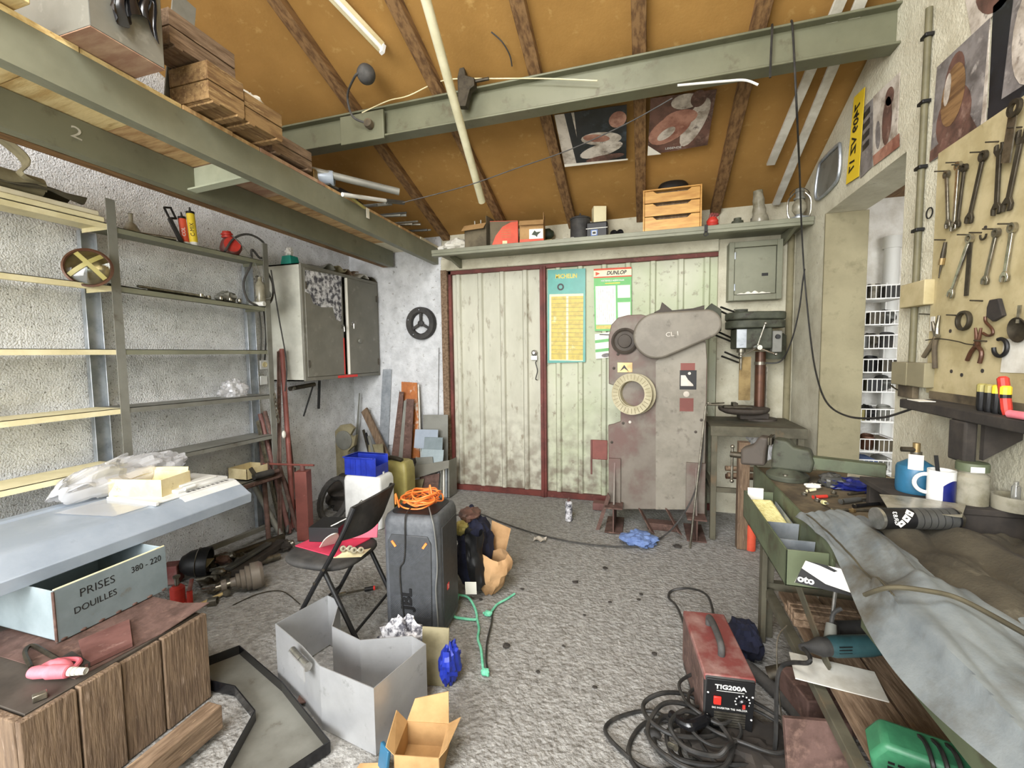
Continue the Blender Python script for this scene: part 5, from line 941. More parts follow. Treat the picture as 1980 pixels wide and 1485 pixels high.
def pliers(label, piv, tips, grips, m, m2, w=.014):
    o = P(*piv, X=XB - .012); r = thing('pliers', label, 'pliers', P(*grips[0][-1], X=XB - .012))
    for k in range(2):
        t = [P(*q, X=XB - .012 - .004 * k) for q in tips[k]]; part('jaw', MB().tube([o] + t, [w * .6] + [w * .45] * (len(t) - 1) + [w * .3], 8), m, r)
        g = [P(*q, X=XB - .012 - .004 * k) for q in grips[k]]; part('handle', MB().tube(cr([o] + g), w * .55, 8), m2, r)
    part('pivot', MB().lathe([(w * .75, -.007), (w * .75, .007), (0, .008)], o, (-1, 0, 0), 14), m, r)
pliers('old brown pliers hung open on the tool board', (1889, 667), (((1888, 650), (1886, 634)), ((1894, 650), (1897, 634))), (((1878, 680), (1870, 697)), ((1898, 682), (1894, 702))), 'copper_brown', 'copper_brown')
pliers('long pliers with worn grips hung at the board edge', (1811, 650), (((1812, 632), (1816, 610)), ((1806, 636), (1803, 622))), (((1800, 668), (1786, 690)), ((1807, 672), (1808, 712))), 'tool_grey', 'bench_top', .018)
a = P(1802, 640, X=XB - .004); one('tool_tag', 'crumpled pale label behind the long pliers', 'label', MB().bar(P(1804, 612, X=XB - .004), P(1802, 640, X=XB - .004), .03, .003, X3), 'white_dull')
nail(1797, 608); wire('cord', 'thin cord strung between nails across the tool board', [P(x, y, X=XB - .02) for x, y in ((1790, 658), (1815, 655), (1850, 660), (1868, 665), (1885, 667))], .0025, 'tool_dark', 'cord')
p = P(1934, 672, X=XB - .01); one('c_ring', 'black open ring hung beside the pinned white paper', 'ring', MB().tube(circ(p, .032, Y3, Z3, 20, 1.2, 6.3), .007, 8), 'black'); nail(1908, 660)
a, b = P(1972, 590, X=XB - .02), P(1968, 625, X=XB - .02); r = thing('inspection_mirror', 'round steel ladle shape hung above the white paper', 'ladle', P(1965, 645, X=XB)); part('handle', MB().bar(a, b, .014, .004, X3), 'chrome', r); p = P(1966, 638, X=XB - .02); part('bowl', MB().lathe([(0, .02), (.03, .014), (.045, 0), (.042, -.002), (.028, .01), (0, .016)], p, (1, 0, .1), 24), 'tool_dark', r)
q = wq(((1941, 655), (1990, 655), (1990, 722), (1934, 720)), XB - .002); one('pinned_paper', 'blank white paper pinned to the tool board', 'paper', MB().prism(q, (.0015, 0, 0)), 'white_dull')
p = P(1797, 412, X=XW - .006); one('wire_loop', 'small black wire loop on the wall beside spanners', 'wire', MB().tube(circ(p, .024, Y3, Z3, 16), .003, 6, True), 'black')
for px, py in ((1838, 640), (1900, 717), (1860, 725), (1840, 718), (1906, 440)): p = P(px, py, X=XB); part('hole', MB().lathe([(.008, 0), (.008, .002), (0, .002)], p, (-1, 0, 0), 10), 'dirt_black', tb)
# little tool shelf
ws = thing('tool_shelf', 'dark oily wooden tool rail fixed below the tool board', 'shelf', (XR, 2.0, 1.26)); sx = XR - .15
part('board', MB().box(sx, XW, .95, 2.46, 1.285, 1.325), 'dirt_black', ws, bev=.004); part('strip', MB().box(XR - .02, XW, .95, 2.5, 1.325, 1.36), 'bench_top', ws)
a, b = P(1830, 885, X=sx), P(1868, 795, X=sx); part('bracket', MB().box(sx, sx + .04, b.y, a.y, a.z, 1.284), 'dirt_black', ws, bev=.008); part('bracket_arm', MB().prism([(sx + .04, b.y - .01, a.z + .02), (XW, b.y - .01, a.z + .1), (XW, b.y - .01, 1.28), (sx + .04, b.y - .01, 1.28)], (0, -.02, 0)), 'dirt_black', ws)
for k in range(5):
    px = 1897 + 15 * k; m = ('yellow_dull', 'yellow_dull', 'yellow', 'yellow', 'red')[k]; p = P(px, 795, X=sx + .05); z = 1.326
    r = thing('screwdriver', ('black and dull yellow screwdriver, first in the tool rail', 'black and dull yellow screwdriver, second in the tool rail', 'black and yellow screwdriver, third in the tool rail', 'black and yellow screwdriver beside the red one', 'red handled screwdriver tilted in the tool rail')[k], 'screwdriver', (p.x, p.y, z), 'screwdrivers in the tool rail')
    t = Vector((p.x, p.y - (.0 if k < 4 else -.02), z)); e = t + Vector((0, -.0 if k < 4 else .03, .1 if k < 4 else .13))
    part('handle', MB().tube([t, t.lerp(e, .15), t.lerp(e, .7)], [.011, .015, .015], 10), 'black' if k < 4 else 'red', r); part('cap', MB().tube([t.lerp(e, .7), t.lerp(e, .95), e], [.0155, .0155, .01], 10), m, r); part('blade', MB().tube([t, t - Vector((0, 0, .001))], .004, 6), 'tool_grey', r)
p = P(1970, 798, X=sx + .02); tube_thing('pink_pen', 'short pink capped tube lying at the tool rail edge', 'tube', (sx + .02, p.y - .1, 1.34), (sx + .01, p.y + .02, 1.34), .013, 'pink')
one('paper_scrap', 'white paper scrap on the near end of tool rail', 'paper', MB().box(sx + .01, sx + .07, 2.33, 2.42, 1.3255, 1.328), 'paper')
# ---------------------------------------------------------------- workbench
BX, BZ = .62, .87; by1 = 2.86
wbn = thing('workbench', 'heavy green steel workbench with worn oily top along block wall', 'workbench', (.95, 1.6, 0))
part('top', MB().box(BX + .012, XR - .012, .45, by1, BZ - .04, BZ), 'bench_top', wbn, bev=.003)
part('apron', MB().box(BX, BX + .012, 1.72, by1, BZ - .14, BZ + .012), 'bench_green', wbn, bev=.002); part('apron', MB().box(BX, BX + .012, .45, 1.50, BZ - .14, BZ + .002), 'bench_green', wbn, bev=.002)
part('apron_rail', MB().box(BX, BX + .012, 1.5, 1.72, BZ - .03, BZ), 'bench_green', wbn); part('apron_end', MB().box(BX, XR - .02, by1, by1 + .012, BZ - .14, BZ), 'bench_green', wbn)
for y in (2.56, .7):
    part('leg', MB().box(BX - .02, BX + .005, y - .03, y + .03, 0, BZ - .14).box(BX + .005, BX + .05, y + .024, y + .03, 0, BZ - .14), 'bench_dark', wbn, bev=.002); part('leg', MB().box(XR - .09, XR - .04, y - .025, y + .025, 0, BZ - .04), 'bench_dark', wbn, bev=.002)
part('cross_rail', MB().box(BX + .0, XR - .04, 2.58, 2.62, .27, .31), 'bench_dark', wbn); part('cross_rail', MB().box(BX + .0, XR - .04, .6, .64, .27, .31), 'bench_dark', wbn); part('side_rail', MB().box(BX - .0, BX + .04, .6, 2.56, .25, .29), 'bench_dark', wbn, bev=.003); part('side_rail', MB().box(XR - .12, XR - .08, .6, 2.56, .25, .29), 'bench_dark', wbn)
for k in range(3): x0 = BX + .05 + k * .18; part('shelf_board', MB().box(x0, x0 + .17, .62, 2.5, .291, .311), 'wood_old_flat', wbn, bev=.002)
part('shelf_front', MB().bar((BX + .02, 2.5, .68), (BX + .07, 1.9, .32), .05, .006, X3), 'bench_dark', wbn)
# open drawer
dy0, dy1, dx0, dz0, dz1 = 1.735, 2.44, .485, BZ - .155, BZ - .022
dw = part('drawer', MB().box(dx0, dx0 + .006, dy0, dy1, dz0, dz1).box(dx0, BX - .002, dy0, dy0 + .006, dz0, dz1).box(dx0, BX - .002, dy1 - .006, dy1, dz0, dz1).box(dx0, BX - .002, dy0, dy1, dz0, dz0 + .006), 'bench_green', wbn, bev=.0015)
for y in (2.06, 1.88): part('divider', MB().prism([(dx0 + .006, y, dz0 + .006), (BX - .004, y, dz0 + .006), (BX - .004, y - .02, dz1 - .012), (dx0 + .006, y - .02, dz1 - .012)], (0, .004, 0)), 'galv', dw)
zs_ = dz0 + .007
T = TR((dx0 + .068, 2.2, zs_), 6, 14); one('sponge', 'pale yellow sponge block standing in the open bench drawer', 'sponge', MB(T).box(-.05, .05, -.04, .16, .03, .085), 'sponge', bev=.012)
one('white_card', 'white card at the far end of the open bench drawer', 'card', MB().box(dx0 + .015, dx0 + .085, 2.42, 2.425, zs_, dz1 + .02), 'paper'); one('cork', 'small yellow plug in the middle drawer compartment', 'plug', MB().lathe([(0, 0), (.012, 0), (.015, .03), (0, .034)], (dx0 + .07, 1.94, zs_ + .002), Z3, 12), 'yellow_dull'); one('black_tool_bit', 'dark round bar lying in the middle drawer compartment', 'bar', MB().tube([(dx0 + .02, 1.97, zs_ + .012), (dx0 + .1, 1.98, zs_ + .012)], .01, 10), 'tool_dark'); one('metal_offcut', 'grey tin offcut standing against the drawer side behind sponge', 'offcut', MB().bar((BX - .012, 2.1, zs_ + .05), (BX - .012, 2.36, zs_ + .06), .004, .09, Z3), 'galv')
# card with remnant letters at the drawer opening
q = [P(x, y, X=None, Y=1.62) for x, y in ((1550, 1100), (1635, 1122), (1632, 1135), (1530, 1110))]
o = P(1583, 1120, Y=1.6); T = frame((o.x + .02, 1.6, o.z + .0), (1, -.05, -.12), (.12, .25, 1)); r = thing('shop_card', 'black and white printed card stuck under the open drawer', 'card', o)
part('sheet', MB(T).prism([(-.085, -.03, 0), (.085, -.03, 0), (.075, .045, 0), (-.06, .045, 0)], (0, 0, -.002)), 'paper', r); part('print', MB(T).fan([(-.085, -.03, .0008), (.085, -.03, .0008), (.083, -.022, .0008), (.0, -.012, .0008), (-.07, .02, .0008)]), 'black', r); part('print', MB(T).fan([(-.062, .046, .0009), (-.02, .04, .0009), (.02, .03, .0009), (.03, .036, .0009), (.0, .046, .0009)]), 'black', r); text('oto', .03, T @ Matrix.Translation((-.055, -.014, .0012)), 'white', r, sx=1.1, bold=.001)
# ---------------------------------------------------------------- things on the workbench
z0 = BZ + .001
def B(px, py, dz=0.0): return P(px, py, Z=z0 + dz)
# vise
o = B(1522, 925); vz = z0
vs_ = thing('bench_vise', 'big old green grey iron vise bolted to the bench far corner', 'vise', (o.x, o.y, vz)); va = Vector((.93, -.36, 0)).normalized(); vb = Vector((.36, .93, 0)); VT = frame(o, va, vb)
part('base', MB(VT).lathe([(0, 0), (.10, 0), (.10, .025), (.075, .045), (.06, .06), (0, .06)], (0, 0, 0), Z3, 28), 'cast_green', vs_, bev=.003)
for s in (-1, 1): part('bolt', MB(VT).lathe([(0, .025), (.014, .025), (.014, .04), (0, .042)], (0, .078 * s, 0), Z3, 10), 'tool_grey', vs_)
part('body', MB(VT).prism([(-.07, -.05, .055), (.11, -.05, .055), (.12, -.05, .11), (.1, -.05, .17), (.03, -.05, .18), (.0, -.05, .21), (-.06, -.05, .215), (-.07, -.05, .15)], (0, .10, 0)), 'cast_green', vs_, bev=.012, seg=3)
part('moving_jaw', MB(VT).prism([(-.22, -.045, .05), (-.10, -.045, .06), (-.095, -.045, .15), (-.085, -.045, .215), (-.13, -.045, .22), (-.16, -.045, .17), (-.22, -.045, .14)], (0, .09, 0)), 'machine_dark', vs_, bev=.014, seg=3)
part('slide_bar', MB(VT).box(.08, .40, -.032, .032, .075, .135), 'bench_green', vs_, bev=.003)
for x in (-.083, -.072): part('jaw_plate', MB(VT).box(x - .006, x + .004, -.06, .06, .18, .222), 'tool_dark', vs_, bev=.002)
part('screw', MB(VT).tube([(-.28, 0, .095), (-.2, 0, .095)], .018, 14), 'tool_dark', vs_); part('handle', MB(VT).tube([(-.27, 0, -.06), (-.27, 0, .14)], .007, 10), 'tool_grey', vs_)
for z in (-.06, .14): part('handle_knob', MB(VT).blob((-.27, 0, z), .012, 0, 1, 0, 10, 8), 'tool_grey', vs_)
# denim
def den(u, v):
    y = 2.03 - 1.42 * v; x = .585 + u * (.25 + .12 * v); n = noise.noise(Vector((u * 3.2, v * 4, 2))) * .022 + abs(noise.noise(Vector((u * 7 + v * 5, v * 3, 5)))) * .022
    fr = .585 + .03 * math.sin(v * 7 + .5); x += (1 - u) * .03 * math.sin(v * 7 + .5) - u * .03 * math.sin(v * 5)
    z = z0 + .016 + max(n, -.012) + .05 * math.exp(-((u - .55) / .2) ** 2 - ((v - .25) / .25) ** 2)
    if v > .42: z += .02
    if x < BX - .004: z = min(z, z0 + .018) - (BX - .004 - x) * 1.2
    return (x, y, z)
r = thing('denim_trousers', 'worn light grey denim garment spread over the workbench front', 'clothes', (.9, 1.3, z0)); part('cloth', MB().surf(den, 60, 90, .004), 'denim', r, ang=60)
for du in (.0, .012):
    part('seam', MB().tube([Vector(den(.12 + du + .06 * v / .5, v)) + Vector((0, 0, .005)) for v in [i / 40 * .5 for i in range(1, 40)]], .002, 5), 'tarp_dark', r)
wire('power_cable', 'brown cable lying across the denim garment on the bench', [B(1672, 1150, .03), B(1720, 1136, .09), B(1790, 1142, .1), B(1860, 1160, .09), B(1990, 1230, .09)], .006, 'tarp_dark', 'cable')
# aerosol can on its side
a, b = B(1697, 1013, .075), B(1842, 1022, .06); a.z = b.z = z0 + .095; r = thing('aerosol_can', 'black and grey aerosol can lying on its side on denim', 'can', a); d = b - a; L = d.length; d = d / L; R0 = .036
part('body', MB().tube([a, a + d * L], R0, 32), 'black', r); part('label_band', MB().tube([a + d * L * .42, a + d * L * .97], R0 * 1.006, 32), 'steel_dark', r); part('base_dome', MB().lathe([(R0 * 1.02, -.006), (R0 * 1.03, .004), (R0 * .98, .006), (R0 * .96, -.003), (R0 * .85, .0), (R0 * .5, .009), (0, .012), (0, .014), (R0, .014)], a, d, 32), 'steel_bright', r)
part('shoulder', MB().lathe([(R0, 0), (R0 * .9, .012), (R0 * .5, .022), (R0 * .4, .03), (0, .03)], b, d, 28), 'tool_grey', r)
for k in range(5): part('band', MB().tube([a + d * L * (.5 + .09 * k), a + d * L * (.508 + .09 * k)], R0 * 1.012, 32), 'black', r)
view = (Vector((0, 0, H)) - a); view = (view - d * view.dot(d)).normalized(); w = d.cross(view)
for k, (x, y) in enumerate(((.2, .02), (.27, .0), (.34, -.02))):
    c = a + d * L * x + (view * math.cos(y * 25) + w * math.sin(y * 25)) * (R0 * 1.01); nn = (c - a - d * (c - a).dot(d)).normalized(); t = d.cross(nn)
    part('hazard_print', MB().fan([c + d * .015, c + t * .015, c - d * .015, c - t * .015]), 'paper', r); part('hazard_print', MB().fan([c + nn * .0006 + d * .006, c + nn * .0006 + t * .003, c + nn * .0006 - d * .006, c + nn * .0006 - t * .003]), 'black', r)
c = a + d * L * .13 + view * R0 * 1.012; text('GR83', .02, frame(c, w * -1, d), 'white', r); c = a + d * L * .22 + (view * .5 - w * .8) * R0; 
# gas bottle
rz_ = .985; Rb = lambda px, py: P(px, py, Z=rz_ + .001)
r = thing('bench_riser', 'low dark wooden riser along the wall side of the bench', 'riser', (1.1, 1.95, z0)); part('top', MB().box(.93, XR - .006, 1.93, 2.32, rz_ - .022, rz_), 'dirt_black', r, bev=.003)
for y in (1.935, 2.27): part('end_board', MB().box(.95, XR - .01, y, y + .03, z0 - .0005, rz_ - .0225), 'dirt_black', r, bev=.003)
p = Rb(1768, 950); q = P(1768, 905, Y=p.y); zt = P(1768, 878, Y=p.y).z; rr = (P(1806, 930, Y=p.y).x - P(1728, 930, Y=p.y).x) / 2 * .93
r = thing('gas_cartridge_stove', 'blue camping gas canister with valve against block wall', 'gas canister', p); part('tank', MB().lathe([(0, 0), (rr * .95, 0), (rr, .015), (rr, q.z - rz_), (rr * .93, q.z - rz_ + .012), (rr * .35, zt - rz_ - .02), (0, zt - rz_ - .02)], p, Z3, 36), 'blue_gas', r)
part('collar', MB().lathe([(rr * .38, 0), (rr * .4, .02), (rr * .3, .024), (rr * .3, .04), (0, .04)], (p.x, p.y, zt - .03), Z3, 24), 'tool_grey', r); part('valve', MB().tube([(p.x, p.y, zt), (p.x, p.y, zt + .045)], .012, 12), 'brass_dull', r); part('tap', MB().tube([(p.x - .05, p.y, zt + .018), (p.x, p.y, zt + .018)], .01, 10), 'tool_dark', r)
v = (Vector((0, 0, 0)) - Vector((p.x, p.y, 0))).normalized(); part('label_print', MB().surf(lambda i, j: (p.x + rr * 1.004 * math.cos(math.atan2(v.y, v.x) + (i - .5) * .75), p.y + rr * 1.004 * math.sin(math.atan2(v.y, v.x) + (i - .5) * .75), rz_ + .1 + .06 * j), 8, 1), 'paper_grey', r)
# mug
p = Rb(1818, 968); k = .04; r = thing('mug', 'white mug with a dark blue patch on the workbench', 'mug', p); zt = P(1800, 908, Y=p.y).z; h = min(max(zt - rz_, .09), .12); part('cup', MB().lathe([(0, 0), (k, 0), (k * 1.02, h), (k * .92, h), (k * .9, .006), (0, .006)], p, Z3, 32), 'white', r)
sd = Vector((-.9, .3, 0)).normalized(); part('handle', MB().tube(circ(p + sd * k * 1.0 + Vector((0, 0, h * .52)), h * .3, sd, Z3, 14, -1.6, 1.6), .007, 10), 'white', r)
va_ = math.atan2(-p.y, -p.x); part('patch_print', MB().surf(lambda i, j: (p.x + k * 1.03 * math.cos(va_ + .15 + (i * 1.7)), p.y + k * 1.03 * math.sin(va_ + .15 + i * 1.7), rz_ + h * .02 + h * .72 * (1 - .25 * (2 * i - 1) ** 2) * j), 14, 3), 'navy_gloss', r); part('stirrer', MB().bar(p + Vector((0, 0, .02)), p + Vector((-.01, .02, h + .05)), .012, .004), 'black', r)
# jar
p = Rb(1876, 972); k = .048; zt = P(1878, 920, Y=p.y).z; h = min(max(zt - rz_, .08), .13); r = thing('glass_jar', 'dusty glass jar of pale powder with dark lid on bench', 'jar', p); part('jar_wall', MB().lathe([(0, 0), (k, 0), (k, h), (k * .8, h + .012), (k * .8, h + .02), (0, h + .02)], p, Z3, 32), 'glass_dusty', r); part('lid', MB().lathe([(0, h + .02), (k * .95, h + .02), (k * .95, h + .045), (k * .9, h + .05), (0, h + .05)], p, Z3, 32), 'bench_green', r); part('tape', MB().box(p.x - .03, p.x + .01, p.y - k * .96, p.y - k * .93, rz_ + h + .022, rz_ + h + .042), 'paper', r)
p = Rb(1962, 985); r = thing('tin_pot', 'low round tin with clear vial on it by the block wall', 'tin', p); part('tin', MB().lathe([(0, 0), (.06, 0), (.062, .05), (.055, .05), (.054, .01), (0, .01)], p, Z3, 24), 'glass_dusty', r); part('vial', MB().lathe([(0, .012), (.012, .012), (.012, .08), (.006, .09), (.006, .1), (0, .1)], p, Z3, 14), 'plastic_clear', r)
# fluted roll with hollow end
a, b = B(1640, 918, .04), B(1716, 930, .04); a.z = b.z = z0 + .036; d = (b - a).normalized(); u = d.orthogonal().normalized(); w = d.cross(u); r = thing('brush_handle', 'pale bundle of sticks with hollow trumpet end on the bench', 'brush', a)
for i in range(9): t = 2 * math.pi * i / 9; o_ = (u * math.cos(t) + w * math.sin(t)) * .017; part('stick', MB().tube([a + o_, b + o_ * .9], .006, 6), 'wood_white', r)
part('trumpet', MB().lathe([(.02, -.01), (.026, .03), (.036, .05), (.032, .05), (.022, .03), (.0, .01)], b, d, 22), 'cream', r)
one('purple_cloth', 'crumpled purple blue cloth on the bench beside the pale sticks', 'cloth', MB().blob(B(1655, 945) + Vector((0, 0, .02)), (.13, .08, .028), .5, 2.4, 8, 28, 14, flat=-.02), 'navy_gloss', ang=12); one('grey_cloth', 'dark grey crumpled cloth on the bench by the vise', 'cloth', MB().blob(B(1608, 940) + Vector((0, 0, .025)), (.06, .06, .035), .4, 2.4, 12, 22, 12, flat=-.025), 'steel_dark', ang=12)
one('paper_scrap', 'small white crumpled paper near the vise on bench', 'paper', MB().blob(B(1573, 944) + Vector((0, 0, .01)), (.035, .025, .014), .5, 2.5, 2, 14, 8, flat=-.01), 'paper', ang=10)
def shp(u, v):
    a = Rb(1700, 962).lerp(Rb(1868, 980), u); b = Rb(1715, 984).lerp(Rb(1860, 1002), u); q = a.lerp(b, v); q.z = rz_ + .006 + .006 * (1 - v) + .003 * math.sin(u * 5); return q
one('tin_sheet', 'curved grey tin sheet lying among the bench tools', 'sheet', MB().surf(shp, 16, 6, .002), 'glass_dusty')
one('greasy_cloth', 'dark brown greasy cloth spread along the wall side of bench', 'cloth', MB().surf(lambda u, v: (.80 + .46 * u, .55 + 1.35 * v, z0 + .012 + .09 * abs(noise.noise(Vector((u * 3, v * 6, 1)))) + .02 * math.sin(u * math.pi) + .02 * abs(noise.noise(Vector((u * 9 + v * 4, v * 9, 4))))), 40, 60, .004), 'oily_cloth', ang=60)
one('blue_box', 'blue plastic box at the wall side of bench near picture edge', 'box', openbox(1.15, 1.26, 1.55, 1.75, z0 + .09, z0 + .17, .004), 'blue', bev=.003); one('white_folder', 'white folded paper standing over the blue plastic box', 'paper', MB().bar((1.2, 1.72, z0 + .2), (1.26, 1.85, z0 + .24), .1, .003, Z3), 'paper')
tl = [((1572, 965), (1620, 962), .009, 'red', 'red gripped pliers lying on the bench'), ((1605, 988), (1755, 992), .006, 'tool_grey', 'long steel rod lying before the aerosol can'), ((1625, 975), (1690, 968), .012, 'steel_dark', 'grey handled cutter lying among bench tools'), ((1640, 958), (1720, 950), .006, 'tool_dark', 'dark file lying across the bench tools'), ((1560, 952), (1590, 950), .007, 'cream', 'pale stub lying on the bench near the vise'), ((1650, 982), (1740, 978), .008, 'black', 'black driver lying by the long steel rod'), ((1690, 975), (1760, 985), .005, 'chrome', 'chrome rod lying under the tin sheet'), ((1680, 965), (1740, 982), .005, 'chrome', 'short chrome key lying under the tin sheet'), ((1590, 975), (1600, 985), .01, 'sponge', 'yellowish plug end lying on the bench edge')]
for k, (p, q, rd, m, lab) in enumerate(tl):
    a, b = B(*p), B(*q); a.z += rd; b.z += rd + .002 * k; r = thing('hand_tool', lab, 'tool', a); part('handle', MB().tube([a, a.lerp(b, .55)], [rd, rd * .9], 10), m, r); part('shank', MB().tube([a.lerp(b, .5), b], [rd * .6, rd * .5], 8), 'tool_grey', r); part('end_cap', MB().lathe([(0, 0), (rd * 1.05, .001), (rd * 1.05, .008), (0, .009)], a, b - a, 10), 'chrome', r)
for k, (px, py) in enumerate(((1555, 958), (1580, 970), (1603, 996), (1612, 955), (1668, 968), (1648, 990))):
    one('nut', ('steel nut near the vise on the bench', 'steel nut beside the red pliers', 'steel socket at the denim edge', 'steel bolt head by the grey cloth', 'round pad beside the grey cutter', 'brass nut by the black driver')[k], 'nut', MB().lathe([(.005, 0), (.012, 0), (.013, .004), (.013, .012), (.006, .014), (.005, .006)], B(px, py), Z3, 8), ('chrome', 'chrome', 'chrome', 'tool_grey', 'steel_dark', 'brass_dull')[k])
# ---------------------------------------------------------------- under the bench
u0 = .312
def U(px, py, dz=0.0): return P(px, py, Z=u0 + dz)
p = U(1560, 1240)
for k in range(7): i, j = k % 4, k // 4; one('wood_stick', ('short brown timber stick in the stack on bench undershelf'), 'stick', MB().box(BX + .03 + .0, BX + .30, 2.18 + .04 * i, 2.21 + .04 * i, u0 + .001 + .034 * j, u0 + .033 + .034 * j), 'wood_old_flat', 'stacked sticks on the undershelf', bev=.004)
a = U(1668, 1218, .05); r = thing('power_tool', 'black bodied power tool lying behind on bench undershelf', 'power tool', a); part('body', MB().tube([U(1615, 1215, .05), U(1690, 1218, .05)], [.03, .04], 16), 'black_dust', r); part('grip', MB().tube([U(1690, 1218, .05), U(1740, 1222, .05)], [.04, .03], 16), 'black_gloss', r)
a, b = U(1600, 1262, .05), U(1752, 1258, .05); a.z = b.z = u0 + .075; m = a.lerp(b, .5); d = (b - a).normalized(); r = thing('angle_grinder', 'dark teal angle grinder with black tail on bench undershelf', 'power tool', (m.x, m.y, u0))
part('body', MB().lathe([(0, 0), (.034, 0), (.04, .02), (.04, .16), (.034, .2), (0, .2)], a, d, 20, 1.0), 'teal_tool', r); part('gear_head', MB().lathe([(0, 0), (.036, 0), (.04, .03), (.03, .07), (0, .07)], a + d * .2, d, 18), 'tool_dark', r); part('tail', MB().lathe([(.034, 0), (.036, -.03), (.02, -.07), (.012, -.11), (0, -.11)], a, d, 18), 'black_dust', r)
for k in range(3): part('vent_slot', MB().tube([a + d * .03 + Vector((0, -.0, .0)) + (Vector((0, -1, .2)) * .0405) + Vector((0, 0, .012 * k - .01)), a + d * .08 + Vector((0, -1, .2)) * .0405 + Vector((0, 0, .012 * k - .01))], .002, 5), 'black', r)
e = a - d * .1; wire('power_cable', 'black cable running from the teal grinder down to the cable pile', [e, U(1565, 1280, .1), Vector((.52, 1.9, .28)), Vector((.46, 1.72, .06)), Vector((.33, 1.6, .02)), Vector((.1, 1.45, .015)), Vector((-.1, 1.38, .012))], .008, 'cable', 'cable', 8)
a = P(1605, 1225, Z=u0 + .1); r = thing('plug', 'grey rubber plug with cord standing over the brown sticks', 'plug', a); part('body', MB().tube([a + Vector((-.01, -.03, -.04)), a + Vector((.01, .02, .03))], [.026, .018], 16), 'steel_grey', r); part('cord_neck', MB().tube(cr([a + Vector((.01, .02, .03)), a + Vector((.02, .03, .07)), a + Vector((.05, .04, .09))]), .008), 'rubber', r)
a, b = P(1617, 1130, Y=2.05), P(1609, 1195, Y=2.05); r = thing('bright_rod', 'short bright steel rod hanging under the drawer opening', 'rod', b); part('rod', MB().tube([a, b], .007, 10), 'steel_bright', r); part('knob', MB().blob(b, .01, 0, 1, 0, 10, 8), 'steel_bright', r)
z = .235; T = frame((.66, 1.93, z + .02), (.95, -.2, 0), (.2, .95, 0)); one('white_sheet', 'pale grey flat sheet jutting from the bench undershelf', 'sheet', MB(TR((.70, 1.86, u0 + .002), -8)).box(-.14, .14, -.06, .1, 0, .004), 'white_dull')
# green tool case
a, b = P(1640, 1405, Z=u0 + .09), P(1800, 1395, Z=u0 + .09); a = Vector((.66, 1.50, u0 + .065)); b = Vector((.98, 1.42, u0 + .065)); d = (b - a).normalized(); r = thing('electric_planer', 'bright green power tool with vent slots and black cable wrapped round', 'power tool', (a.x, a.y, u0))
T = frame(a, d, Vector((0, 1, .15))); part('body', MB(T).prism([(0, -.05, -.06), (.30, -.05, -.06), (.33, -.05, .0), (.28, -.05, .05), (.02, -.05, .055), (-.01, -.05, .0)], (0, .1, 0)), 'green_tool', r, bev=.014, seg=3)
for i in range(4):
    for j in range(3): part('vent_slot', MB(T).box(.03 + .022 * i, .045 + .022 * i, -.052, -.0495, -.035 + .016 * j, -.028 + .016 * j), 'black', r)
part('knob', MB(T).lathe([(.022, 0), (.02, .016), (0, .018)], (.15, -.05, 0), (0, -1, 0), 18), 'black', r); part('label_print', MB(T).box(.2, .27, -.0515, -.0495, .0, .018), 'paper_grey', r)
for k in range(4): part('cord_wrap', MB(T).tube(cr([(.11 + .03 * k, -.058, -.058), (.125 + .03 * k, -.06, 0), (.12 + .03 * k, -.058, .056), (.115 + .03 * k, .0, .063), (.1 + .03 * k, .055, .03)]), .006, 6), 'cable', r)
one('tool_case', 'black plastic tool case lying below the green power tool', 'case', MB().box(.64, 1.1, 1.1, 1.33, u0 + .001, u0 + .11), 'black_dust', bev=.012)
one('rusty_plate', 'rusty steel plate standing on floor under the bench', 'plate', MB(TR((.60, 1.65, .0), 10, -12)).box(-.11, .11, 0, .02, 0.004, .26), 'rust', bev=.002)
one('rusty_block', 'brown rusty block on the floor behind the welder', 'block', MB(TR((.72, 2.05, 0), 15)).box(-.12, .12, -.1, .1, 0, .16), 'rust', bev=.006); one('pipe_offcut', 'dark bent pipe piece on the floor beside the brown block', 'pipe', MB().tube(cr([(.56, 2.2, .05), (.66, 2.2, .09), (.74, 2.25, .05)]), .035, 14), 'tool_dark')
one('boot', 'black leather work glove heap beside the bench leg', 'glove', MB().blob((.50, 2.42, .07), (.08, .13, .08), .35, 2, 14, 26, 14, flat=-.07), 'navy', ang=14); one('floor_tube', 'dark rubber hose piece curling by the bench leg', 'hose', MB().tube(cr([(.48, 2.28, .03), (.56, 2.15, .03), (.62, 2.0, .035), (.6, 1.88, .03)]), .028, 12), 'rubber')
wire('thin_wire', 'thin pale wire standing up beside the bench front leg', [(.52, 1.72, .01), (.53, 1.9, .12), (.55, 2.05, .3), (.6, 2.1, .36)], .003, 'tool_grey')
a = P(1443, 1062, Z=0); one('orange_canister', 'orange tube standing on floor behind the green bench leg', 'tube', MB().tube([(a.x + .03, a.y, 0), (a.x + .03, a.y, .2)], .035, 16), 'orange_red')
one('timber_post', 'brown square timber post standing at the bench corner', 'post', MB().box(.70, .78, 3.72, 3.80, 0, .85), 'wood_old', bev=.004)
for k, (yy, zz) in enumerate(((3.95, .55), (4.02, .52), (4.05, .58))): rod('wood_bar', ('grey stick end lying on the drill stand rail', 'brown stick end lying on the drill stand rail', 'pale stick end lying on the drill stand rail')[k], 'stick', (.66, yy, zz - .02), (1.1, yy + .03, zz - .02), .022, ('wood_old', 'copper_brown', 'wood_old_flat')[k])
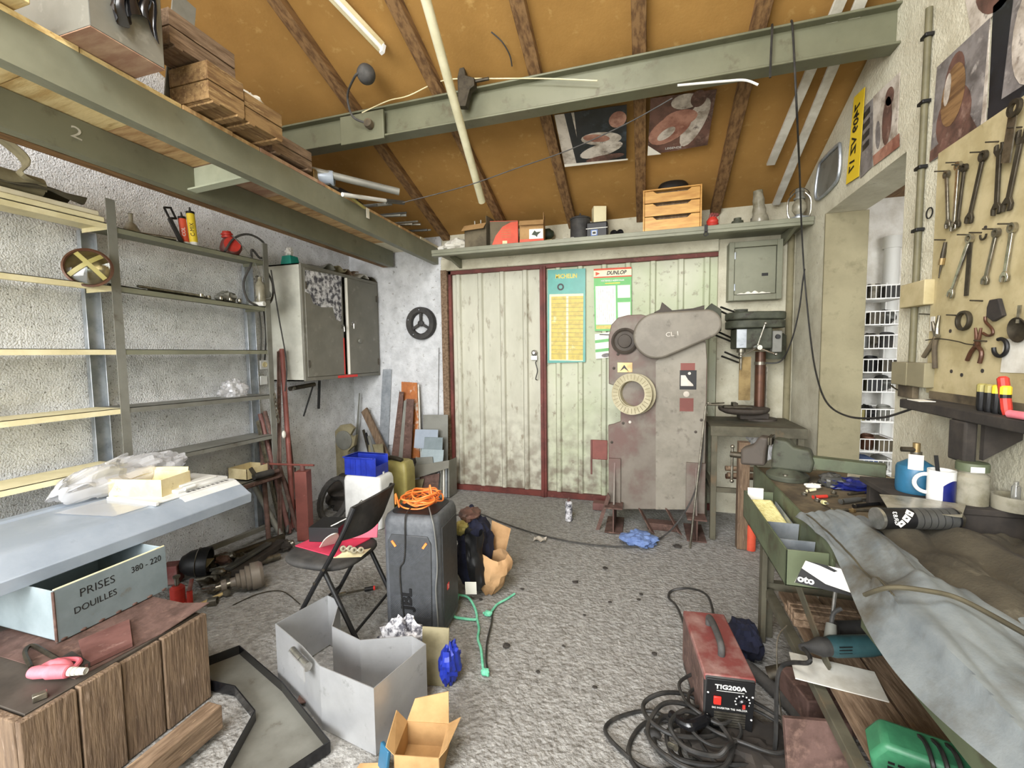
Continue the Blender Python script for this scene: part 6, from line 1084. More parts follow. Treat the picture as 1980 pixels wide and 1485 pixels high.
one('film_bag', 'clear crumpled plastic bag stuffed under the drill stand', 'bag', MB().blob((.93, 4.15, .17), (.13, .12, .16), .5, 2.4, 31, 30, 18, flat=-.17), 'plastic_film', ang=10); one('film_bag', 'clear plastic bag hanging within the drill stand top', 'bag', MB().blob((.93, 4.1, .76), (.1, .08, .12), .5, 2.4, 33, 26, 16), 'plastic_film', ang=10)
# ---------------------------------------------------------------- welder and its leads
T = TR((.30, 1.99, 0), 6); wd = thing('tig_welder', 'red and black welding set with carry handle on the floor', 'welder', (.30, 1.99, 0)); w, l, h = .09, .215, .30
part('case', MB(T).prism([(-w, -l + .03, .03), (-w, l, .03), (-w, l, h), (-w, -l, h)], (2 * w, 0, 0)), 'black_dust', wd, bev=.006)
part('cover', MB(T).box(-w - .003, w + .003, -l + .004, l + .004, h - .025, h + .004), 'red_dull', wd, bev=.006); part('cover_side', MB(T).box(-w - .003, -w, -l + .03, l, .06, h - .02).box(w, w + .003, -l + .03, l, .06, h - .02), 'rust', wd)
part('handle', MB(T).tube(cr([(0, -.09, h + .002), (0, -.085, h + .04), (0, -.03, h + .055), (0, .06, h + .055), (0, .115, h + .04), (0, .12, h + .002)]), .014, 12), 'rubber', wd)
part('front_panel', MB(T).prism([(-w + .003, -l - .004, h - .005), (-w + .003, -l + .022, .04), (w - .003, -l + .022, .04), (w - .003, -l - .004, h - .005)], (0, -.004, 0)), 'black', wd, bev=.002)
fn = Vector((0, -1, -.1)).normalized(); FT = T @ frame((0, -l - .0085, h - .005), (1, 0, 0), (0, -.098, 1)); nn = .0012
text('TIG200A', .026, FT @ Matrix.Translation((0, -.03, nn)), 'white', wd, sx=1.15, bold=.0006); part('print_line', MB(FT).box(-.05, .05, -.048, -.0465, 0, nn), 'white', wd)
part('power_switch', MB(FT).box(-.06, -.032, -.105, -.07, 0, .008), 'bright_red', wd, bev=.003); part('current_dial', MB(FT).lathe([(.018, 0), (.018, .012), (.013, .016), (0, .016)], (.045, -.085, 0), Z3, 18), 'black_gloss', wd); part('dial_pointer', MB(FT).box(.04, .05, -.1, -.082, .016, .018), 'red', wd)
for i in range(9): t = math.radians(-30 + 30 * i); part('dial_mark', MB(FT).box(.045 + .026 * math.cos(t) - .0025, .045 + .026 * math.cos(t) + .0025, -.085 + .026 * math.sin(t) - .0025, -.085 + .026 * math.sin(t) + .0025, 0, nn), 'white', wd)
text('DC INVERTER TIG WELDER', .0105, FT @ Matrix.Translation((0, -.123, nn)), 'white', wd)
for k in range(6): part('vent_slat', MB(FT).box(-.055, .058, -.2 + .011 * k, -.194 + .011 * k, 0, .004), 'tool_grey', wd)
for x in (-.05, .0, .05): part('socket', MB(FT).lathe([(.015, 0), (.015, .02), (.009, .022), (.009, .03), (0, .03)], (x, -.235, 0), Z3, 16), ('tool_grey' if x else 'black'), wd)
for x in (-w + .01, w - .01):
    for y in (-.06, -.16): part('bolt', MB(FT).lathe([(.004, 0), (.003, .002), (0, .002)], (x, y, 0), Z3, 8), 'white', wd)
wire('power_cable', 'thick black cable looping up behind the red welding set', [T @ Vector((.06, l + .005, .2)), P(1370, 1155, Z=.14), P(1335, 1138, Z=.06), P(1300, 1142, Z=.015), P(1293, 1155, Z=.012), P(1310, 1175, Z=.05), T @ Vector((-.06, l + .006, .16))], .007, 'cable', 'cable', 8)
cc = P(1370, 1440, Z=0)
for k in range(11):
    cx, cy_ = cc.x + rnd.uniform(-.10, .14), cc.y + rnd.uniform(-.10, .12); R1, R2 = rnd.uniform(.10, .2), rnd.uniform(.07, .15); rot = rnd.uniform(-.6, .6); pts = []
    for i in range(9): t = 2 * math.pi * i / 9; x, y = R1 * math.cos(t), R2 * math.sin(t); pts.append((cx + x * math.cos(rot) - y * math.sin(rot) + rnd.uniform(-.015, .015), cy_ + x * math.sin(rot) + y * math.cos(rot) + rnd.uniform(-.015, .015), .012 + .011 * k + rnd.uniform(0, .02)))
    if k == 0: leads = thing('welding_leads', 'tangled heap of black welding leads on the floor before the welder', 'cable', (cc.x, cc.y, 0))
    part('lead_loop', MB().tube(cr(pts, 6, True), rnd.choice((.006, .007, .009)), 8, True), 'cable', leads)
part('lead_tail', MB().tube(cr([(cc.x - .1, cc.y, .05), P(1260, 1375, Z=.01), P(1200, 1385, Z=.01), P(1170, 1410, Z=.01), P(1200, 1450, Z=.012), P(1260, 1490, Z=.012), (cc.x - .05, cc.y - .12, .02)], 8), .008, 8), 'cable', leads)
part('lead_tail', MB().tube(cr([(cc.x, cc.y + .05, .08), P(1300, 1392, Z=.02), P(1245, 1400, Z=.012), P(1215, 1450, Z=.012), P(1240, 1500, Z=.012)], 8), .009, 8), 'cable', leads)
part('lead_tail', MB().tube(cr([(cc.x + .1, cc.y - .02, .06), P(1480, 1432, Z=.05), P(1570, 1420, Z=.1), P(1650, 1430, Z=.25)], 8), .009, 8), 'cable', leads)
p = P(1330, 1455, Z=.02); part('clamp', MB().tube(cr([(p.x - .06, p.y + .05, .12), (p.x, p.y, .13), (p.x + .08, p.y + .06, .13)]), [.016] * 6 + [.02] * 6 + [.012], 10), 'black_gloss', leads); q = P(1295, 1440, Z=.1); part('clamp_screw', MB().tube([q, q + Vector((.02, -.03, .02))], .01, 10), 'chrome', leads); q = P(1262, 1418, Z=.03); part('plug', MB().blob(q, (.035, .02, .018), .1, 2, 2, 14, 8), 'black_dust', leads)
one('dark_rag', 'dark crumpled sacking under the tangled welding leads', 'rag', MB().blob((cc.x + .12, cc.y - .02, .035), (.2, .16, .05), .4, 2.2, 41, 30, 14, flat=-.035), 'dirt_black', ang=14)
# ---------------------------------------------------------------- loudspeaker and coil
sx0, sx1, sy0, sh_ = -1.385, -1.06, 2.035, .69; sd_ = .34; T = TR(((sx0 + sx1) / 2, sy0 + sd_ / 2, 0), 5); w, d = .163, sd_ / 2
def rrect(w, d, r, z, n=6):
    o = []
    for cx, cy_, a0 in ((w - r, d - r, 0), (-w + r, d - r, 90), (-w + r, -d + r, 180), (w - r, -d + r, 270)):
        for i in range(n + 1): t = math.radians(a0 + 90 * i / n); o.append((cx + r * math.cos(t), cy_ + r * math.sin(t), z))
    return o
def loft(T, secs):
    n = len(secs[0]); m = MB(T); m.add([p for s in secs for p in s], [(k * n + i, k * n + (i + 1) % n, (k + 1) * n + (i + 1) % n, (k + 1) * n + i) for k in range(len(secs) - 1) for i in range(n)] + [tuple(range(n - 1, -1, -1)), tuple((len(secs) - 1) * n + i for i in range(n))]); return m
sk = thing('party_speaker', 'tall dark grey party loudspeaker standing on the floor', 'speaker', ((sx0 + sx1) / 2, sy0 + d, 0))
part('body', loft(T, [rrect(w * k, d * k, .05, z) for k, z in ((.9, 0), (.97, .012), (1, .04), (1, .62), (.985, .655), (.93, .682), (.86, .69))]), 'speaker_body', sk, ang=50)
part('side_panel', MB(T).box(w - .004, w + .004, -d + .055, d - .05, .05, .62), 'speaker_side', sk, bev=.003); part('side_panel', MB(T).box(-w - .004, -w + .004, -d + .055, d - .05, .05, .62), 'speaker_side', sk, bev=.003)
part('grille', MB(T).prism([(x, -d - .006, z) for x, z in ((-.12, .07), (.12, .07), (.125, .55), (.105, .59), (-.105, .59), (-.125, .55))], (0, .01, 0)), 'speaker_side', sk, bev=.004)
gr = MB(T)
for k in range(34): x = -.118 + (k - 12) * .0105; a, b = max(-.118, x), min(.118, x + .12); \
    gr.tube([(a, -d - .0065, .42 + (a - x) * 1.0 - .28), (b, -d - .0065, .42 + (b - x) * 1.0 - .28)], .0016, 4) if b > a else None
for k in range(26): x = -.118 + (k - 12) * .0105; a, b = max(-.112, x), min(.112, x + .12); \
    gr.tube([(a, -d - .0065, .42 + (a - x)), (b, -d - .0065, .42 + (b - x))], .0016, 4) if b > a else None
part('grille_ribs', gr, 'speaker_body', sk)['kind'] = 'stuff'
for s in (-1, 1): part('light_badge', MB(T).bar((s * .1, -d - .008, .555), (s * .078, -d - .008, .525), .012, .004, (0, 1, 0)), 'orange', sk)
text('JBL', .085, T @ frame((-.02, -d - .0085, .235), (0, 0, 1), (-1, 0, 0)), 'black', sk, sx=1.05, bold=.003, ext=.003)
part('brand_patch', MB(T).box(w + .003, w + .0055, -.06, -.03, .24, .275), 'bright_red', sk); text('!', .03, T @ frame((w + .0058, -.045, .257), (0, 1, 0), (0, 0, 1)), 'white', sk)
part('top_panel', loft(T, [rrect(w * .8, d * .8, .05, .6902), rrect(w * .8, d * .8, .05, .694)]), 'black', sk)
part('foot', MB(T).box(-w * .8, w * .8, -d * .85, -d * .6, -.0, .012).box(-w * .8, w * .8, d * .6, d * .85, 0, .012), 'black', sk)
c0 = T @ Vector((0, 0, .70)); oc = thing('extension_cord', 'orange extension cord coiled loosely on top of the loudspeaker', 'cable', c0)
for k in range(9):
    pts = []; cx, cy_ = rnd.uniform(-.03, .03), rnd.uniform(-.03, .03); R1, R2 = rnd.uniform(.07, .125), rnd.uniform(.06, .11); rot = rnd.uniform(0, 3)
    for i in range(9): t = 2 * math.pi * i / 9; x, y = R1 * math.cos(t), R2 * math.sin(t); pts.append(c0 + Vector((cx + x * math.cos(rot) - y * math.sin(rot) + rnd.uniform(-.012, .012), cy_ + x * math.sin(rot) + y * math.cos(rot) + rnd.uniform(-.012, .012), .004 + .006 * k + rnd.uniform(0, .028))))
    part('cord_loop', MB().tube(cr(pts, 6, True), .0045, 7, True), 'orange', oc)
part('cord_tail', MB().tube(cr([c0 + Vector((-.1, -.11, .03)), c0 + Vector((-.098, -.112, .09)), c0 + Vector((-.085, -.1, .01))], 6), .0045, 7), 'orange', oc)
part('cord_tail', MB().tube(cr([c0 + Vector((.02, .06, .04)), c0 + Vector((.03, .05, .1)), c0 + Vector((.06, .02, .03))], 6), .0045, 7), 'orange', oc)
def F(x, y, z): return T @ Vector((x, y, z))
wire('power_cable', 'thin black lead hanging down the front of the loudspeaker', [F(-.03, -.02, .71), F(-.02, -d + .02, .705), F(-.02, -d - .006, .66), F(-.02, -d - .012, .55), F(-.03, -d - .012, .45), F(-.055, -d - .012, .4), F(-.05, -d - .012, .25), F(-.03, -d - .012, .1), F(.02, -d - .012, .02), F(.04, -d - .03, .008)], .004, 'cable', 'cable')
wire('power_cable', 'grey lead hanging down the corner of the loudspeaker', [F(.06, -.04, .71), F(.12, -d + .02, .695), F(.145, -d - .006, .64), F(.15, -d + .01, .5), F(.152, -d + .005, .4), F(.145, -d - .002, .3), F(.15, -d, .15), F(.152, -d, .03)], .004, 'cable_grey', 'cable')
# ---------------------------------------------------------------- folding chair and what lies on it
fc = thing('folding_chair', 'black metal folding chair with padded seat behind the loudspeaker', 'chair', (-1.62, 2.03, 0)); cy0, cy1 = 1.80, 2.24
for y, dx in ((cy0, 0), (cy1, -.04)):
    part('front_leg', MB().tube(cr([(-1.85 + dx, y, .006), (-1.66 + dx, y, .32), (-1.47 + dx, y, .62), (-1.385 + dx, y + (.02 if y < 2 else -.02), .80)], 6), .0125, 10), 'black', fc)
    part('rear_leg', MB().tube([(-1.345 + dx * 1.2, y + (.018 if y < 2 else -.018), .006), (-1.58 + dx, y + (.018 if y < 2 else -.018), .44)], .0125, 10), 'black', fc)
    for q in ((-1.62 + dx, .39), (-1.56 + dx, .47)): part('rivet', MB().lathe([(0, -.016), (.008, -.016), (.008, .016), (0, .016)], (q[0], y, q[1]), Y3, 10), 'chrome', fc)
for (x, y, z) in ((-1.85, cy0, .012), (-1.89, cy1, .012), (-1.345, cy0 + .018, .012), (-1.393, cy1 - .018, .012)): part('foot_cap', MB().tube([(x, y, 0), (x, y, .03)], .016, 10), 'rubber', fc)
def seat(u, v):
    a = 2 * math.pi * u; n = 3.2; c, s = math.cos(a), math.sin(a); k = (abs(c) ** n + abs(s) ** n) ** (-1 / n); return k * c * .22, k * s * .205
ring = [seat(i / 40, 0) for i in range(40)]; sc = Vector((-1.70, 2.03, .43))
part('seat', loft(None, [[(sc.x + x * k, sc.y + y * k, sc.z + z) for x, y in ring] for k, z in ((.95, 0), (1, .012), (1, .024), (.96, .036), (.85, .041))]), 'black_dust', fc, ang=50)
def bk(u, v): 
    y = cy0 + .005 + (cy1 - cy0 - .01) * u; t = v; c = .045 * math.sin(math.pi * u); x0 = Vector((-1.47, 0, .62)).lerp(Vector((-1.39, 0, .80)), t); return (x0.x - .02 * u + c - .0, y, x0.z - .012 * math.sin(math.pi * u) * 0 + (.02 * math.sin(math.pi * u) * (2 * t - 1)))
part('backrest', MB().surf(bk, 20, 8, .012), 'black_dust', fc, bev=.003)
part('rear_stretcher', MB().tube([(-1.42, cy0 + .02, .13), (-1.47, cy1 - .02, .13)], .008), 'black', fc); part('front_stretcher', MB().tube([(-1.78, cy0, .12), (-1.82, cy1, .12)], .008), 'black', fc)
sz = sc.z + .042
one('red_folder', 'red card folder lying flat on the folding chair seat', 'folder', MB(TR((-1.72, 2.06, sz), -10)).box(-.17, .15, -.12, .14, 0, .006), 'magenta', bev=.001); sz2 = sz + .0065
one('black_box', 'black carton on the red folder on the chair seat', 'box', MB(TR((-1.79, 2.13, sz2), 12)).box(-.095, .085, -.08, .09, 0, .085), 'black', bev=.002)
T2 = TR((-1.6, 2.13, sz2), 20); one('magenta_booklet', 'magenta booklet standing tilted at the rear of chair seat', 'booklet', MB(T2 @ Matrix.Rotation(math.radians(-25), 4, 'X')).box(-.09, .1, .02, .03, .012, .11), 'magenta')
r = thing('drill_gauge', 'clear plastic cutting template leaning over the chair seat edge', 'gauge', (-1.68, 1.96, sz2)); T2 = TR((-1.70, 2.0, sz2), -35, 0, -38); part('plate', MB(T2).prism([(x, y, .02) for x, y in [(.11 * math.cos(t) * (1 if abs(math.cos(t)) > .3 else 1) + (.05 if math.cos(t) > 0 else -.05), .042 * math.sin(t)) for t in [2 * math.pi * i / 28 for i in range(28)]]], (0, 0, .006)), 'paper_grey', r, bev=.001)
for x in (-.08, .02): part('hole_print', MB(T2).lathe([(.02, .0265), (0, .0268)], (x, 0, 0), Z3, 14), 'grey_print', r)
for k in range(4): p = Vector((-1.585 + .035 * k, 1.97 + .012 * (k % 2), sz2 + .02)); one('chrome_fitting', ('chrome pipe fitting lying on red folder, first by the chair tube', 'chrome pipe fitting lying on the red folder, second in row', 'chrome pipe fitting on the folder, third in row', 'chrome pipe fitting on the folder nearest the loudspeaker')[k], 'fitting', MB().lathe([(.008, -.018), (.016, -.018), (.018, -.006), (.014, 0), (.018, .006), (.016, .018), (.008, .018), (.007, -.018)], p, (.6, -.6, .35), 12), 'chrome', 'chrome fittings on the chair seat')
one('paper_note', 'pale creased paper under the chrome fittings on chair seat', 'paper', MB().surf(lambda u, v: (-1.62 + .16 * u, 1.9 + .09 * v + .06 * u, sz + .001 + .012 * abs(math.sin(u * 4)) * v), 8, 4, .001), 'cream')
for k in range(2): one('cable_tie', ('white plastic strip crossed on the black carton', 'second white plastic strip crossed on the black carton')[k], 'strip', MB().bar((-1.75 + .01 * k, 2.08, sz2 + .087 + .004 * k), (-1.69, 2.1 + .05 * (1 - k) - .03 * k, sz2 + .115), .008, .002), 'paper')
a, b = P(660, 1138, Z=.1), P(716, 1128, Z=.1); r = thing('torque_wrench', 'thin steel wrench with red end lying beneath the chair', 'wrench', (a.x, a.y, .0)); a.z = b.z = .012; q = P(655, 1150, Z=.012); q2 = P(705, 1140, Z=.014); q3 = P(722, 1137, Z=.016); part('head', MB().tube([q, q.lerp(q2, .3)], .012, 10), 'chrome', r); part('shaft', MB().tube([q.lerp(q2, .3), q2], .006, 8), 'tool_dark', r); part('grip', MB().tube([q2, q3], .014, 10), 'black', r); part('red_end', MB().tube([q3, q3 + (q3 - q2) * .2], .0145, 10), 'bright_red', r)
# ---------------------------------------------------------------- cans, bin and the back corner scrap
jx, jy = -2.52, 3.42; wj = P(735, 960, Y=jy - .12).x - P(664, 960, Y=jy - .12).x; jx = (P(735, 960, Y=jy - .12).x + P(664, 960, Y=jy - .12).x) / 2; jz = P(700, 922, Y=jy - .12).z
r = thing('jerrycan', 'white plastic canister with hazard print under the blue bin', 'jerrycan', (jx, jy, 0)); T = TR((jx, jy, 0)); part('body', loft(T, [rrect(wj / 2 * k, .12 * k, .03, z) for k, z in ((.94, 0), (1, .015), (1, jz - .05), (.95, jz - .012), (.85, jz))]), 'plastic_white', r, ang=50)
for k, (x, z) in enumerate(((-.06, .15), (.05, .12), (.0, .22))): part('hazard_print', MB(T).prism([(x, -.1215, z - .045), (x + .045, -.1215, z), (x, -.1215, z + .045), (x - .045, -.1215, z)], (0, .002, 0)), 'black', r); part('hazard_print', MB(T).prism([(x, -.1225, z - .036), (x + .036, -.1225, z), (x, -.1225, z + .036), (x - .036, -.1225, z)], (0, .002, 0)), 'paper', r); part('hazard_print', MB(T).box(x - .018, x + .018, -.1232, -.1225, z - .006, z + .006).box(x - .004, x + .004, -.1232, -.1225, z - .02, z + .02), 'black', r)
part('cap', MB().lathe([(0, 0), (.028, 0), (.028, .022), (0, .024)], (jx + .12, jy + .02, jz - .002), Z3, 18), 'plastic_white', r)
b0, b1 = P(667, 925, Y=jy - .1).x, P(727, 925, Y=jy - .1).x; zt = P(700, 887, Y=jy - .1).z + .01; r = thing('parts_bin', 'dark blue plastic parts bin standing on the white canister', 'bin', ((b0 + b1) / 2, jy, jz + .001)); zb = jz + .001
part('body', MB().box(b0, b1, jy - .1, jy + .1, zb, zb + .004).box(b0, b0 + .004, jy - .1, jy + .1, zb, zt).box(b0, b1, jy - .1, jy - .096, zb, zt).box(b0, b1, jy + .096, jy + .1, zb, zt).box(b1 - .004, b1, jy - .1, jy + .1, zb, zb + (zt - zb) * .55), 'blue', r, bev=.003); part('rim', MB().box(b0 - .012, b0 + .004, jy - .11, jy + .11, zt - .012, zt).box(b0, b1 - .02, jy - .112, jy - .096, zt - .012, zt).box(b0, b1 - .02, jy + .096, jy + .112, zt - .012, zt), 'blue', r, bev=.003)
for k in range(4): x = b0 + .06 + .055 * k; part('rib', MB().box(x, x + .005, jy - .104, jy - .099, zb + .01, zt - .012), 'blue', r)
yx0, yx1 = P(735, 950, Y=3.75).x, P(782, 950, Y=3.75).x; yz = P(760, 893, Y=3.75).z; T = TR(((yx0 + yx1) / 2, 3.85, 0)); r = thing('jerrycan', 'dull yellow plastic canister behind the folding chair back', 'jerrycan', ((yx0 + yx1) / 2, 3.85, 0)); part('body', loft(T, [rrect((yx1 - yx0) / 2 * k + .02, .1 * k, .03, z) for k, z in ((.94, 0), (1, .015), (1, yz - .1), (.9, yz - .02), (.7, yz))]), 'yellow_dull', r, ang=50); part('spout', MB().tube(cr([T @ Vector((-.1, -.02, yz)), T @ Vector((-.03, -.05, yz + .03)), T @ Vector((.1, -.06, yz + .01))]), .022, 12), 'tool_dark', r)
def lean(name, label, quad, Y, m, th=.012, cat='plate', group=None, back=.25, bev=.001):
    "a sheet leaning back against the wall: bottom at Y, top nearer the wall"
    pp = [P(x, y, Y=Y) for x, y in quad]; z0_ = min(p.z for p in pp); zz = max(p.z for p in pp) - z0_
    pp = [P(x, y, Y=Y + min(back * (P(x, y, Y=Y).z - z0_), D - .03 - Y)) for x, y in quad]; n = (pp[1] - pp[0]).cross(pp[2] - pp[0]).normalized(); n = n if n.y > 0 else -n
    return one(name, label, cat, MB().prism(pp, n * th), m, group, bev=bev)
lean('wall_sheet', 'large pale stained sheet standing flat on the back wall', ((758, 672), (848, 672), (846, 860), (742, 860)), D - .03, 'concrete_back', .012, 'sheet', back=0)
lean('steel_ruler', 'narrow galvanised strip with punched marks by pale sheet', ((740, 714), (757, 714), (750, 870), (732, 870)), D - .05, 'galv', .004, 'strip', back=0)
lean('painted_board', 'board with peeling orange paint in the scrap sheets', ((776, 738), (806, 740), (812, 900), (776, 900)), D - .22, 'orange_paint', .012, back=.1)
lean('peeled_board', 'white peeled board behind the orange topped one', ((796, 755), (810, 742), (815, 900), (790, 900)), D - .20, 'white_dull', .01, back=.1)
lean('steel_bar', 'tall rusty flat bar leaning in the scrap sheets', ((772, 757), (780, 758), (772, 890), (756, 890)), D - .28, 'rust', .012, 'bar', back=.1)
lean('steel_bar', 'wider rusty flat bar with grey edge leaning in scrap sheets', ((786, 771), (800, 772), (794, 890), (778, 888)), D - .30, 'rust', .012, 'bar', back=.1)
lean('steel_bar', 'thin grey flat bar between the two rusty bars', ((781, 775), (786, 773), (778, 890), (770, 890)), D - .29, 'steel_grey', .008, 'bar', back=.1)
lean('timber_bar', 'old brown timber bar leaning against the back wall corner', ((698, 797), (708, 788), (790, 960), (778, 966)), D - .2, 'wood_old', .03, 'bar', back=.1)
lean('scrap_plate', 'grey mottled plate tallest at the door side of scrap', ((818, 802), (866, 802), (866, 905), (818, 905)), D - .2, 'steel_grey', .006, back=.1)
lean('scrap_plate', 'pale blue white plate in the middle of scrap sheets', ((803, 830), (847, 831), (846, 870), (800, 866)), D - .28, 'lamp_housing', .006, back=.1)
lean('scrap_plate', 'grey blue plate before the pale blue white one', ((821, 845), (856, 846), (855, 880), (818, 880)), D - .31, 'grey_box', .006, back=.1)
lean('scrap_plate', 'light grey plate low in the scrap sheets', ((815, 868), (858, 870), (856, 895), (812, 895)), D - .34, 'pale_grey_lit_face', .006, back=.1)
lean('scrap_plate', 'small grey square plate beside rusty bars', ((802, 885), (836, 883), (838, 905), (800, 908)), D - .37, 'steel_grey', .006, back=.1)
lean('scrap_plate', 'long grey plate lying slanted across the scrap sheets', ((786, 903), (868, 890), (868, 905), (788, 930)), D - .42, 'cabinet_grey', .006, back=.05)
lean('scrap_plate', 'brown wooden plate below the slanted grey plate', ((812, 922), (850, 915), (846, 955), (806, 955)), D - .40, 'rust', .006, back=.05)
lean('scrap_plate', 'pale brown plate at the foot of the scrap sheets', ((785, 930), (820, 926), (812, 958), (782, 958)), D - .43, 'tarp', .006, back=.05)
for k in range(5): lean('edge_plate', 'thin plate seen edge on at the door side of scrap', ((846 + 5 * k, 915 - 6 * k), (848.5 + 5 * k, 914 - 6 * k), (849 + 5 * k, 962), (846 + 5 * k, 962)), D - .38 + .02 * k, ('galv', 'steel_grey', 'white_dull', 'galv', 'steel_grey')[k], .2, group='thin plates seen edge on', back=.05)
lean('dark_block', 'dark wooden block in front of the rusty bars', ((770, 890), (798, 888), (800, 897), (772, 902)), D - .42, 'dirt_black', .06, 'block', back=0)
lean('saw_blade', 'thin long tapering blade standing in the back corner', ((694, 760), (696, 760), (686, 985), (676, 985)), D - .15, 'steel_grey', .004, 'blade', back=.05)
for k in range(3): lean('steel_bar', ('dark thin bar in the back corner bundle', 'black bar in the back corner bundle', 'grey bar in the back corner bundle')[k], ((700 + 5 * k, 832 + 6 * k), (704 + 5 * k, 830 + 6 * k), (742 + 4 * k, 972), (736 + 4 * k, 974)), D - .22 - .02 * k, ('tool_dark', 'black', 'steel_grey')[k], .01, 'bar', back=.05)
lean('scrap_plate', 'pale torn plate behind the timber bar', ((712, 860), (740, 858), (750, 968), (716, 970)), D - .24, 'tarp', .008, back=.05)
# pulley guard shell
gp = [P(x, y, Y=4.2) for x, y in ((636, 960), (636, 870), (642, 840), (658, 822), (674, 820), (684, 828), (676, 842), (682, 845), (688, 840), (684, 862), (672, 873), (674, 920), (668, 960))]
r = thing('belt_cover', 'beige metal pulley guard standing against the corner walls', 'guard', P(655, 985, Y=4.2)); gp[0].z = gp[-1].z = .0; part('shell', MB().prism(gp, (0, .05, 0)), 'tarp', r, bev=.006); q = P(664, 848, Y=4.19); part('face', MB().lathe([(.11, 0), (.11, .012), (.09, .018), (0, .018)], (q.x, 4.2, q.z - .02), (0, -1, 0), 28), 'steel_grey', r)
one('hose_coil', 'thick black hose coil on the floor by the red post', 'hose', MB().tube([Vector((-2.85 + .16 * math.cos(t) + .02 * t / 6, 3.42 + .05 * math.sin(t), .2 + .19 * math.sin(t + .3) * 1.0)) for t in [i * .35 for i in range(40)]], .022, 8), 'rubber'); one('dark_heap', 'heap of dark oily rags in the back corner', 'rag', MB().blob((-2.9, 3.85, .13), (.28, .25, .17), .4, 2, 51, 30, 16, flat=-.13), 'dirt_black', ang=14)
# red square post with pump handle
p = P(590, 1045, Z=0); h = .56; r = thing('hydraulic_jack', 'red square steel jack post with bar handle by the shelving', 'jack', (p.x, p.y, 0)); q = P(585, 912, Y=p.y).z; T = TR((p.x - .02, p.y + .03, 0), 18); part('post', MB(T).box(-.05, .05, -.05, .05, 0, q), 'red_lead', r, bev=.004); part('neck', MB(T).tube([(0, 0, q), (0, 0, q + .05)], .02, 12), 'rust_red', r); a, b = P(500, 912, Y=p.y - .02), P(600, 900, Y=p.y - .02); part('bar_handle', MB().tube([Vector((a.x, p.y + .02, q + .035)), Vector((b.x, p.y + .02, q + .055))], .009, 8), 'red_lead', r)
# bars leaning in the gap between shelves and cabinet
bars = [((545, 675), (568, 1020), .022, 'red_lead', 'long red pipe leaning upright beside the shelving end'), ((538, 680), (540, 1040), .014, 'rust', 'rusty angle bar standing at the shelving end'), ((503, 800), (560, 1040), .02, 'rust_red', 'red brown bar leaning inside the shelving end frame'), ((512, 795), (575, 1035), .016, 'rust', 'rusty bar leaning beside the red brown one'), ((497, 815), (545, 1045), .012, 'tool_grey', 'thin grey rod leaning inside the shelving frame'), ((520, 838), (548, 1050), .022, 'tool_dark', 'dark tube leaning low in the shelving end'), ((525, 870), (590, 1050), .014, 'copper_brown', 'brown rod leaning behind the red post'), ((548, 760), (580, 1040), .01, 'rust', 'thin rusty rod leaning behind the chain'), ((505, 850), (520, 1050), .02, 'rust', 'short rusty tube standing in the shelving end'), ((492, 940), (545, 1055), .024, 'steel_grey', 'grey pipe slanting at the bottom of the shelving end'), ((532, 950), (560, 1045), .02, 'rust_red', 'short red brown tube at the bottom of the bars'), ((570, 905), (555, 1030), .012, 'steel_dark', 'dark rod standing close to the red post')]
for k, (p, q, rd, m, lab) in enumerate(bars):
    b = P(*q, X=-3.02 + .02 * (k % 4)); a = P(*p, X=-3.2 - .02 * (k % 3)); b.z = max(b.z, .01); d_ = (a - b).normalized(); r = thing('metal_bar', lab, 'bar', b, 'bars leaning by the shelving end')
    if k % 3 == 1: part('bar', MB().bar(b, a, rd * 2, rd * .4, X3).bar(b + Vector((0, rd, rd * .8)), a + Vector((0, rd, rd * .8)), rd * .4, rd * 2, X3), m, r)
    else: part('bar', MB().lathe([(rd, 0), (rd, (a - b).length), (rd * .75, (a - b).length), (rd * .75, .0), (rd, 0)], b, a - b, 12), m, r)
p = P(533, 770, X=-3.06); r = thing('chain', 'short rusty chain hooked on the shelving end post', 'chain', p)
for k in range(7): c = Vector((-3.07, p.y + .004 * k, p.z + .02 - .036 * k)); ax = (X3, Y3)[k % 2]; part('chain_link', MB().tube([c + ax * .011 * math.cos(t) + Z3 * .024 * math.sin(t) for t in [2 * math.pi * i / 12 for i in range(12)]], .005, 6, True), 'tool_grey', r)
wire('wall_cable', 'black cable hanging in front of the cabinet side wall', [(-3.08, 3.06, 2.3), (-3.06, 3.1, 1.9), (-3.04, 3.14, 1.5), (-3.05, 3.12, 1.25)], .006, 'cable', 'cable'); a = P(549, 840, X=-3.08); one('white_tag', 'small white oval knob on a rod by the shelving end', 'tag', MB().blob(a, (.015, .02, .035), 0, 1, 0, 14, 10), 'white_dull')
# ---------------------------------------------------------------- old plank crate used as a stand
CX0, CX1, CY0, CY1, CZT = -2.75, -1.90, .80, 1.43, .40
ct = thing('plank_crate', 'heavy old timber crate of upright planks with steel sheet top', 'crate', ((CX0 + CX1) / 2, (CY0 + CY1) / 2, 0))
ys = [CY0] + [P(x, y, Z=CZT).y for x, y in ((176, 1328), (254, 1277), (322, 1228))] + [CY1]
ys = [CY0, .955, 1.09, 1.235, CY1]
for i in range(4): part('plank', MB().box(CX1 - .025, CX1 + (.0, .004, -.003, .002)[i], ys[i] + .003, ys[i + 1] - .003, 0, CZT + (.0, .003, -.005, -.002)[i]), 'wood_old', ct, bev=.004)
for i in range(5): x0 = CX0 + (CX1 - .025 - CX0) * i / 5; part('plank', MB().box(x0 + .002, x0 + (CX1 - .025 - CX0) / 5 - .002, CY0, CY0 + .025, 0, CZT - .003 * (i % 2)), 'wood_old', ct, bev=.004)
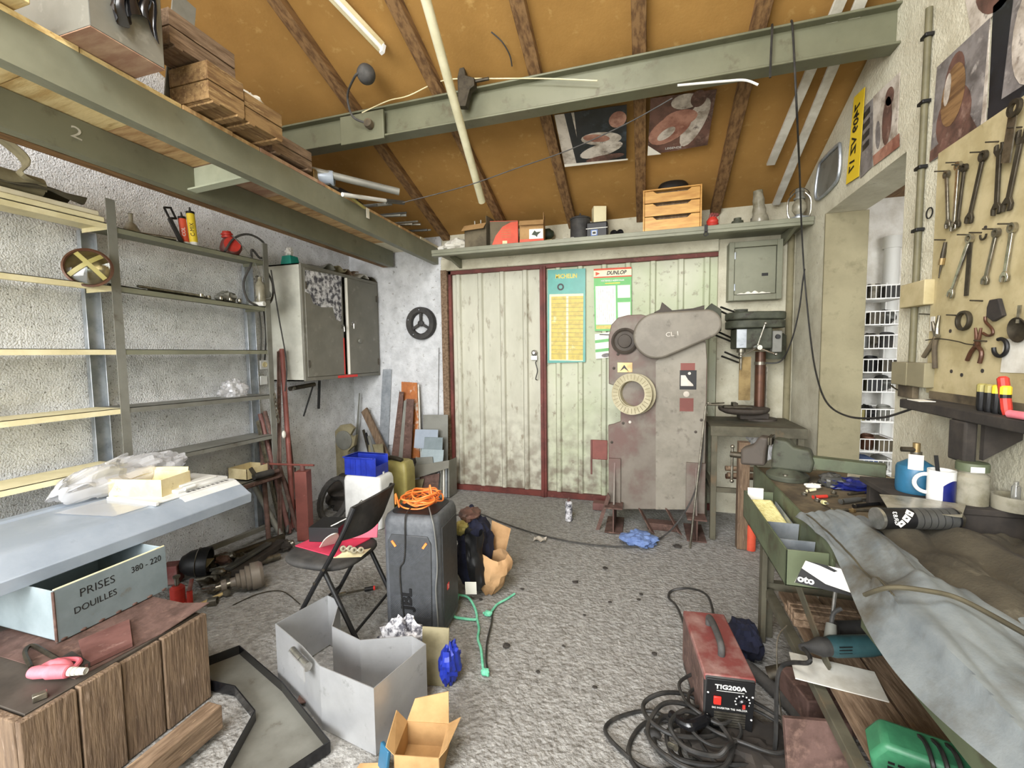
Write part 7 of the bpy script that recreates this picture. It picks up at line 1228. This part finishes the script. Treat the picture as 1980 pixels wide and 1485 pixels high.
part('plank', MB().box(CX0, CX1 - .03, CY1 - .025, CY1, 0, CZT - .01), 'wood_old', ct, bev=.004); part('plank', MB().box(CX0, CX0 + .025, CY0 + .03, CY1 - .03, 0, CZT - .01), 'wood_old', ct, bev=.004)
part('lid', MB().box(CX0, CX1 - .03, CY0 + .03, CY1 - .02, CZT - .03, CZT + .002), 'machine_dark', ct, bev=.002)
ct_ = CZT + .003
def pq(*pp, z=ct_ + .004): return [P(x, y, Z=z) for x, y in pp]
one('rusty_sheet', 'brown rusty steel sheet with bent up corner under grey box', 'sheet', MB().surf(lambda u, v: (-2.62 + .66 * u + .05 * v, .98 + .47 * v, ct_ + .003 + (.035 * max(0, u - .75) * 4 * max(0, v - .6) * 2)), 12, 12, .003), 'rust')
one('rusty_strip', 'purplish rusty plate strip lying before the grey box', 'strip', MB().hexa([(-2.2, 1.12, ct_ + .006), (-1.98, 1.02, ct_ + .006), (-1.95, 1.16, ct_ + .006), (-2.16, 1.28, ct_ + .006), (-2.2, 1.12, ct_ + .012), (-1.98, 1.02, ct_ + .022), (-1.95, 1.16, ct_ + .022), (-2.16, 1.28, ct_ + .012)]), 'rust_red')
# labelled grey box
gx0, gx1, gy0, gy1, gz0, gz1 = -2.76, -2.27, 1.09, 1.515, ct_ + .012, .625
gb = thing('socket_box', 'long grey sheet metal box with hand lettered side on crate', 'box', (-2.5, 1.3, gz0))
part('body', openbox(gx0, gx1 - .004, gy0, gy1, gz0, gz1, .004), 'pale_grey_lit_face', gb, bev=.0015); part('side_plate', MB().box(gx1 - .003, gx1 + .003, gy0 - .004, gy1 + .004, gz0 - .004, gz1 + .004), 'grey_box', gb, bev=.001); part('rim', MB().tube([(gx1 - .002, gy0, gz1 + .004), (gx1 - .002, gy1, gz1 + .004)], .005, 6), 'cream', gb); part('corner_weld', MB().tube([(gx1 + .001, gy0 - .003, gz0), (gx1 + .001, gy0 - .003, gz1)], .005, 6), 'rust', gb)  # lit faces paler, lettered side darker: light and shade put into two greys
for k in range(7): part('weld', MB().blob((gx1 + .003, gy0 + .02 + .065 * k, gz0 + .001), (.004, .012, .006), .2, 2, k, 8, 6), 'rust', gb)
text('PRISES', .05, frame((gx1 + .0035, 1.235, gz0 + .158), (0, 1, .0), (0, 0, 1)), 'black', gb, sx=.95, bold=-.0004); text('380 - 220', .04, frame((gx1 + .0035, 1.43, gz0 + .163), (0, 1, .02), (0, 0, 1)), 'black', gb, sx=.85); text('DOUILLES', .04, frame((gx1 + .0035, 1.225, gz0 + .095), (0, 1, .03), (0, 0, 1)), 'black', gb, sx=.88, bold=-.0002)
# long lamp housing
hy0, hy1, hz = .70, 2.14, .634
hs = thing('lamp_housing', 'long pale grey metal trough lying across the grey box and shelving', 'trough', (-2.75, .9, hz)); prof = [(-2.40, 0), (-2.395, .058), (-2.41, .064), (-2.50, .125), (-2.52, .13), (-2.98, .128), (-3.0, .11), (-3.02, .112), (-3.03, .128), (-3.085, .128), (-3.09, .08), (-3.09, .0)]
part('shell', MB().prism([(x, hy0, hz + z) for x, z in prof], (0, hy1 - hy0, 0)), 'lamp_housing', hs, bev=.004, ang=25)
ec = thing('battery_holder', 'white ribbed plastic end piece lying on the far end of grey trough', 'plastic part', (-2.6, 1.95, hz + .131)); ez = hz + .1312
part('plate', MB().box(-2.86, -2.52, 1.66, 2.135, ez, ez + .012), 'plastic_white', ec, bev=.004); part('ridge', MB().box(-2.86, -2.56, 1.80, 2.12, ez + .012, ez + .032), 'plastic_white', ec, bev=.006); part('skirt', MB().prism([(-2.52, 1.78, ez), (-2.515, 1.78, ez + .006), (-2.425, 1.78, ez - .06), (-2.43, 1.78, ez - .064)], (0, .355, 0)), 'plastic_white', ec)
for k in range(9): part('slot', MB().box(-2.55, -2.53, 1.84 + .03 * k, 1.858 + .03 * k, ez + .012, ez + .0135), 'steel_dark', ec)
part('clip', MB().tube([(-2.56, 1.84, ez + .03), (-2.56, 1.9, ez + .034)], .012, 10), 'white', ec); part('bar', MB().box(-2.66, -2.6, 1.85, 2.08, ez + .032, ez + .045), 'white', ec, bev=.005); part('edge_rib', MB().box(-2.88, -2.50, 1.64, 1.66, ez, ez + .02), 'white', ec, bev=.003)
a = P(200, 962, Z=ez); b = P(300, 968, Z=ez); r = thing('carton', 'open pale yellow carton lying on the grey trough', 'box', ((a.x + b.x) / 2, a.y + .1, ez)); T = TR(((a.x + b.x) / 2 + .01, a.y + .13, ez), 12); part('body', openbox(-.165, .165, -.1, .1, 0, .11, .004, T), 'cardboard_pale', r, bev=.001); part('flap', MB(T).hexa([(-.15, .1, .11), (.15, .1, .11), (.14, .115, .13), (-.12, .115, .125), (-.15, .103, .09), (.15, .103, .09), (.14, .119, .13), (-.12, .119, .125)]), 'cardboard_pale', r); part('flap', MB(T).hexa([(.16, -.09, .09), (.16, .09, .09), (.12, .08, .075), (.1, -.09, .08), (.16, -.09, .093), (.16, .09, .093), (.12, .08, .078), (.1, -.09, .083)]), 'cardboard_pale', r)
c = P(235, 915, X=-3.0)
def bagf(u, v):
    a = 2 * math.pi * u; x = -3.0 + .13 * math.cos(a) * math.sin(math.pi * v); y = c.y + .02 - .34 * math.cos(math.pi * v) ; k = noise.noise(Vector((u * 6, v * 7, 2))) * .05 + noise.noise(Vector((math.cos(a) * 5, v * 15, 7))) * .025
    return (x + k, y + k * .6, max(ez + .005, ez + .09 + .1 * math.sin(a) * math.sin(math.pi * v) + k))
one('plastic_bag', 'big crinkled clear plastic film bag lying behind the yellow carton', 'bag', MB().surf(bagf, 60, 60), 'plastic_film', ang=12)
one('film_sheet', 'flat clear plastic sheet lying over the grey trough before carton', 'plastic sheet', MB().surf(lambda u, v: (-2.9 + .36 * u, 1.42 + .3 * v + .05 * u, ez + .003 + .004 * abs(noise.noise(Vector((u * 6, v * 6, 3))))), 20, 16), 'plastic_film', ang=15)
# box and tools at the far end behind the housing
a = P(475, 910, X=-3.2); zl = .54; r = thing('carton', 'small pale carton with brown strip at the shelving lower end', 'box', (-3.2, 2.85, zl)); z = P(500, 905, X=-3.2).z - .05; part('body', openbox(-3.32, -3.12, 2.75, 2.97, z, z + .09, .004), 'cardboard_pale', r); part('strip', MB().box(-3.11, -3.105, 2.95, 2.97, z, z + .11), 'rust', r)
one('shelf_tray', 'rusty tin tray holding tools at the shelving lower end', 'tray', openbox(-3.34, -3.0, 2.45, 3.0, z - .03, z - .006, .004), 'rust'); a, b = P(490, 905, X=-3.08), P(527, 912, X=-3.05); r = thing('air_drill', 'black cylindrical hand drill lying on the rusty tray', 'power tool', (-3.07, a.y, z)); part('barrel', MB().tube([(-3.08, a.y, z + .025), (-3.05, b.y, z + .025)], .028, 14), 'black_dust', r); part('chuck', MB().tube([(-3.05, b.y, z + .025), (-3.04, b.y + .05, z + .025)], .018, 12), 'rust', r); part('grip', MB().bar((-3.075, a.y + .02, z + .02), (-3.1, a.y - .01, z + .1), .03, .03), 'tool_dark', r, bev=.004)
# hose gun and bit on the crate
a, b = P(60, 1300, Z=ct_ + .03), P(150, 1298, Z=ct_ + .03); d0 = (b - a).normalized(); r = thing('spray_gun', 'dusty pink spray gun with white ribbed nozzle lying on crate top', 'spray gun', (a.x, a.y, ct_)); L = (b - a).length; part('barrel', MB().lathe([(0, 0), (.018, 0), (.022, .02), (.02, L * .35), (.024, L * .4), (.022, L * .8), (.018, L * .82), (0, L * .82)], a, d0, 18), 'pink', r)
for k in range(4): part('nozzle_rib', MB().lathe([(.012, 0), (.015 - .001 * k, .002), (.015 - .001 * k, .012), (.011, .014), (.012, 0)], a + d0 * (L * .82 + .015 * k), d0, 14), 'white_dull', r)
n0 = d0.cross(Z3).normalized() * -1; part('trigger_guard', MB().tube(cr([a + d0 * .01, a + n0 * .05 + d0 * .02, a + n0 * .065 + d0 * .07, a + n0 * .055 + d0 * .12, a + d0 * .14]), .009, 8), 'pink', r); part('grip', MB().blob(a + n0 * .03 + d0 * .07, (.06, .03, .022), .1, 2, 2, 18, 10), 'pink', r)
a, b = P(62, 1352, Z=ct_ + .012), P(92, 1340, Z=ct_ + .012); one('steel_stub', 'short grey steel stub lying near the crate edge', 'stub', MB().bar(a, b, .025, .022), 'tool_grey', bev=.003)
a = P(55, 1275, Z=ct_); wire('bent_rod', 'dark bent steel rod lying behind the pink spray gun', [P(60, 1290, Z=ct_ + .01), P(48, 1262, Z=ct_ + .015), P(62, 1248, Z=ct_ + .015), P(90, 1262, Z=ct_ + .012), P(130, 1285, Z=ct_ + .012)], .008, 'tool_dark'); one('steel_wedge', 'dark notched steel piece behind the spray gun', 'offcut', MB().prism(pq((110, 1285), (140, 1268), (175, 1290), (150, 1300)), (0, 0, .02)), 'dirt_black')
one('brick_scrap', 'broken pale wood scrap at the crate top corner near picture edge', 'scrap', MB(TR((-2.55, .92, ct_), 20)).box(-.1, .1, -.03, .03, 0, .03), 'wood_pale', bev=.003)
one('plank', 'short weathered plank lying on floor against the crate front', 'plank', MB().box(-1.73, -1.655, .62, 1.285, .03, .13), 'wood_old_flat', bev=.004)
# drip tray
tp_ = [(-2.10, 1.56), (-2.02, 1.68), (-1.6, 1.535), (-1.17, 1.335), (-1.25, 1.17), (-1.40, 1.02), (-1.48, 1.15), (-1.58, 1.37), (-1.79, 1.455), (-1.93, 1.45)]
tr = thing('drip_tray', 'black bent steel drip tray with oily floor on the concrete', 'tray', (-1.6, 1.4, 0)); part('floor_plate', MB().prism([(x, y, .004) for x, y in tp_], (0, 0, .004)), 'steel_grey', tr); rim = MB(); n = len(tp_)
for i in range(n): a, b = Vector((*tp_[i], .004)), Vector((*tp_[(i + 1) % n], .004)); part('rim', MB().bar(a + Z3 * .025, b + Z3 * .025, .005, .05), 'black_gloss', tr, bev=.001)
# folded aluminium box
ap = [(-1.69, 1.60), (-1.62, 1.88), (-1.52, 1.85), (-1.41, 1.66), (-1.22, 1.61), (-1.01, 1.70), (-.92, 1.665), (-.99, 1.375), (-1.28, 1.42), (-1.44, 1.50)]; ah = .275
al = thing('aluminium_box', 'bottomless bent aluminium sheet box standing on the floor', 'box', (-1.3, 1.6, 0)); n = len(ap)
cen = Vector((-1.3, 1.6, 0)); inn = []
for i in range(n):
    p0, p1, p2 = Vector(ap[i - 1]), Vector(ap[i]), Vector(ap[(i + 1) % n]); e1 = (p1 - p0).normalized(); e2 = (p2 - p1).normalized(); m = (Vector((e1.y, -e1.x)) + Vector((e2.y, -e2.x))); m = m / max(m.length_squared, .3) * 2; inn.append(p1 + m * .0035)
for i in range(n):
    j = (i + 1) % n; q = [(*ap[i], .003), (*ap[j], .003), (*inn[j], .003), (*inn[i], .003)]; part('side_panel', MB().prism(q, (0, 0, ah)), 'alu', al)
a = Vector((-1.47, 1.475, ah - .005)); b = Vector((-1.33, 1.41, ah - .005)); part('hinge_barrel', MB().tube([a, a.lerp(b, .6)], .018, 14), 'steel_bright', al); part('hinge_barrel', MB().tube([a.lerp(b, .63), b], .019, 14), 'steel_bright', al); part('hinge_leaf', MB().bar(a + Vector((-.0, -.02, -.02)), b + Vector((0, -.02, -.02)), .004, .06), 'alu', al)
p = Vector((-.985, 1.66, ah - .05)); part('slot', MB().lathe([(.012, 0), (.012, .003), (0, .003)], (-.945, 1.6, ah - .05), (-1, .1, 0), 12), 'white', al)
one('metal_sheet', 'grey brown offcut plate lying inside the aluminium box', 'plate', MB(TR((-1.42, 1.56, .02), 30)).box(-.08, .08, -.05, .05, 0, .006), 'rust')
one('grey_rag', 'grey patterned rag behind the aluminium box by the loudspeaker', 'rag', MB().blob((-1.14, 1.83, .12), (.13, .07, .13), .45, 2.2, 61, 28, 16, flat=-.12), 'newspaper', ang=12); one('card_sheet', 'pale cardboard sheet standing behind the aluminium box corner', 'card', MB(TR((-.93, 1.77, .0), 10, -6)).box(-.07, .06, 0, .006, 0, .27), 'tarp', bev=.001)
one('crisp_bag', 'shiny blue plastic bag crumpled beside the aluminium box', 'bag', MB().blob((P(865, 1300, Z=.06).x, P(865, 1300, Z=.06).y + .02, .095), (.045, .06, .1), .4, 2.4, 71, 26, 16, flat=-.095), 'blue', ang=12)
# open carton
bx, by_ = -.80, 1.40; T = TR((bx, by_, 0), 12); r = thing('carton', 'open brown cardboard box on the floor before the aluminium box', 'box', (bx, by_, 0)); w, d, h = .085, .075, .10; part('body', openbox(-w, w, -d, d, 0.002, h, .003, T), 'cardboard', r)
part('flap', MB(T).hexa([(-w, d, h), (w, d, h), (w * .9, d + .04, h + .10), (-w * .7, d + .03, h + .07), (-w, d + .003, h), (w, d + .003, h), (w * .9, d + .043, h + .10), (-w * .7, d + .033, h + .07)]), 'cardboard', r); part('flap', MB(T).hexa([(-w, -d, h), (-w, d, h), (-w - .04, d * .9, h + .05), (-w - .03, -d, h + .03), (-w + .003, -d, h), (-w + .003, d, h), (-w - .037, d * .9, h + .05), (-w - .027, -d, h + .03)]), 'cardboard', r); part('flap', MB(T).hexa([(w, -d, h), (w, d, h), (w + .05, d, h + .03), (w + .03, -d, h + .04), (w - .003, -d, h), (w - .003, d, h), (w + .047, d, h + .03), (w + .027, -d, h + .04)]), 'cardboard', r); part('flap_tape', MB(T).box(w * .3, w * .9, d + .036, d + .038, h + .07, h + .085), 'white_dull', r)
a = P(740, 1475, Z=.05); one('checked_bag', 'small blue checked packet leaning at the cardboard box', 'packet', MB(TR((-.925, 1.305, .0), -30, -10)).box(-.03, .03, 0, .015, .0, .11), 'blue_gas', bev=.004); one('brown_paper', 'torn brown paper bit at the foot of the aluminium box', 'paper', MB().surf(lambda u, v: (-1.03 + .1 * u, 1.27 + .06 * v, .004 + .03 * u * v), 6, 6, .002), 'cardboard')
# clothes, paper bag and rope behind the speaker
x0, y0 = -1.0, 2.52; r = thing('clothes_pile', 'dark jacket heaped in a bag beside the loudspeaker', 'clothes', (-1.06, 2.58, 0)); part('jacket', MB().blob((-1.09, 2.66, .25), (.12, .14, .25), .3, 1.8, 81, 32, 22, flat=-.25), 'navy', r, ang=20); part('collar', MB().blob((-1.12, 2.66, .49), (.07, .08, .04), .35, 2, 83, 18, 10), 'sepia_print', r, ang=20); part('lining', MB().blob((-1.14, 2.56, .43), (.05, .05, .045), .3, 2, 84, 14, 10), 'yellow_dull', r, ang=20)
def slv(u, v): a = 2 * math.pi * u; return (-1.035 + (.06 + .02 * noise.noise(Vector((math.cos(a) * 2, math.sin(a) * 2, v * 4)))) * math.cos(a) * (1 - .2 * v) + .03 * v * v, 2.52 + (.05 + .03 * noise.noise(Vector((math.cos(a) * 2, math.sin(a) * 2, v * 5 + 3)))) * math.sin(a), .43 - .34 * v + .015 * math.sin(a * 3 + v * 9))
part('sleeve', MB().surf(slv, 20, 14), 'black', r, ang=60); part('care_label', MB(TR((-1.03, 2.452, .06), 15, 12)).box(-.035, .035, 0, .003, 0, .09), 'paper', r)
def pbag(u, v):
    a = 2 * math.pi * u; k = noise.noise(Vector((math.cos(a) * 2.2, math.sin(a) * 2.2, v * 3))) * .02; t = math.sin(math.pi * min(v * .62 + .12, 1)) ; return (-.965 + (.115 * t + k) * math.cos(a) * (1 if v < .6 else 1.1) + .03 * v, 2.60 + (.09 * t + k) * math.sin(a), .004 + .26 * v + .02 * math.sin(a * 2) * v)
one('paper_bag', 'crumpled open brown paper bag beside the dark clothes', 'bag', MB().surf(pbag, 32, 16), 'brown_paper', ang=25); one('bag_flap', 'brown cardboard flap sticking up behind the paper bag', 'card', MB(TR((-.95, 2.75, .16), 20, -8)).prism([(-.06, 0, 0), (.04, 0, 0), (.09, 0, .2), (-.04, 0, .26)], (0, .004, 0)), 'brown_paper')
rp = thing('rope', 'pale green rope with dark knots lying on the floor by the paper bag', 'rope', P(930, 1200, Z=0)); g_ = lambda *q: [P(x, y, Z=z) for x, y, z in q]
part('strand', MB().tube(cr(g_((886, 1150, .03), (880, 1180, .02), (878, 1192, .012), (895, 1196, .01), (915, 1198, .01), (922, 1195, .012), (918, 1175, .02), (905, 1155, .03), (886, 1150, .03)), 6), .0075, 8), 'rope_green', rp); part('strand', MB().tube(cr(g_((922, 1195, .012), (926, 1215, .01), (924, 1235, .01), (930, 1255, .01), (934, 1290, .01), (938, 1302, .012), (945, 1306, .012)), 6), .007, 8), 'rope_green', rp)
part('strand', MB().tube(cr(g_((935, 1185, .012), (945, 1188, .015), (952, 1180, .015), (962, 1168, .012), (980, 1158, .01), (995, 1148, .01)), 6), .007, 8), 'rope_green', rp); part('strand', MB().tube(cr(g_((952, 1182, .012), (950, 1205, .01), (942, 1240, .01), (940, 1275, .01), (944, 1300, .01)), 6), .005, 8), 'cable', rp); part('knot', MB().blob(P(944, 1186, Z=.015), (.025, .02, .015), .3, 2, 3, 14, 8), 'rope_green', rp); part('knot', MB().blob(P(938, 1300, Z=.015), (.022, .018, .015), .3, 2, 5, 14, 8), 'rope_green', rp)
# aerosol by the door, litter
a = P(1100, 1006, Z=0); r = thing('spray_can', 'silver and black spray can standing on floor before the door', 'can', a); part('body', MB().lathe([(0, 0), (.033, 0), (.033, .17), (.02, .185), (0, .185)], a, Z3, 22), 'newspaper', r); part('cap', MB().lathe([(0, .185), (.016, .185), (.014, .2), (.006, .215), (0, .218)], a, Z3, 16), 'rust', r)
a = P(1044, 1046, Z=0); one('wrapper', 'small white and blue wrapper on the floor beside the cable', 'litter', MB().surf(lambda u, v: (a.x - .05 + .1 * u, a.y - .03 + .07 * v, .006 + .02 * abs(math.sin(u * 5 + v * 3))), 8, 6, .002), 'paper_grey', ang=15)
for k, (px, py, s) in enumerate(((1170, 1100, .02), (1112, 1127, .02), (1240, 1150, .014), (980, 1250, .022), (1010, 1140, .012), (930, 1160, .012), (1310, 1058, .03), (1180, 1165, .012), (1235, 1160, .012), (1090, 1250, .01), (1040, 1300, .012), (1150, 1330, .012), (1265, 1265, .014), (1130, 1190, .01))):
    a = P(px, py, Z=0); one('grit_lump', ('dark dry crumb of dirt lying on the open concrete floor'), 'dirt', MB().blob((a.x, a.y, s * .3), (s, s * .7, s * .4), .5, 2.5, k, 8, 6, flat=-s * .3), 'dirt_black', 'dark crumbs on the open floor', ang=20)
# ---------------------------------------------------------------- car parts on the floor by the shelving
fl = lambda px, py, z=0.0: P(px, py, Z=z)
p = fl(345, 1172); r = thing('bottle_jack', 'small bright red bottle jack standing on floor by the crate', 'jack', p); part('body', MB().lathe([(0, 0), (.055, 0), (.055, .02), (.04, .025), (.04, .12), (.025, .135), (0, .135)], p, Z3, 22), 'red', r); part('ram', MB().tube([p + Z3 * .13, p + Z3 * .185], .013, 12), 'chrome', r); part('cap', MB().lathe([(0, 0), (.02, 0), (.02, .012), (0, .014)], p + Z3 * .185, Z3, 14), 'tool_grey', r); part('pump', MB().tube([p + Vector((.075, .02, .01)), p + Vector((.075, .02, .1))], .016, 12), 'red', r); part('pump_lever', MB().tube([p + Vector((.075, .02, .1)), p + Vector((.06, .05, .16))], .012, 10), 'red_dull', r)
p = fl(375, 1095, .1); r = thing('funnel_boot', 'big black rubber cone lying by the concrete wall', 'rubber part', (p.x, p.y, 0)); ax = Vector((-.75, -.55, .05)).normalized(); q = Vector((p.x - .03, p.y + .02, .11)); part('cone', MB().lathe([(.0, -.09), (.05, -.07), (.085, -.02), (.1, .05), (.102, .1), (.09, .1), (.06, .02), (0, 0)], q, -ax, 28), 'black', r); part('clamp_wire', MB().lathe([(.1, .03), (.104, .033), (.1, .036), (.1, .03)], q, -ax, 28), 'tool_grey', r)
a, b = fl(420, 1085, .05), fl(548, 1038, .05); r = thing('drive_shaft', 'dark steel drive shaft lying along the foot of the shelving', 'shaft', (a.x, a.y, 0)); part('shaft', MB().tube([a, b], .028, 14), 'tool_dark', r); part('joint', MB().lathe([(0, 0), (.045, 0), (.05, .03), (.04, .09), (0, .09)], a, a - b, 16), 'black_dust', r)
a, b = fl(455, 1110, .08), fl(545, 1048, .07); one('black_beam', 'black oily flat beam piece lying over the drive shaft', 'beam piece', MB().bar(a, b, .07, .05), 'dirt_black', bev=.006); a, b = fl(440, 1100, .12), fl(520, 1050, .12); one('dark_channel', 'dark grey channel piece lying on the oily beam piece', 'channel', MB().bar(a, b, .05, .02), 'steel_dark', bev=.003); a, b = fl(480, 1092, .05), fl(540, 1075, .03); one('greasy_tube', 'greasy light tube piece poking from the oily parts', 'tube', MB().tube([a, b], .025, 12), 'tool_grey')
p = fl(450, 1140, .06); r = thing('cv_joint_boot', 'dusty brown ribbed rubber boot with shaft on the floor', 'rubber part', (p.x, p.y, 0)); ax = Vector((.62, .75, .08)).normalized(); q = fl(446, 1135, .06); prf = [(0, 0), (.03, 0), (.032, .03), (.05, .035), (.045, .055), (.066, .06), (.06, .085), (.08, .09), (.073, .115), (.088, .12), (.086, .17), (.07, .19), (0, .19)]; part('boot', MB().lathe(prf, (q.x, q.y, .085), ax, 28), 'machine', r); part('shaft_end', MB().tube([Vector((q.x, q.y, .085)) - ax * .08, Vector((q.x, q.y, .085))], .022, 14), 'tool_grey', r); part('collar', MB().tube([Vector((q.x, q.y, .085)) - ax * .05, Vector((q.x, q.y, .085)) - ax * .02], .036, 16), 'machine', r)
for k, (px, py, z, s) in enumerate(((400, 1125, .03, .055), (425, 1105, .05, .05), (432, 1080, .09, .06), (412, 1140, .03, .04), (395, 1100, .04, .05), (465, 1080, .06, .06), (550, 1055, .05, .06))):
    q = fl(px, py, z); r = thing('car_part', ('dark hinge casting beside the red bottle jack', 'grey yoke casting in the oily parts heap', 'brown flange casting on top of the oily parts', 'small steel bracket before the oily parts', 'black knuckle casting behind the red jack', 'dark bearing block in the oily parts heap', 'black hub piece at the far end of the oily parts')[k], 'car part', (q.x, q.y, 0)); part('casting', MB().blob((q.x, q.y, max(z, s * .6)), (s, s * .8, s * .6), .35, 1.8, 90 + k, 18, 12, flat=-max(z, s * .6)), ('tool_dark', 'tool_grey', 'rust', 'tool_grey', 'dirt_black', 'tool_dark', 'dirt_black')[k], r, ang=25); part('pin', MB().tube([(q.x - .05, q.y - .03, max(z, s * .6) + .02), (q.x + .06, q.y + .03, max(z, s * .6) + .03)], .013, 10), ('tool_grey', 'chrome')[k % 2], r); part('eye', MB().lathe([(.012, 0), (.024, 0), (.024, .02), (.012, .02), (.012, 0)], (q.x + .05, q.y + .02, max(z, s * .6) + .015), (.6, .5, .3), 14), 'tool_grey', r)
one('white_card', 'pale square card lying on the oily parts by the black cone', 'card', MB(TR(tuple(fl(392, 1090, .1)), 25, 10)).box(-.05, .05, -.05, .05, 0, .006), 'tarp'); a, b = fl(352, 1187, .02), fl(440, 1143, .03); r = thing('hammer', 'long pale wooden hammer handle lying on the floor', 'hammer', (a.x, a.y, 0)); part('handle', MB().tube([a, a.lerp(b, .5), b], [.014, .012, .01], 10), 'wood_pale', r); part('head', MB().tube([b + Vector((-.03, .03, .01)), b + Vector((.03, -.03, .01))], .022, 14), 'tool_grey', r); a = fl(403, 1165, .02); one('steel_ring', 'small dark steel tube ring lying before the hammer handle', 'ring', MB().lathe([(.02, 0), (.028, 0), (.028, .05), (.02, .05), (.02, 0)], a, (.8, .5, 0.05), 18), 'tool_grey'); one('red_block', 'red painted casting between the crate box and the red jack', 'casting', MB(TR(tuple(fl(335, 1125, .0)), 30)).box(-.05, .05, -.05, .05, 0, .13), 'red_dull', bev=.006)
wire('thin_wire', 'thin dark wire curved on the floor near the chair foot', [fl(450, 1170, .005), fl(500, 1148, .005), fl(545, 1143, .005), fl(580, 1168, .005)], .003, 'tool_dark')
